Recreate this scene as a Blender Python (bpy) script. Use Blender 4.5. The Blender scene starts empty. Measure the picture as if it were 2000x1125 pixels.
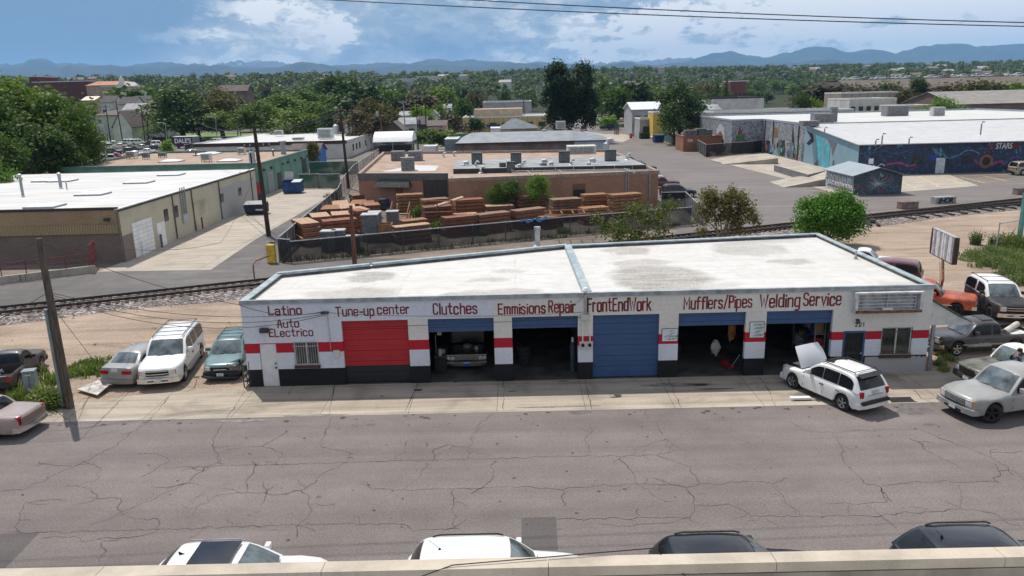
import bpy,bmesh,math,random
from mathutils import Vector,Matrix,noise
R=math.radians
sc=bpy.context.scene
COL=sc.collection
rnd=random.Random(7)
# ---------------------------------------------------------------- camera
FPX,PITCH,ROLL,CAMH,YAW=1497.3,.24921,-.02445,12.916,.0048
_f=Vector((0,math.cos(PITCH),-math.sin(PITCH))); _r=Vector((1,0,0)); _u=_r.cross(_f)
_r2=math.cos(ROLL)*_r+math.sin(ROLL)*_u; _u2=-math.sin(ROLL)*_r+math.cos(ROLL)*_u
_Z=Matrix.Rotation(YAW,3,'Z'); CR,CU,CF=_Z@_r2,_Z@_u2,_Z@_f
CPOS=Vector((0,0,CAMH))
cd=bpy.data.cameras.new('camera'); cam=bpy.data.objects.new('camera',cd); COL.objects.link(cam)
m3=Matrix((CR,CU,-CF)).transposed(); cam.matrix_world=Matrix.Translation(CPOS)@m3.to_4x4()
cd.sensor_width=36; cd.lens=FPX*36/2000; cd.clip_start=.1; cd.clip_end=60000
sc.camera=cam
def ray(px,py):return CF*FPX+CR*(px-1000)-CU*(py-562.5)
def at(px,py,z=0.0):
 d=ray(px,py); return CPOS+d*((z-CAMH)/d.z)
def onY(px,py,Y):
 d=ray(px,py); return CPOS+d*(Y/d.y)
def xy(px,py,z=0.0):p=at(px,py,z); return(p.x,p.y)
# ---------------------------------------------------------------- light
sc.view_settings.view_transform='Standard'; sc.view_settings.look='None'
sc.view_settings.gamma=1; sc.view_settings.exposure=0.32
SUNV=Vector((-.545,.838,0)).normalized()*math.cos(R(62))+Vector((0,0,math.sin(R(62))))
sl=bpy.data.lights.new('sun','SUN'); sun=bpy.data.objects.new('sun',sl); COL.objects.link(sun)
sl.energy=3.8; sl.angle=R(.53); sl.color=(1,.95,.875)
sun.rotation_euler=SUNV.to_track_quat('Z','Y').to_euler(); sun.location=(0,0,60)
world=bpy.data.worlds.new('World'); sc.world=world; world.use_nodes=True
def nd(nt,t,**k):
 n=nt.nodes.new(t)
 for a,v in k.items():setattr(n,a,v)
 return n
def mth(nt,op,a,b=None,c=None,clamp=False):
 n=nt.nodes.new('ShaderNodeMath'); n.operation=op; n.use_clamp=clamp
 for i,v in enumerate((a,b,c)):
  if v is None:continue
  if isinstance(v,(int,float)):n.inputs[i].default_value=v
  else:nt.links.new(v,n.inputs[i])
 return n.outputs[0]
def ramp(nt,fac,stops,interp='LINEAR'):
 n=nt.nodes.new('ShaderNodeValToRGB'); n.color_ramp.interpolation=interp; e=n.color_ramp.elements
 while len(e)<len(stops):e.new(.5)
 for k,(p,c)in enumerate(stops):
  e[k].position=p
  e[k].color=(c,c,c,1)if isinstance(c,(int,float))else(*c,1)
 nt.links.new(fac,n.inputs[0]); return n.outputs[0]
def mixc(nt,f,a,b,mode='MIX'):
 n=nt.nodes.new('ShaderNodeMix'); n.data_type='RGBA'; n.blend_type=mode
 for i,v in((0,f),(6,a),(7,b)):
  if isinstance(v,(int,float)):n.inputs[i].default_value=v
  elif isinstance(v,tuple):n.inputs[i].default_value=(*v[:3],1)
  else:nt.links.new(v,n.inputs[i])
 return n.outputs[2]
def tnoise(nt,vec,scale,detail=5,rough=.55,dist=0.0):
 n=nd(nt,'ShaderNodeTexNoise'); n.inputs['Scale'].default_value=scale; n.inputs['Detail'].default_value=detail
 n.inputs['Roughness'].default_value=rough; n.inputs['Distortion'].default_value=dist
 if vec is not None:nt.links.new(vec,n.inputs['Vector'])
 return n.outputs[0]
def make_world():
 nt=world.node_tree; nt.nodes.clear()
 sky=nd(nt,'ShaderNodeTexSky',sky_type='NISHITA',sun_disc=False,sun_elevation=R(62),altitude=1600,air_density=1.2,dust_density=1.5)
 sky.sun_rotation=math.atan2(SUNV.x,SUNV.y)
 tc=nd(nt,'ShaderNodeTexCoord'); sep=nd(nt,'ShaderNodeSeparateXYZ'); nt.links.new(tc.outputs['Generated'],sep.inputs[0])
 x,y,z=sep.outputs
 az=mth(nt,'ARCTAN2',x,y); el=mth(nt,'ARCSINE',z)
 comb=nd(nt,'ShaderNodeCombineXYZ')
 nt.links.new(mth(nt,'MULTIPLY',az,7),comb.inputs[0]); nt.links.new(mth(nt,'MULTIPLY',el,15),comb.inputs[1])
 v=comb.outputs[0]
 big=tnoise(nt,v,.9,6,.55,.6); fine=tnoise(nt,v,2.6,9,.62,.35)
 def A(px):return math.atan((px-1000)/FPX)
 # broad brightness of the cloud deck by bearing (a rain shaft to the left, sunlit cumulus to the right)
 ue=mth(nt,'SUBTRACT',az,mth(nt,'MULTIPLY',mth(nt,'SUBTRACT',el,.07),1.5))
 t=mth(nt,'DIVIDE',mth(nt,'SUBTRACT',ue,-.62),1.24,clamp=True)
 def T(px):return(A(px)+.62)/1.24
 base=ramp(nt,t,[(T(0),.06),(T(330),.13),(T(470),.56),(T(640),.66),(T(760),.4),(T(900),.42),(T(1080),.6),(T(1250),.8),(T(1450),.86),(T(1750),.9),(T(2000),.86)])
 amp=ramp(nt,t,[(T(0),.06),(T(350),.12),(T(480),.75),(T(700),.55),(T(900),.6),(T(1150),1.0),(T(1500),1.0)])
 wv=tnoise(nt,v,5.5,12,.62,.25)
 def blob(px,py,sx,sy,k):
  a0=A(px); e0=(181-(px-1000)*.0245-py)/FPX
  da=mth(nt,'DIVIDE',mth(nt,'SUBTRACT',az,a0),sx/FPX); de=mth(nt,'DIVIDE',mth(nt,'SUBTRACT',el,e0),sy/FPX)
  q=mth(nt,'ADD',mth(nt,'MULTIPLY',da,da),mth(nt,'MULTIPLY',de,de))
  g=mth(nt,'POWER',2.718,mth(nt,'MULTIPLY',q,-1.0))
  if k<0:return mth(nt,'MULTIPLY',g,k)
  t=mth(nt,'MULTIPLY',mth(nt,'SUBTRACT',mth(nt,'ADD',g,mth(nt,'MULTIPLY',mth(nt,'SUBTRACT',wv,.5),2.2)),.42),2.6,clamp=True)
  return mth(nt,'MULTIPLY',mth(nt,'MULTIPLY',t,mth(nt,'MINIMUM',mth(nt,'MULTIPLY',g,3.0),1.0)),k)
 b=mth(nt,'ADD',base,mth(nt,'MULTIPLY',mth(nt,'SUBTRACT',mth(nt,'ADD',mth(nt,'ADD',mth(nt,'MULTIPLY',ramp(nt,big,[(.42,0.0),(.56,1.0)]),.45),mth(nt,'MULTIPLY',ramp(nt,fine,[(.45,0.0),(.53,1.0)]),.4)),mth(nt,'MULTIPLY',ramp(nt,wv,[(.45,0.0),(.55,1.0)]),.28)),.5),mth(nt,'MULTIPLY',amp,.62)))
 for a in((692,78,34,34,.5),(540,40,130,26,.35),(390,88,80,16,.32),(1285,52,160,30,.5),(1480,50,110,36,.5),(1640,34,190,38,.5),(1680,82,60,15,.5),(1900,25,170,44,.42),(617,100,22,8,.4),(930,12,90,12,.25),(900,100,160,14,-.2),(1400,-4,110,12,-1.2),(1130,30,70,10,-.25),(1180,95,120,10,.25)):
  b=mth(nt,'ADD',b,blob(*a))
 hi0=mth(nt,'DIVIDE',mth(nt,'SUBTRACT',el,.16),.35,clamp=True)
 b=mth(nt,'ADD',b,mth(nt,'MULTIPLY',hi0,.3))
 # pale band low over the mountains
 low=mth(nt,'SUBTRACT',1.0,mth(nt,'DIVIDE',el,.075),clamp=True)
 b=mth(nt,'ADD',b,mth(nt,'MULTIPLY',mth(nt,'MULTIPLY',low,low),.3),clamp=True)
 col=ramp(nt,b,[(0,(.15,.255,.39)),(.18,(.185,.29,.42)),(.42,(.3,.39,.5)),(.6,(.44,.51,.585)),(.74,(.64,.68,.71)),(.9,(.9,.9,.89))])
 hi=mth(nt,'DIVIDE',mth(nt,'SUBTRACT',el,.16),.35,clamp=True)
 m=mth(nt,'SUBTRACT',1.0,mth(nt,'MULTIPLY',hi,ramp(nt,big,[(.42,.95),(.62,.45)])))
 b1=nd(nt,'ShaderNodeBackground'); nt.links.new(sky.outputs[0],b1.inputs[0]); b1.inputs[1].default_value=.1
 b2=nd(nt,'ShaderNodeBackground'); nt.links.new(mixc(nt,mth(nt,'MULTIPLY',hi0,.75),col,(.84,.785,.715)),b2.inputs[0]); nt.links.new(mth(nt,'ADD',1.0,mth(nt,'MULTIPLY',hi0,.7)),b2.inputs[1])
 mx=nd(nt,'ShaderNodeMixShader'); nt.links.new(m,mx.inputs[0]); nt.links.new(b1.outputs[0],mx.inputs[1]); nt.links.new(b2.outputs[0],mx.inputs[2])
 out=nd(nt,'ShaderNodeOutputWorld'); nt.links.new(mx.outputs[0],out.inputs[0])
make_world()
sc.cycles.max_bounces=6; sc.cycles.diffuse_bounces=3; sc.cycles.glossy_bounces=3; sc.cycles.transparent_max_bounces=10; sc.cycles.volume_bounces=0
# ---------------------------------------------------------------- materials
MATS={}
def nmat(name):
 m=bpy.data.materials.new(name); m.use_nodes=True; nt=m.node_tree; p=nt.nodes['Principled BSDF']
 return m,nt,p
def posn(nt,coord='world'):
 if coord=='world':return nd(nt,'ShaderNodeNewGeometry').outputs['Position']
 return nd(nt,'ShaderNodeTexCoord').outputs['Object']
def M(name,col,rough=.7,var=.16,scale=2.5,metal=0.0,coat=0.0,spec=.4,col2=None,fine=0.0,bump=0.0,coord='obj',stretch=None,emit=None):
 if name in MATS:return MATS[name]
 m,nt,p=nmat(name); v=posn(nt,coord)
 if stretch:
  mp=nd(nt,'ShaderNodeMapping'); mp.inputs['Scale'].default_value=stretch; nt.links.new(v,mp.inputs[0]); v=mp.outputs[0]
 n=tnoise(nt,v,scale,6)
 c2=col2 or tuple(c*(1-2*var)for c in col); c1=tuple(min(1,c*(1+var*.7))for c in col)
 c=ramp(nt,n,[(.3,c2),(.62,c1)])
 if fine:
  n2=tnoise(nt,v,60,2); c=mixc(nt,1.0,c,ramp(nt,n2,[(.3,1-fine),(.7,1+fine*.5)]),'MULTIPLY')
 nt.links.new(c,p.inputs['Base Color']); p.inputs['Roughness'].default_value=rough; p.inputs['Metallic'].default_value=metal
 p.inputs['Specular IOR Level'].default_value=spec; p.inputs['Coat Weight'].default_value=coat; p.inputs['Coat Roughness'].default_value=.08
 if bump:
  b=nd(nt,'ShaderNodeBump'); b.inputs['Strength'].default_value=bump; b.inputs['Distance'].default_value=.05
  nt.links.new(tnoise(nt,v,scale*8,4),b.inputs['Height']); nt.links.new(b.outputs[0],p.inputs['Normal'])
 MATS[name]=m; return m
def paint(name,col,rough=.32,dirt=.12,coat=.35):return M('paint_'+name,col,rough,dirt,1.3,coat=coat,spec=.5)
WHITE_ROOF=None
rubber=M('rubber',(.022,.022,.023),.85,.2,9)
under=M('underbody',(.012,.012,.012),.9,.2)
chrome=M('chrome',(.62,.62,.63),.18,.06,5,metal=1.0)
alloy=M('alloy',(.42,.42,.43),.35,.1,5,metal=.8)
dkalloy=M('dark_alloy',(.03,.03,.032),.4,.1,5,metal=.5)
blackplas=M('black_plastic',(.025,.025,.027),.6,.15,4)
glass=M('vehicle_glass',(.012,.014,.016),.08,.2,1.2,spec=.35)
tealglass=M('windscreen_glass',(.1,.125,.13),.05,.5,1.6,spec=.9,col2=(.012,.016,.018))
redlamp=M('red_lamp',(.32,.008,.012),.2,.1)
amber=M('amber_lamp',(.6,.2,.02),.25,.1)
lamp=M('clear_lamp',(.55,.56,.56),.15,.15,8,spec=.8)
plate_w=M('plate_white',(.55,.58,.56),.4,.2,14)
white_p=M('white_paint',(.74,.74,.73),.55,.08,1.5)
galv=M('galvanized',(.42,.44,.45),.5,.14,4,metal=.3)
grey_m=M('grey_metal',(.3,.31,.32),.5,.15,3,metal=.2)
dark_m=M('dark_metal',(.05,.05,.052),.55,.2,4)
rust=M('rusty_steel',(.2,.085,.045),.8,.35,5)
woodpole=M('pole_wood',(.1,.08,.06),.9,.35,3,stretch=(6,6,.6))
dkpole=M('dark_pole_wood',(.05,.032,.024),.9,.35,3,stretch=(6,6,.6))
redpole=M('reddish_pole_wood',(.17,.075,.045),.9,.35,3,stretch=(6,6,.6))
wire_m=M('black_wire',(.02,.02,.02),.6,.1)
letter_m=M('red_brown_lettering',(.2,.022,.024),.7,.2,1.2,coord='world')
black_p=M('black_paint',(.015,.015,.017),.6,.3,3)
yellow_p=M('yellow_paint',(.62,.4,.05),.6,.2,2)
# ---------------------------------------------------------------- mesh builder
class B:
 def __init__(s):s.v=[]; s.f=[]; s.m=[]; s.mats=[]; s.T=None
 def mi(s,mat):
  if mat not in s.mats:s.mats.append(mat)
  return s.mats.index(mat)
 def add(s,vs,fs,mat):
  o=len(s.v); k=s.mi(mat)
  for p in vs:
   p=Vector(p); s.v.append(s.T@p if s.T else p)
  for f in fs:s.f.append([o+i for i in f]); s.m.append(k)
  return s
 def box(s,x0,y0,z0,x1,y1,z1,mat,skip=()):
  v=[(x0,y0,z0),(x1,y0,z0),(x1,y1,z0),(x0,y1,z0),(x0,y0,z1),(x1,y0,z1),(x1,y1,z1),(x0,y1,z1)]
  f=[(0,3,2,1),(4,5,6,7),(0,1,5,4),(1,2,6,5),(2,3,7,6),(3,0,4,7)]
  return s.add(v,[q for i,q in enumerate(f)if i not in skip],mat)
 def quad(s,a,b,c,d,mat):return s.add((a,b,c,d),[(0,1,2,3)],mat)
 def poly(s,pts,mat):return s.add(pts,[tuple(range(len(pts)))],mat)
 def prism(s,pts,z0,z1,mat,top=None,bottom=True):
  n=len(pts); a=sum(pts[i][0]*pts[(i+1)%n][1]-pts[(i+1)%n][0]*pts[i][1]for i in range(n))
  if a<0:pts=pts[::-1]
  v=[(p[0],p[1],z0)for p in pts]+[(p[0],p[1],z1)for p in pts]
  s.add(v,[(i,(i+1)%n,n+(i+1)%n,n+i)for i in range(n)],mat)
  s.add(v[n:],[tuple(range(n))],top or mat)
  if bottom:s.add(v[:n],[tuple(range(n))[::-1]],mat)
  return s
 def cyl(s,p0,p1,r0,r1=None,n=10,mat=None,caps=True):
  r1=r0 if r1 is None else r1; p0=Vector(p0); p1=Vector(p1); d=(p1-p0)
  if d.length<1e-6:return s
  d.normalize(); a=d.orthogonal().normalized(); b=d.cross(a)
  vs=[]
  for p,r in((p0,r0),(p1,r1)):
   for k in range(n):
    t=2*math.pi*k/n; vs.append(p+(a*math.cos(t)+b*math.sin(t))*r)
  fs=[(k,(k+1)%n,n+(k+1)%n,n+k)for k in range(n)]
  if caps:fs+=[tuple(range(n))[::-1],tuple(range(n,2*n))]
  return s.add(vs,fs,mat)
 def tube(s,pts,r,n=5,mat=None):
  pts=[Vector(p)for p in pts]; vs=[]; fs=[]
  for i,p in enumerate(pts):
   d=(pts[min(i+1,len(pts)-1)]-pts[max(i-1,0)]).normalized()
   up=Vector((0,0,1))if abs(d.z)<.95 else Vector((1,0,0))
   a=d.cross(up).normalized(); b=a.cross(d)
   rr=r[i]if isinstance(r,(list,tuple))else r
   for k in range(n):
    t=2*math.pi*k/n; vs.append(p+(a*math.cos(t)+b*math.sin(t))*rr)
   if i:
    o=(i-1)*n
    fs+=[(o+k,o+(k+1)%n,o+n+(k+1)%n,o+n+k)for k in range(n)]
  fs+=[tuple(range(n))[::-1],tuple(range(len(vs)-n,len(vs)))]
  return s.add(vs,fs,mat)
 def lathe(s,prof,n,mat,axis='Z',c=(0,0,0)):
  vs=[]; fs=[]; m=len(prof)
  for k in range(n):
   t=2*math.pi*k/n; co,si=math.cos(t),math.sin(t)
   for r,h in prof:
    q=(r*co,r*si,h)if axis=='Z' else(r*co,h,r*si)
    vs.append((q[0]+c[0],q[1]+c[1],q[2]+c[2]))
  for k in range(n):
   for i in range(m-1):fs.append((k*m+i,((k+1)%n)*m+i,((k+1)%n)*m+i+1,k*m+i+1))
  return s.add(vs,fs,mat)
 def build(s,name,parent=None,smooth=None,bevel=0,fixn=False,world_coords=True,seg=2):
  me=bpy.data.meshes.new(name); vs=s.v
  if parent is not None and world_coords:
   inv=parent.matrix_basis.inverted()
   pp=parent
   while pp.parent:pp=pp.parent; inv=inv@pp.matrix_basis.inverted()
   vs=[inv@p for p in vs]
  me.from_pydata([tuple(p)for p in vs],[],s.f)
  for m in s.mats:me.materials.append(m)
  if s.m:me.polygons.foreach_set('material_index',s.m)
  if bevel or fixn:
   bm=bmesh.new(); bm.from_mesh(me)
   if fixn:bmesh.ops.recalc_face_normals(bm,faces=bm.faces)
   if bevel:bmesh.ops.bevel(bm,geom=list(bm.edges),offset=bevel,segments=seg,profile=.5,affect='EDGES',clamp_overlap=True)
   bm.to_mesh(me); bm.free()
  if smooth is not None:
   me.polygons.foreach_set('use_smooth',[True]*len(me.polygons)); me.set_sharp_from_angle(angle=R(smooth))
  me.update()
  o=bpy.data.objects.new(name,me); COL.objects.link(o)
  if parent is not None:o.parent=parent
  return o
def tag(o,label=None,cat=None,group=None,kind=None):
 if label:o['label']=label
 if cat:o['category']=cat
 if group:o['group']=group
 if kind:o['kind']=kind
 return o
def thing(name,label,cat,loc=(0,0,0),rot=0.0,group=None):
 o=bpy.data.objects.new(name,None); COL.objects.link(o); o.location=loc; o.rotation_euler=(0,0,rot)
 o.empty_display_size=.3
 o.matrix_basis=Matrix.Translation(loc)@Matrix.Rotation(rot,4,'Z')
 return tag(o,label,cat,group)
def copy_tree(o,loc,rot=None,scale=None,label=None,group=None):
 r=o.copy(); COL.objects.link(r); r.location=loc
 if rot is not None:r.rotation_euler=(0,0,rot)
 if scale is not None:r.scale=scale if isinstance(scale,(tuple,list,Vector))else(scale,)*3
 if label:r['label']=label
 if group:r['group']=group
 for ch in o.children:
  c=ch.copy(); COL.objects.link(c); c.parent=r
  for g in ch.children:
   d=g.copy(); COL.objects.link(d); d.parent=c
 return r
_tc={}
def text_mesh(body,bold=0.0,spacing=1.0):
 k=(body,bold,spacing)
 if k not in _tc:
  cu=bpy.data.curves.new('t','FONT'); cu.body=body; cu.offset=bold; cu.resolution_u=3; cu.space_character=spacing
  ob=bpy.data.objects.new('t',cu); me=bpy.data.meshes.new_from_object(ob)
  _tc[k]=([v.co.copy()for v in me.vertices],[tuple(p.vertices)for p in me.polygons])
  bpy.data.objects.remove(ob); bpy.data.curves.remove(cu); bpy.data.meshes.remove(me)
 return _tc[k]
def add_text(b,body,org,xd,ud,w,h,mat,bold=0.0,spacing=1.0,slant=0.0):
 """letters filling w x h from org (lower left) along xd and ud"""
 vs,fs=text_mesh(body,bold,spacing)
 x0=min(v.x for v in vs); x1=max(v.x for v in vs); y0=min(v.y for v in vs); y1=max(v.y for v in vs)
 org=Vector(org); xd=Vector(xd); ud=Vector(ud)
 b.add([org+xd*((v.x-x0)/(x1-x0)*w+slant*(v.y-y0))+ud*((v.y-y0)/(y1-y0)*h)for v in vs],fs,mat)
 # ---------------------------------------------------------------- ground, roads
def sheet(name,pts,z,mat,parent=None):
 b=B(); b.poly([(p[0],p[1],z)for p in pts],mat); o=b.build(name,parent)
 if not parent:tag(o,kind='structure')
 me=o.data
 if me.polygons[0].normal.z<0:me.flip_normals()
 return o
def asphalt_mat(name,col,fine=.35,patch=.14,stain=.35):
 m,nt,p=nmat(name); v=posn(nt)
 big=tnoise(nt,v,.11,4,.6,.4); mid=tnoise(nt,v,.9,5); fn=tnoise(nt,v,17,4,.8); sp=tnoise(nt,v,90,1)
 mp=nd(nt,'ShaderNodeMapping'); mp.inputs['Scale'].default_value=(.05,.9,1); nt.links.new(v,mp.inputs[0])
 lane=tnoise(nt,mp.outputs[0],1,4)
 c=ramp(nt,big,[(.3,tuple(k*(1-patch)for k in col)),(.7,tuple(k*(1+patch)for k in col))])
 c=mixc(nt,1,c,ramp(nt,mid,[(.3,1-patch*.7),(.75,1.05)]),'MULTIPLY')
 c=mixc(nt,1,c,ramp(nt,lane,[(.35,.87),(.65,1.06)]),'MULTIPLY')
 c=mixc(nt,1,c,ramp(nt,fn,[(.32,1-fine),(.68,1+fine*.7)]),'MULTIPLY')
 c=mixc(nt,1,c,ramp(nt,sp,[(.69,1.0),(.77,1.8)]),'MULTIPLY')
 st=tnoise(nt,v,.55,6,.65,.8)
 c=mixc(nt,1,c,ramp(nt,st,[(.66,1.0),(.74,1-stain)]),'MULTIPLY')
 nt.links.new(c,p.inputs['Base Color']); p.inputs['Roughness'].default_value=.92; p.inputs['Specular IOR Level'].default_value=.2
 b=nd(nt,'ShaderNodeBump'); b.inputs['Strength'].default_value=.35; b.inputs['Distance'].default_value=.02; nt.links.new(fn,b.inputs['Height']); nt.links.new(b.outputs[0],p.inputs['Normal'])
 return m
street_m=asphalt_mat('street_asphalt',(.186,.162,.151))
side_m=asphalt_mat('side_street_asphalt',(.18,.16,.152),.2,.1,.15)
old_m=asphalt_mat('old_asphalt',(.15,.14,.135),.3,.25,.3)
patch_m=asphalt_mat('patch_asphalt',(.112,.102,.097),.25,.08,.1)
def concrete_mat(name,col,joints=(3.6,3.6),off=(0,0),dirt=.35,jw=.012):
 m,nt,p=nmat(name); v=posn(nt)
 a=tnoise(nt,v,.5,6,.6,.5); f=tnoise(nt,v,14,4,.65)
 c=ramp(nt,a,[(.28,tuple(k*(1-dirt)for k in col)),(.5,col),(.75,tuple(k*1.1 for k in col))])
 c=mixc(nt,1,c,ramp(nt,f,[(.3,.84),(.7,1.08)]),'MULTIPLY')
 mp=nd(nt,'ShaderNodeMapping'); mp.inputs['Location'].default_value=(*off,0); nt.links.new(v,mp.inputs[0])
 br=nd(nt,'ShaderNodeTexBrick',offset=0.0); nt.links.new(mp.outputs[0],br.inputs[0]); br.inputs['Scale'].default_value=1
 br.inputs['Brick Width'].default_value=joints[0]; br.inputs['Row Height'].default_value=joints[1]; br.inputs['Mortar Size'].default_value=jw; br.inputs['Mortar Smooth'].default_value=.3
 br.inputs[1].default_value=(1,1,1,1); br.inputs[2].default_value=(.9,.9,.88,1); br.inputs[3].default_value=(.3,.28,.26,1)
 c=mixc(nt,1,c,br.outputs[0],'MULTIPLY')
 mp3=nd(nt,'ShaderNodeMapping'); mp3.inputs['Scale'].default_value=(.12,2.2,1); nt.links.new(v,mp3.inputs[0]); c=mixc(nt,1,c,ramp(nt,tnoise(nt,mp3.outputs[0],1,6,.7),[(.35,.74),(.55,1.04)]),'MULTIPLY')
 ds=tnoise(nt,v,1.1,7,.7,1.2); c=mixc(nt,1,c,ramp(nt,ds,[(.63,1.0),(.73,.55)]),'MULTIPLY')
 nt.links.new(c,p.inputs['Base Color']); p.inputs['Roughness'].default_value=.9; p.inputs['Specular IOR Level'].default_value=.2
 return m
walk_m=concrete_mat('sidewalk_concrete',(.385,.33,.265),(3.72,1.75),(.9,-29.8+1.75))
gutter_m=concrete_mat('gutter_concrete',(.42,.37,.305),(3.72,9),(.9,-26),.3)
drive_m=concrete_mat('driveway_concrete',(.43,.38,.32),(6,5.2),(1,1),.2,.02)
park_m=concrete_mat('parking_concrete',(.42,.375,.32),(4.5,4.5),(0,0),.2,.02)
def dirt_mat(name,col,col2,green=0.0,gs=.06):
 m,nt,p=nmat(name); v=posn(nt)
 a=tnoise(nt,v,.22,7,.62,.5); f=tnoise(nt,v,9,5,.7); g=tnoise(nt,v,45,2,.6)
 c=ramp(nt,a,[(.3,col2),(.62,col)]); c=mixc(nt,1,c,ramp(nt,f,[(.3,.62),(.68,1.16)]),'MULTIPLY'); mp=nd(nt,'ShaderNodeMapping'); mp.inputs['Scale'].default_value=(.12,.8,1); mp.inputs['Rotation'].default_value=(0,0,-.3); nt.links.new(v,mp.inputs[0]); c=mixc(nt,1,c,ramp(nt,tnoise(nt,mp.outputs[0],1.1,6,.7,.6),[(.36,.72),(.56,1.05)]),'MULTIPLY')
 c=mixc(nt,1,c,ramp(nt,g,[(.3,.8),(.7,1.15)]),'MULTIPLY')
 if green:c=mixc(nt,ramp(nt,tnoise(nt,v,gs,5,.6),[(.5-green*.2,0.0),(.56,1.0)]),c,(.07,.1,.03))
 nt.links.new(c,p.inputs['Base Color']); p.inputs['Roughness'].default_value=.95; p.inputs['Specular IOR Level'].default_value=.1
 b=nd(nt,'ShaderNodeBump'); b.inputs['Strength'].default_value=.6; b.inputs['Distance'].default_value=.05; nt.links.new(f,b.inputs['Height']); nt.links.new(b.outputs[0],p.inputs['Normal'])
 return m
lot_m=dirt_mat('lot_dirt',(.41,.32,.245),(.31,.235,.18))
city_m=dirt_mat('city_ground',(.24,.21,.18),(.17,.15,.13))
yard_m=dirt_mat('yard_gravel',(.2,.17,.145),(.14,.12,.1))
def ballast_mat():
 m,nt,p=nmat('ballast'); v=posn(nt)
 vo=nd(nt,'ShaderNodeTexVoronoi'); vo.inputs['Scale'].default_value=7.5; nt.links.new(v,vo.inputs['Vector'])
 sep=nd(nt,'ShaderNodeSeparateXYZ'); nt.links.new(vo.outputs['Color'],sep.inputs[0])
 c=ramp(nt,sep.outputs[0],[(0,(.035,.03,.028)),(.35,(.13,.11,.1)),(.75,(.25,.21,.19)),(1,(.52,.47,.43))])
 c=mixc(nt,1,c,ramp(nt,tnoise(nt,v,.5,4),[(.35,.7),(.65,1.1)]),'MULTIPLY')
 nt.links.new(c,p.inputs['Base Color']); p.inputs['Roughness'].default_value=.95
 b=nd(nt,'ShaderNodeBump'); b.inputs['Strength'].default_value=1; b.inputs['Distance'].default_value=.1; nt.links.new(vo.outputs['Distance'],b.inputs['Height']); nt.links.new(b.outputs[0],p.inputs['Normal'])
 return m
ballast_m=ballast_mat()
mark_m=M('parking_line_yellow',(.62,.45,.16),.8,.3,3,coord='world')
crack_m=M('crack_tar',(.075,.065,.06),.95,.3,8,coord='world')
b=B(); n=48
ring=[(9000*math.cos(2*math.pi*k/n),9000*math.sin(2*math.pi*k/n),0)for k in range(n)]
b.poly(ring,city_m); tag(b.build('ground'),kind='structure')
street=sheet('street',[(-220,9.6),(220,9.6),(220,29.75),(-220,29.75)],.008,street_m)
sheet('sidewalk',[(-220,30.2),(19.6,30.2),(19.6,33.30),(-12.4,33.30),(-16.4,32.9),(-19.3,31.9),(-220,31.7)],.012,walk_m)
sheet('gutter',[(-220,29.75),(220,29.75),(220,30.197),(-220,30.197)],.013,gutter_m)
sheet('pavement',[(19.6,30.2),(220,30.2),(220,31.6),(21.5,32.6),(19.6,33.3)],.012,walk_m)
def trk(x,d=0.0):return(x-.379*d,60.6+.41*x+.925*d)
sheet('dirt_lot',[(-120,30.5),(120,30.5),(120,109),trk(60,-1.5),trk(0,-2),trk(-60,-2),trk(-120,-2)],.004,lot_m)
# asphalt alley between the rails and the cream warehouse, its concrete drive, the asphalt strip by the fence
sheet('alley',[trk(-70,1.6),trk(-30,1.6),trk(-4,1.7),xy(690,508),xy(543,516),xy(548,500),xy(668,384),xy(600,365),(-34,112),xy(250,512),xy(190,534),xy(0,556),(-80,50)],.006,old_m)
sheet('driveway',[xy(190,531),xy(412,527),xy(500,467),xy(661,373),(-27,113),(-36,113),xy(245,510)],.012,drive_m)
sheet('rail_verge',[trk(-4,1.7),trk(40,1.6),trk(40,3.5),xy(1350,447),xy(900,486),xy(690,507)],.007,dirt_mat('verge_dirt',(.27,.215,.175),(.17,.14,.12)))
sheet('lumber_yard',[xy(543,513),xy(1350,440),(18,83),(15,97),(-22,97),xy(668,384)],.005,yard_m)
# side street away from the camera with its junction along the rails
sheet('side_street',[xy(1330,470),xy(1296,392),(16.2,84),(16.4,140),(21,170),(22.5,1500),(31.5,1500),(31.0,175),xy(1300,292),xy(1390,316),xy(1545,351),xy(1602,388),xy(1700,374),xy(1790,372),xy(1905,365),xy(2000,346),(120,118),(120,111),trk(70,3.5),trk(30,3.2)],.008,side_m)
sheet('cross_street',[(-220,172),(220,172),(220,178),(-220,178)],.0065,side_m)
sheet('concrete_apron',[xy(1288,362),xy(1330,374),xy(1392,430),xy(1350,440),xy(1296,410)],.012,patch_m)
sheet('corner_lot',[xy(1180,262),xy(1250,262),xy(1215,278),xy(1155,268),xy(1140,256)],.013,park_m)
sheet('loading_lot',[xy(1386,312),xy(1500,290),(54,150),(53,113),xy(1735,375),xy(1672,383),xy(1650,384),xy(1545,352)],.012,park_m)
sheet('parking_lot',[xy(1735,377),xy(1912,363),xy(1850,340),xy(1735,344)],.014,park_m)
for a,c in(((1748,349),(1790,368)),((1795,346),(1835,365)),((1836,344),(1880,360))):
 p,q=Vector(at(*a)),Vector(at(*c)); d=(q-p).normalized(); s=Vector((-d.y,d.x,0))*.09
 b=B(); b.quad(p-s+Vector((0,0,.018)),q-s+Vector((0,0,.018)),q+s+Vector((0,0,.018)),p+s+Vector((0,0,.018)),mark_m); tag(b.build('parking_line'),kind='structure')
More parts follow.
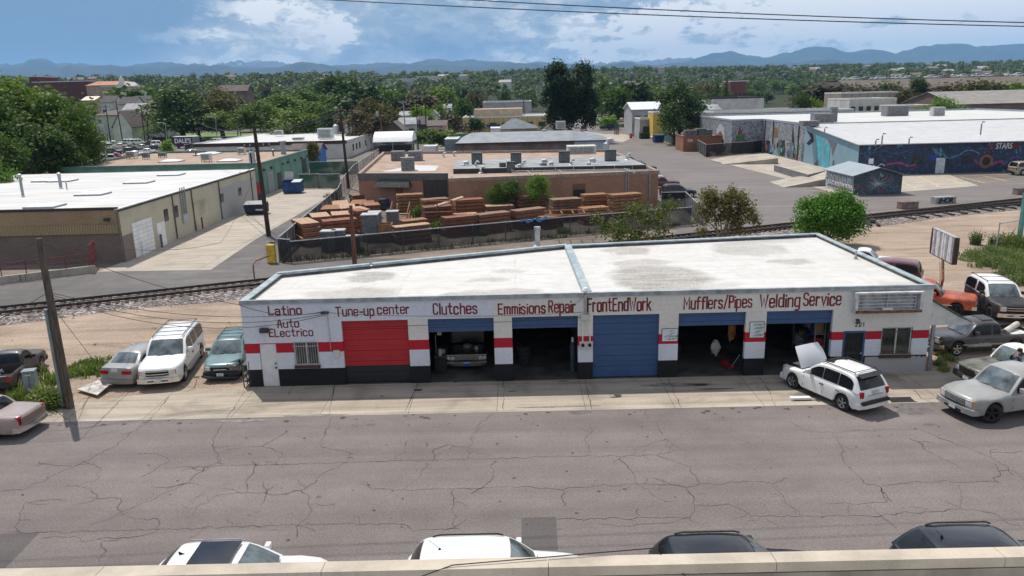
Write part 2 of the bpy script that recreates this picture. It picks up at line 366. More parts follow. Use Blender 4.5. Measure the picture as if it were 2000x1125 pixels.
for a,c in(((1875,346),(1925,358)),((1920,344),(1965,353)),((1612,372),(1668,383)),((1560,330),(1460,336)),((1470,322),(1545,324))):
 p,q=Vector(at(*a)),Vector(at(*c)); d=(q-p).normalized(); s=Vector((-d.y,d.x,0))*.09
 b=B(); b.quad(p-s+Vector((0,0,.018)),q-s+Vector((0,0,.018)),q+s+Vector((0,0,.018)),p+s+Vector((0,0,.018)),mark_m); tag(b.build('parking_line'),kind='structure')
sheet('grass_park',[(-150,235),(-72,232),(-60,300),(-140,320)],.009,M('park_grass',(.12,.2,.03),.95,.2,.4,coord='world'))
sheet('park_path',[(-80,222),(-58,222),(-58,232),(-80,230)],.01,park_m)
# tar dark cracks in the street, a saw-cut patch, oil drips
def crk(b,pts,w=.024,z=.0125,amp=.11,twig=True):
 P=[Vector(at(*p))for p in pts]; out=[]
 for i in range(len(P)-1):
  n=max(1,int((P[i+1]-P[i]).length/.11))
  for k in range(n):
   q=P[i].lerp(P[i+1],k/n); a=noise.noise(q*2.1)*amp*1.5+noise.noise(q*7)*amp*.45
   c=noise.noise(q*2.3+Vector((9,5,1)))*amp*1.3+noise.noise(q*6.5+Vector((3,8,0)))*amp*.6+noise.noise(q*17)*amp*.3
   out.append(q+Vector((a,c,0)))
 out.append(P[-1])
 rr=random.Random(int(P[0].x*100)); tw=[]
 if twig:
  for i in range(3,len(out)-3):
   if rr.random()<.055:
    d=(out[i+1]-out[i-1]).normalized(); s_=rr.choice((-1,1)); q=out[i].copy(); t_=Vector((-d.y,d.x,0))*s_*rr.uniform(.5,1)+d*rr.uniform(-1,1); br_=[q.copy()]
    for k in range(rr.randint(3,8)):t_=(t_+Vector((rr.uniform(-.7,.7),rr.uniform(-.7,.7),0))).normalized(); q=q+t_*rr.uniform(.07,.16); br_.append(q.copy())
    tw.append((br_,w*.6))
 for out,w in[(out,w)]+tw:ribbon(b,out,w,z)
def ribbon(b,out,w,z):
 L=[]
 for i,q in enumerate(out):
  d=(out[min(i+1,len(out)-1)]-out[max(0,i-1)]).normalized(); s=Vector((-d.y,d.x,0))*w*.5*max(.4,.75+1.3*noise.noise(q*.9)+.8*noise.noise(q*4))*(1 if 0<i<len(out)-1 else .2)
  L.append((q+s,q-s))
 vs=[]; fs=[]
 for i,(a,c)in enumerate(L):
  vs+=[(a.x,a.y,z),(c.x,c.y,z)]
  if i:fs.append((2*i-2,2*i-1,2*i+1,2*i))
 b.add(vs,fs,crack_m)
def zl(s):return[tuple(float(t)for t in q.split(','))for q in s.split()]
crk1=B()
for s in["0,360 90,355 200,300 310,255 440,190 520,130 600,75","640,270 860,262 1080,255 1360,247 1600,240 2000,230","890,75 840,130 835,200 865,240 800,270 730,325 640,370 470,445 350,500",
"725,465 780,420 850,375 960,365 1080,375 1190,355 1260,290 1360,247 1360,210 1255,185 1270,130 1300,70","1190,355 1210,410 1200,460 1150,500 1155,545","0,525 400,515 800,503 1200,490 1540,485",
"1415,320 1460,350 1600,355 1770,350 2000,343","1770,350 1770,440 1780,500","1925,60 1880,90 1840,150 1830,235","1930,240 1925,300 1880,345 1840,370","530,215 620,210 660,240 620,270 550,305",
"880,195 1020,185 1100,210 1080,255","265,335 350,350 380,385 470,385 470,440 530,470 620,470 615,510","150,245 250,265 350,250 395,270 385,310 340,330","400,560 405,600 390,640","985,240 990,290 960,320 965,360",
"1020,185 1080,150 1120,125","1590,165 1580,200 1540,240","1690,240 1700,195 1750,180 1830,190","1210,415 1310,415","1030,320 1040,380 1020,425","570,345 650,345 730,325 800,335","70,520 80,440 110,405 210,395 270,400",
"1640,310 1650,275 1675,245","280,415 360,400 380,385","1545,485 1620,510 1800,510","160,545 260,535 330,550 520,540 620,515"]:
 crk(crk1,[(x/2,780+y/2)for x,y in zl(s)],.026)
for s in["0,230 300,222 560,220","300,100 315,130 285,155 310,215","415,228 460,270 490,330 560,380 640,410","0,345 200,350 400,335 500,330 680,340 740,332 970,320 1020,330 1070,305","565,220 690,265 735,330",
"1020,330 1060,380 1110,455","680,345 720,415 700,465 735,490","720,415 850,415 915,440 950,490","175,470 700,462","920,458 1450,455","1090,90 1160,130 1260,130 1400,122 1580,118","1260,135 1285,190 1300,250 1380,325 1440,345 1480,400",
"1440,340 1560,325 1900,322","1750,330 1755,430 1850,440 1990,500","1600,120 1750,180 1900,240 1960,300","1560,150 1650,220 1760,270","1225,405 1310,410 1400,405 1460,400 1440,345","1390,410 1440,460 1510,515","520,40 525,80","555,85 590,140",
"490,190 600,155 650,190 570,220","200,350 205,420","545,305 620,335 680,345","340,490 450,495 560,490 640,480","500,460 495,425","1310,410 1315,450","1890,330 1900,280 1960,280 2000,320","1860,210 2000,205","1460,450 1560,445 1750,430","600,155 610,195 640,175"]:
 crk(crk1,[(1000+x/2,780+y/2)for x,y in zl(s)],.026)
crk1.build('cracks',street)
ob=B(); rq=random.Random(31)
for k in range(130):
 x,y,r_=rq.uniform(-19,19),16+13.5*rq.random()**.6,rq.uniform(.02,.075)
 if k>95:y=rq.uniform(29.2,29.7); r_*=1.6
 ob.poly([(x+r_*(1.3 if k>95 else 1)*rq.uniform(.6,1.2)*math.cos(j*.785),y+r_*rq.uniform(.6,1.2)*math.sin(j*.785),.0117+k*1e-5)for j in range(8)],crack_m)
ob.build('oil_drips',street)
crk2=B()
for s in["100,797 150,833","180,770 160,797 110,833","232,785 205,815 185,832","330,775 300,812 285,826","478,765 455,800 440,818","575,752 562,772","655,750 648,780 642,812","815,745 805,775 790,806","985,742 983,800","1143,742 1155,800","1305,738 1330,797","1480,735 1500,760 1515,795","150,780 240,772 350,765 470,760",
"220,785 245,765 285,762","355,768 380,758 385,740","1745,733 1770,748","1785,762 1800,778 1830,792","1300,765 1420,762"]:
 crk(crk2,zl(s),.03,.0155,.05,False)
o=crk2.build('pavement_cracks'); tag(o,kind='structure')
sheet('asphalt_patch',[xy(1019,1012),xy(1086,1010),xy(1090,1075),xy(1018,1075)],.011,patch_m)
sheet('asphalt_patch',[xy(-40,1046),xy(78,1040),xy(10,1110),xy(-60,1110)],.011,patch_m)
stain_m=M('oil_stain',(.035,.032,.03),.7,.35,3,coord='world')
def spot(px,py,rx,ry,z,mat=stain_m):
 c=at(px,py); pts=[]
 for k in range(22):
  t=2*math.pi*k/22; w=1+.45*noise.noise(Vector((math.cos(t)*1.7+px,math.sin(t)*1.7+py,3)))
  pts.append((c.x+rx*w*math.cos(t),c.y+ry*w*math.sin(t)))
 return sheet('oil_stain',pts,z,mat)
tar_m=M('faded_stain',(.13,.113,.107),.85,.2,3,coord='world')
for a in((692,831,.19,.13),(725,830,.2,.13),(623,971,.09,.09),(690,958,.06,.05),(1093,1034,.06,.05),(500,1000,.1,.05),(487,1006,.06,.05),(1816,829,.25,.12),(1318,971,.05,.05),(1484,973,.06,.04)):spot(*a,.0128,tar_m)
for a in((817,762,.2,.12),(746,774,.07,.06),(1203,776,.28,.07),(1395,760,.9,.05),(1100,745,.25,.05),(890,747,.1,.06),(1000,765,.2,.04),(1370,752,.35,.12)):spot(*a,.016)
damp_m=M('damp_concrete',(.2,.175,.15),.7,.3,2,coord='world')
for a in((1330,752,1.6,.25),(1580,770,1.0,.3),(1690,772,.9,.25),(480,822,1.2,.12),(1085,795,1.6,.1),(620,812,1.3,.1)):spot(*a,.0145,damp_m)
for a in((1785,803,.75,.35),(1130,805,.5,.25)):spot(*a,.0126,tar_m)
# ---------------------------------------------------------------- railway
YF=33.28
bal=B()
for x in range(-90,90,3):
 for k,(d0,z0,d1,z1)in enumerate(((-3.1,.01,-1.35,.13),(-1.35,.13,1.35,.13),(1.35,.13,2.0,.01))):
  w=lambda xx,d:(1.25*noise.noise(Vector((xx*.13,0,0)))if d==-3.1 else 0)
  e0,e0b=trk(x,d0+w(x,d0)),trk(x+3,d0+w(x+3,d0)); e1,e1b=trk(x,d1),trk(x+3,d1)
  bal.quad((*e0,z0),(*e0b,z0),(*e1b,z1),(*e1,z1),ballast_m)
tag(bal.build('track_ballast'),kind='structure')
steel=M('rail_steel',(.075,.055,.048),.55,.3,4,metal=.3)
tie_m=M('tie_wood',(.055,.042,.036),.95,.4,4)
TR=Vector((.925,.379,0)).normalized()
def rails(label,xa,xb,dfun,group,ties=True,extra=False):
 c=trk((xa+xb)/2); t=thing('railway_track',label,'railway track',(c[0],c[1],0),0,group)
 for s in(-.72,.72):
  b=B(); pts=[]
  for k in range(41):
   x=xa+(xb-xa)*k/40; q=trk(x,dfun(x)+s); pts.append(Vector((q[0],q[1],0)))
  for(z0,z1,w)in((.21,.225,.07),(.225,.33,.012),(.33,.37,.036)):
   vs=[]; fs=[]
   for i,p in enumerate(pts):
    d=(pts[min(i+1,40)]-pts[max(i-1,0)]).normalized(); nn=Vector((-d.y,d.x,0))*w
    vs+=[p-nn+Vector((0,0,z0)),p+nn+Vector((0,0,z0)),p+nn+Vector((0,0,z1)),p-nn+Vector((0,0,z1))]
    if i:o=4*i-4; fs+=[(o+j,o+(j+1)%4,o+4+(j+1)%4,o+4+j)for j in range(4)]
   b.add(vs,fs,steel)
  b.build('rail',t)
 if ties:
  ang=math.atan2(TR.y,TR.x); b=B(); b.box(-.11,-1.3,.09,.11,1.3,.207,tie_m); proto=b.build('tie',None)
  xs=[]; x=xa
  while x<xb:xs.append(x); x+=.52
  vis=sorted(xs,key=lambda x:abs(x+22)if x<0 else 30+abs(x-40))[:96]
  rest=B()
  for x in xs:
   q=trk(x,dfun(x)); a=ang+rnd.uniform(-.03,.03)
   if x in vis:
    o=proto if x==vis[0]else proto.copy()
    if o is not proto:COL.objects.link(o)
    o.parent=t; o.location=(q[0]-c[0],q[1]-c[1],0); o.rotation_euler=(0,0,a)
   else:
    rest.T=Matrix.Translation((q[0],q[1],0))@Matrix.Rotation(a,4,'Z'); rest.box(-.11,-1.3,.09,.11,1.3,.207,tie_m)
  tag(rest.build('ties',t),kind='stuff')
 return t
rails('long single railway track on wooden ties crossing behind the white repair shop',-88,88,lambda x:0.0,None)
rails('short diverging railway track on the right that splits off before the rusty sign',38,88,lambda x:-1.9*max(0,min(1,(x-38)/22)),None,ties=False)
b=B()
for k in range(12):
 x=38+k*1.6; b.T=Matrix.Translation((*trk(x,-1.1-.04*k),0))@Matrix.Rotation(math.atan2(TR.y,TR.x),4,'Z'); b.box(-.11,-1.5,.08,.11,.7,.2,tie_m)
o=b.build('switch_ties'); tag(o,'row of long dark switch ties poking out of the gravel beside the rails','railway ties')
# switch machine on two long ties
p=at(1702,436)
t=thing('switch_machine','small red topped switch machine on two long ties near the round green tree','switch machine',(p.x,p.y,0),math.atan2(TR.y,TR.x)+.9)
for y in(-.35,.35):
 b=B(); b.box(-2.0,y-.13,.02,2.0,y+.13,.2,tie_m); b.build('tie',t,world_coords=False)
b=B(); b.cyl((.3,0,.2),(.3,0,.55),.16,.12,10,dark_m); b.box(-.6,-.2,.2,.1,.2,.42,dark_m); b.build('motor_box',t,world_coords=False)
b=B(); b.cyl((.3,0,.55),(.3,0,.95),.03,.03,6,dark_m); b.cyl((.3,-.02,.8),(.3,.02,.8),.17,.17,12,M('signal_red',(.3,.02,.02))); b.build('target',t,world_coords=False)
# ---------------------------------------------------------------- the repair shop
XL,XR,ZT=-12.42,18.76,4.07
def shop_wall_mat():
 m,nt,p=nmat('shop_wall_paint'); v=posn(nt); sep=nd(nt,'ShaderNodeSeparateXYZ'); nt.links.new(v,sep.inputs[0]); x,y,z=sep.outputs
 n=tnoise(nt,v,.7,5); fine=tnoise(nt,v,7,5,.7)
 cool=(.64,.67,.73); warm=(.68,.655,.61)
 zone=mth(nt,'GREATER_THAN',mth(nt,'ADD',x,mth(nt,'MULTIPLY',mth(nt,'SUBTRACT',n,.5),.25)),-1.05)
 low=mth(nt,'GREATER_THAN',z,3.12)
 side=mth(nt,'GREATER_THAN',x,-4.95)
 # beige above the stripe on the piers and the right half of the fascia
 wz=mth(nt,'MAXIMUM',zone,mth(nt,'MULTIPLY',side,mth(nt,'SUBTRACT',1.0,low)))
 wz=mth(nt,'MULTIPLY',wz,mth(nt,'GREATER_THAN',z,1.85))
 c=mixc(nt,wz,cool,warm)
 c=mixc(nt,1,c,ramp(nt,fine,[(.25,.88),(.6,1.03)]),'MULTIPLY')
 c=mixc(nt,1,c,ramp(nt,n,[(.3,.93),(.65,1.03)]),'MULTIPLY')
 # soot runs and scuffs
 mp=nd(nt,'ShaderNodeMapping'); mp.inputs['Scale'].default_value=(2.2,2.2,.28); nt.links.new(v,mp.inputs[0])
 c=mixc(nt,1,c,ramp(nt,tnoise(nt,mp.outputs[0],1.6,6,.7),[(.6,1.0),(.76,.74)]),'MULTIPLY')
 # block courses
 mp2=nd(nt,'ShaderNodeMapping'); mp2.inputs['Rotation'].default_value=(R(90),0,0); nt.links.new(v,mp2.inputs[0])
 br=nd(nt,'ShaderNodeTexBrick'); nt.links.new(mp2.outputs[0],br.inputs[0]); br.inputs['Scale'].default_value=1; br.inputs['Brick Width'].default_value=.41; br.inputs['Row Height'].default_value=.205
 br.inputs['Mortar Size'].default_value=.012; br.inputs['Mortar Smooth'].default_value=.6
 br.inputs[1].default_value=(1,1,1,1); br.inputs[2].default_value=(.98,.98,.985,1); br.inputs[3].default_value=(.93,.93,.93,1)
 red=mth(nt,'MULTIPLY',mth(nt,'GREATER_THAN',z,1.64),mth(nt,'LESS_THAN',z,mth(nt,'ADD',2.11,mth(nt,'MULTIPLY',mth(nt,'GREATER_THAN',x,14),-.08))))
 c=mixc(nt,red,c,mixc(nt,n,(.4,.012,.026),(.48,.022,.04)))
 edge=mth(nt,'ADD',.85,mth(nt,'MULTIPLY',mth(nt,'SUBTRACT',fine,.5),.02))
 blk=mth(nt,'LESS_THAN',z,edge)
 c=mixc(nt,blk,c,mixc(nt,ramp(nt,fine,[(.55,0.0),(.75,.25)]),(.014,.015,.018),(.1,.11,.12)))
 drip=mth(nt,'SUBTRACT',.79,mth(nt,'MULTIPLY',ramp(nt,tnoise(nt,mp.outputs[0],2.6,3),[(.52,0.0),(.72,1.0)]),.2))
 foot=mth(nt,'MULTIPLY',mth(nt,'GREATER_THAN',x,15.95),mth(nt,'LESS_THAN',z,drip))
 c=mixc(nt,foot,c,mixc(nt,n,(.36,.355,.35),(.44,.43,.42)))
 c=mixc(nt,1,c,br.outputs[0],'MULTIPLY')
 nt.links.new(c,p.inputs['Base Color']); p.inputs['Roughness'].default_value=.75; p.inputs['Specular IOR Level'].default_value=.25
 bp=nd(nt,'ShaderNodeBump'); bp.inputs['Strength'].default_value=.25; bp.inputs['Distance'].default_value=.01; nt.links.new(br.outputs[1],bp.inputs['Height']); bp.invert=True; nt.links.new(bp.outputs[0],p.inputs['Normal'])
 return m
shopw_m=shop_wall_mat()
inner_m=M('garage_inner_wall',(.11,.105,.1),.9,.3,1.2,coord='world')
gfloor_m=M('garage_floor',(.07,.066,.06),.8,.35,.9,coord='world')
trim_m=M('pale_blue_metal_trim',(.31,.37,.39),.5,.18,2,coord='world')
shop=thing('repair_shop','long low white auto repair shop with six bays, red stripe and hand painted lettering','building',(3.2,33.4,0))
DOORS=[(-7.94,-4.92),(-4.02,-1.03),(-.2,2.79),(3.47,6.48),(7.35,10.40),(11.33,14.34)]
OPN=[(a,c,0,3.08)for a,c in DOORS]+[(-11.78,-11.0,0,2.08),(-10.19,-9.07,1.02,2.14),(14.87,15.87,0,2.06),(16.61,17.99,.87,2.18)]
def wall_open(b,x0,x1,z0,z1,y0,y1,ops,mat,inner=None):
 xs=sorted({x0,x1,*[o[0]for o in ops],*[o[1]for o in ops]}); zs=sorted({z0,z1,*[o[2]for o in ops],*[o[3]for o in ops]})
 def solid(i,j):
  if i<0 or j<0 or i>=len(xs)-1 or j>=len(zs)-1:return False
  cx,cz=(xs[i]+xs[i+1])/2,(zs[j]+zs[j+1])/2
  return not any(o[0]<cx<o[1]and o[2]<cz<o[3]for o in ops)
 for i in range(len(xs)-1):
  for j in range(len(zs)-1):
   if not solid(i,j):continue
   a,c,d,e=xs[i],xs[i+1],zs[j],zs[j+1]
   b.quad((a,y0,d),(c,y0,d),(c,y0,e),(a,y0,e),mat); b.quad((c,y1,d),(a,y1,d),(a,y1,e),(c,y1,e),inner or mat)
   if not solid(i-1,j):b.quad((a,y1,d),(a,y0,d),(a,y0,e),(a,y1,e),mat)
   if not solid(i+1,j):b.quad((c,y0,d),(c,y1,d),(c,y1,e),(c,y0,e),mat)
   if not solid(i,j-1):b.quad((a,y1,d),(c,y1,d),(c,y0,d),(a,y0,d),mat)
   if not solid(i,j+1):b.quad((a,y0,e),(c,y0,e),(c,y1,e),(a,y1,e),mat)
BK=[(XR+.05,50.2),(3.4,48.6),(-12.9,41.9)]
BK[0]=xy(1597,457,ZT); BK[1]=xy(1105,480,ZT); BK[2]=xy(541,536,ZT)
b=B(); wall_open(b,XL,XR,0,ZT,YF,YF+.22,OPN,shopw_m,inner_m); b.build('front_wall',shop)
b=B()
def wallseg(b,p,q,z0,z1,th,mat,inner):
 p=Vector((*p,0)); q=Vector((*q,0)); d=(q-p).normalized(); nn=Vector((d.y,-d.x,0))*th
 a,c,e,f=p,q,q-nn,p-nn
 up0,up1=Vector((0,0,z0)),Vector((0,0,z1))
 b.quad(a+up0,c+up0,c+up1,a+up1,mat); b.quad(e+up0,f+up0,f+up1,e+up1,inner); b.quad(a+up1,c+up1,e+up1,f+up1,mat)
 b.quad(c+up0,e+up0,e+up1,c+up1,mat); b.quad(f+up0,a+up0,a+up1,f+up1,mat)
FP=[(XL,YF+.221),(XR,YF+.221)]+BK
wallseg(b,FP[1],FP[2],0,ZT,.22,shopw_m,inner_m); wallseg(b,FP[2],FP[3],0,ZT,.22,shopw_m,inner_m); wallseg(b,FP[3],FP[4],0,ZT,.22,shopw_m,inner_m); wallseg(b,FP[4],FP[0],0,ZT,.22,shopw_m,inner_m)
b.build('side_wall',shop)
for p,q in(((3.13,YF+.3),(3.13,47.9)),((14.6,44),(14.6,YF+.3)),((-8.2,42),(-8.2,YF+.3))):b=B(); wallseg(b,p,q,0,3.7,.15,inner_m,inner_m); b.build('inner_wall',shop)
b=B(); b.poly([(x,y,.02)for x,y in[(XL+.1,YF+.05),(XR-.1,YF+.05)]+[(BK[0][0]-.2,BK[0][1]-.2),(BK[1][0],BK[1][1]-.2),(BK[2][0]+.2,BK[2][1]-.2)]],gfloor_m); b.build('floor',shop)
# roof: a fine grid that carries the ponding stains as an attribute
def roof_mat():
 m,nt,p=nmat('white_roof_membrane'); v=posn(nt)
 at_=nd(nt,'ShaderNodeAttribute',attribute_name='stain'); n=tnoise(nt,v,1.3,7,.7,.5); f=tnoise(nt,v,9,5,.7)
 mp=nd(nt,'ShaderNodeMapping'); mp.inputs['Scale'].default_value=(.25,2.6,1); nt.links.new(v,mp.inputs[0]); sk=tnoise(nt,mp.outputs[0],1.6,6,.7)
 c=ramp(nt,n,[(.3,(.5,.485,.455)),(.55,(.57,.56,.535)),(.8,(.6,.595,.58))])
 c=mixc(nt,1,c,ramp(nt,sk,[(.3,.88),(.55,1.0)]),'MULTIPLY')
 k=mth(nt,'MULTIPLY',at_.outputs['Fac'],ramp(nt,mixc(nt,.45,sk,f),[(.38,.15),(.58,1.0)]))
 br=nd(nt,'ShaderNodeTexBrick'); br.inputs['Scale'].default_value=1; br.inputs['Brick Width'].default_value=11; br.inputs['Row Height'].default_value=1.9; br.inputs['Mortar Size'].default_value=.025; br.inputs['Mortar Smooth'].default_value=.8; br.inputs[1].default_value=(1,1,1,1); br.inputs[2].default_value=(.96,.955,.94,1); br.inputs[3].default_value=(.74,.72,.69,1); nt.links.new(v,br.inputs[0]); c=mixc(nt,1,c,br.outputs[0],'MULTIPLY')
 c=mixc(nt,1,c,ramp(nt,tnoise(nt,v,3.2,8,.75,1.5),[(.66,1.0),(.74,.7)]),'MULTIPLY')
 c=mixc(nt,k,c,(.15,.122,.09))
 nt.links.new(c,p.inputs['Base Color']); p.inputs['Roughness'].default_value=.7; p.inputs['Specular IOR Level'].default_value=.3
 return m
def stained(name,poly,z,mat,stains,step=.22,parent=None):
 xs=[p[0]for p in poly]; ys=[p[1]for p in poly]
 bm=bmesh.new(); vs=[bm.verts.new((p[0],p[1],z))for p in poly]; f=bm.faces.new(vs)
 if f.calc_area()and f.normal.z<0:bmesh.ops.reverse_faces(bm,faces=[f])
 for ax,lo,hi in((0,min(xs),max(xs)),(1,min(ys),max(ys))):
  t=lo+step
  while t<hi:
   no=(1,0,0)if ax==0 else(0,1,0); co=(t,0,0)if ax==0 else(0,t,0)
   bmesh.ops.bisect_plane(bm,geom=bm.verts[:]+bm.edges[:]+bm.faces[:],plane_co=co,plane_no=no); t+=step
 me=bpy.data.meshes.new(name); bm.to_mesh(me); bm.free(); me.materials.append(mat)
 a=me.attributes.new('stain','FLOAT','POINT'); vals=[]
 for v in me.vertices:
  s=0
  for(cx,cy,rx,ry,k)in stains:
   q=v.co+Vector((.5*noise.noise(v.co*1.4),.5*noise.noise(v.co*1.4+Vector((7,3,1))),0))
   d=((q.x-cx)/rx)**2+((q.y-cy)/ry)**2
   if d<1.6:s=max(s,k*max(0,min(1,(1.5-d)/.55)))
  vals.append(s)
 a.data.foreach_set('value',vals)
 if parent:
  inv=parent.matrix_basis.inverted()
  for v in me.vertices:v.co=inv@v.co
 o=bpy.data.objects.new(name,me); COL.objects.link(o); o.parent=parent
 return o
rz=3.93
ST=[]
for px,py,wx,wy,k in((722,541,42,9,.8),(705,574,62,12,.55),(960,575,90,8,.6),(995,530,28,4,.4),(955,546,32,5,.45),(1290,543,90,22,.75),(1255,515,50,8,.5),(1225,490,40,7,.7),(1460,485,70,12,.5),(1500,469,60,5,.45),(1545,511,42,5,.6),(1240,472,34,8,.55),(1330,548,60,16,.4),(1750,555,55,4,.3),(640,574,40,6,.35),(1390,557,60,5,.3)):
 c=at(px,py,rz); e=at(px+wx,py,rz); u=at(px,py-wy,rz); ST.append((c.x,c.y,abs(e.x-c.x),abs(u.y-c.y),k))
roofp=[(XL+.05,YF+.1),(XR-.05,YF+.1),(BK[0][0]-.1,BK[0][1]-.1),(BK[1][0],BK[1][1]-.1),(BK[2][0]+.1,BK[2][1]-.1)]
roof_m=roof_mat()
stained('roof',roofp,rz,roof_m,ST,.25,shop)
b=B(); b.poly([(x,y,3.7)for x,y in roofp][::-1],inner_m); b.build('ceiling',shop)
# metal coping strips round the roof edge and the divider between the two halves
def strip(b,p,q,w,z0,z1,mat,inward=1):
 p=Vector((*p,0)); q=Vector((*q,0)); d=(q-p).normalized(); nn=Vector((-d.y,d.x,0))*w*inward; o=Vector((d.y,-d.x,0))*.05*inward
 a,c,e,f=p+o,q+o,q+nn,p+nn
 vs=[x+Vector((0,0,z))for z in(z0,z1)for x in(a,c,e,f)]
 b.add(vs,[(0,3,2,1),(4,5,6,7),(0,1,5,4),(1,2,6,5),(2,3,7,6),(3,0,4,7)],mat)
b=B(); gut=M('grey_gutter_metal',(.33,.36,.37),.5,.2,2,coord='world')
strip(b,(XL-.03,YF),(XR+.06,YF),.1,ZT+.002,ZT+.09,gut); strip(b,(XL-.03,YF-.02),(XR+.06,YF-.02),.02,ZT-.1,ZT,gut)
strip(b,FP[1],FP[2],.26,ZT+.004,ZT+.06,trim_m); strip(b,(FP[2][0],FP[2][1]),FP[3],.28,ZT+.006,ZT+.07,trim_m)
mid1=Vector(FP[3]).lerp(Vector(FP[4]),.33); mid2=Vector(FP[3]).lerp(Vector(FP[4]),.70)
for u,w in((Vector(FP[3]),mid1-Vector((.1,.04))),(mid1+Vector((-.12,-.05)),mid2),(mid2+Vector((-.12,-.05)),Vector(FP[4]))):strip(b,u,w,.26,ZT+.006,ZT+.12,trim_m)
strip(b,FP[4],FP[0],.3,ZT+.004,ZT+.06,trim_m)
dl=[xy(1139,572,ZT),xy(1146,572,ZT),xy(1110,478,ZT),xy(1101,478,ZT)]
b.prism([(3.05,YF+.12),(3.42,YF+.12),(dl[2][0]+.12,BK[1][1]-.3),(dl[3][0],BK[1][1]-.3)],rz+.002,ZT+.12,trim_m)
b.build('coping',shop)
# garage doors
def gdoor_mat(name,col,black=False):
 m,nt,p=nmat(name); v=posn(nt); n=tnoise(nt,v,1.1,6,.65); f=tnoise(nt,v,8,5,.7)
 c=mixc(nt,n,tuple(k*.72 for k in col),tuple(k*1.25 for k in col)); c=mixc(nt,1,c,ramp(nt,f,[(.3,.85),(.7,1.08)]),'MULTIPLY')
 if black:
  sep=nd(nt,'ShaderNodeSeparateXYZ'); nt.links.new(v,sep.inputs[0]); c=mixc(nt,mth(nt,'LESS_THAN',sep.outputs[2],.88),c,(.014,.016,.02))
 nt.links.new(c,p.inputs['Base Color']); p.inputs['Roughness'].default_value=.5
 return m
reddoor=gdoor_mat('red_door_paint',(.42,.014,.022),True); bluedoor=gdoor_mat('blue_door_paint',(.035,.09,.21))
seam_m=M('door_seam',(.02,.022,.028),.8,.1)
labels=['closed red garage door with black lower band','half raised blue garage door over the black classic car','raised blue garage door above the empty dark bay','closed blue garage door','raised blue garage door above the dim bay with the red jack','raised blue garage door behind the white hatchback']
for k,(x0,x1)in enumerate(DOORS):
 mt=reddoor if k==0 else bluedoor; zb=[.02,2.40,2.48,.02,2.42,2.42][k]; b=B(); pz=3.14; y=YF+.16
 h=.515
 z=pz
 while z>zb+.05:
  z2=max(zb,z-h); b.box(x0-.04,y,z2+.016,x1+.04,y+.05,z,mt)
  if z-z2>.3:b.box(x0-.04,y-.012,(z+z2)/2-.02,x1+.04,y-.001,(z+z2)/2+.01,mt)
  b.box(x0-.04,y+.02,z2,x1+.04,y+.045,z2+.016,seam_m); z=z2
 o=b.build('garage_door',shop); tag(o,labels[k])
b=B(); b.box(-11.76,YF+.05,.02,-11.02,YF+.1,2.06,M('white_door_paint',(.68,.68,.69),.5,.06)); o=b.build('entry_door',shop); tag(o,'plain white entry door')
b=B(); b.cyl((-11.1,YF+.05,1.13),(-11.1,YF-.01,1.13),.035,mat=dark_m); b.cyl((-11.1,YF+.05,.92),(-11.1,YF-.03,.92),.04,mat=dark_m); b.box(-11.55,YF+.03,.72,-11.2,YF+.048,.77,white_p); b.build('door_hardware',o)
brick_m=M('sill_brick',(.09,.05,.04),.9,.3,12,coord='world'); frame_w=M('window_frame_cream',(.62,.6,.52),.5,.12,3)
roomdark=M('window_glass',(.045,.05,.045),.1,.5,2.5,spec=.6,coord='world',col2=(.012,.014,.012))
for(x0,x1,z0,z1,lb)in((-10.19,-9.07,1.02,2.14,'barred window with cream frame beside the white entry door'),(16.61,17.99,.87,2.18,'barred window with clutter inside beside the blue security door')):
 b=B(); fr=.05
 for q in((x0,z0,x1,z0+fr),(x0,z1-fr,x1,z1),(x0,z0+fr,x0+fr,z1-fr),(x1-fr,z0+fr,x1,z1-fr),((x0+x1)/2-.035,z0+fr,(x0+x1)/2+.035,z1-fr)):b.box(q[0],YF+.04,q[1],q[2],YF+.1,q[3],frame_w)
 w=b.build('window',shop); tag(w,lb)
 b=B(); b.quad((x0,YF+.075,z0),(x1,YF+.075,z0),(x1,YF+.075,z1),(x0,YF+.075,z1),roomdark); b.build('pane',w)
 b=B(); b.box(x0-.03,YF-.09,z0-.13,x1+.03,YF+.04,z0-.003,brick_m); b.build('sill',w)
 b=B(); n=11
 for k in range(n):xx=x0+.03+(x1-x0-.06)*k/(n-1); b.box(xx-.008,YF-.06,z0-.02,xx+.008,YF-.044,z1+.02,galv if x0<0 else dark_m)
 for zz in(z0+.06,z1-.2):b.box(x0-.04,YF-.07,zz,x1+.04,YF-.05,zz+.03,galv if x0<0 else dark_m)
 b.build('security_bars',w)
blue_f=M('blue_steel',(.045,.085,.19),.5,.2,3)
b=B(); x0,x1=14.87,15.87
for q in((x0,.02,x0+.09,2.06),(x1-.09,.02,x1,2.06),(x0+.09,1.97,x1-.09,2.06),(x0+.09,.02,x1-.09,.14)):b.box(q[0],YF-.02,q[1],q[2],YF+.06,q[3],blue_f)
o=b.build('security_door',shop); tag(o,'blue framed black barred security door')
b=B()
for k in range(11):xx=x0+.13+k*.074; b.box(xx-.008,YF+.0,.14,xx+.008,YF+.018,1.97,dark_m)
for zz in(.95,1.02,.55):b.box(x0+.09,YF-.003,zz,x1-.09,YF+.014,zz+.03,dark_m)
b.quad((x0+.09,YF+.08,.14),(x1-.09,YF+.08,.14),(x1-.09,YF+.08,1.97),(x0+.09,YF+.08,1.97),black_p); b.build('door_bars',o)
b=B(); b.cyl((15.72,YF-.06,1.0),(15.72,YF-.02,1.0),.03,mat=chrome); b.build('handle',o)
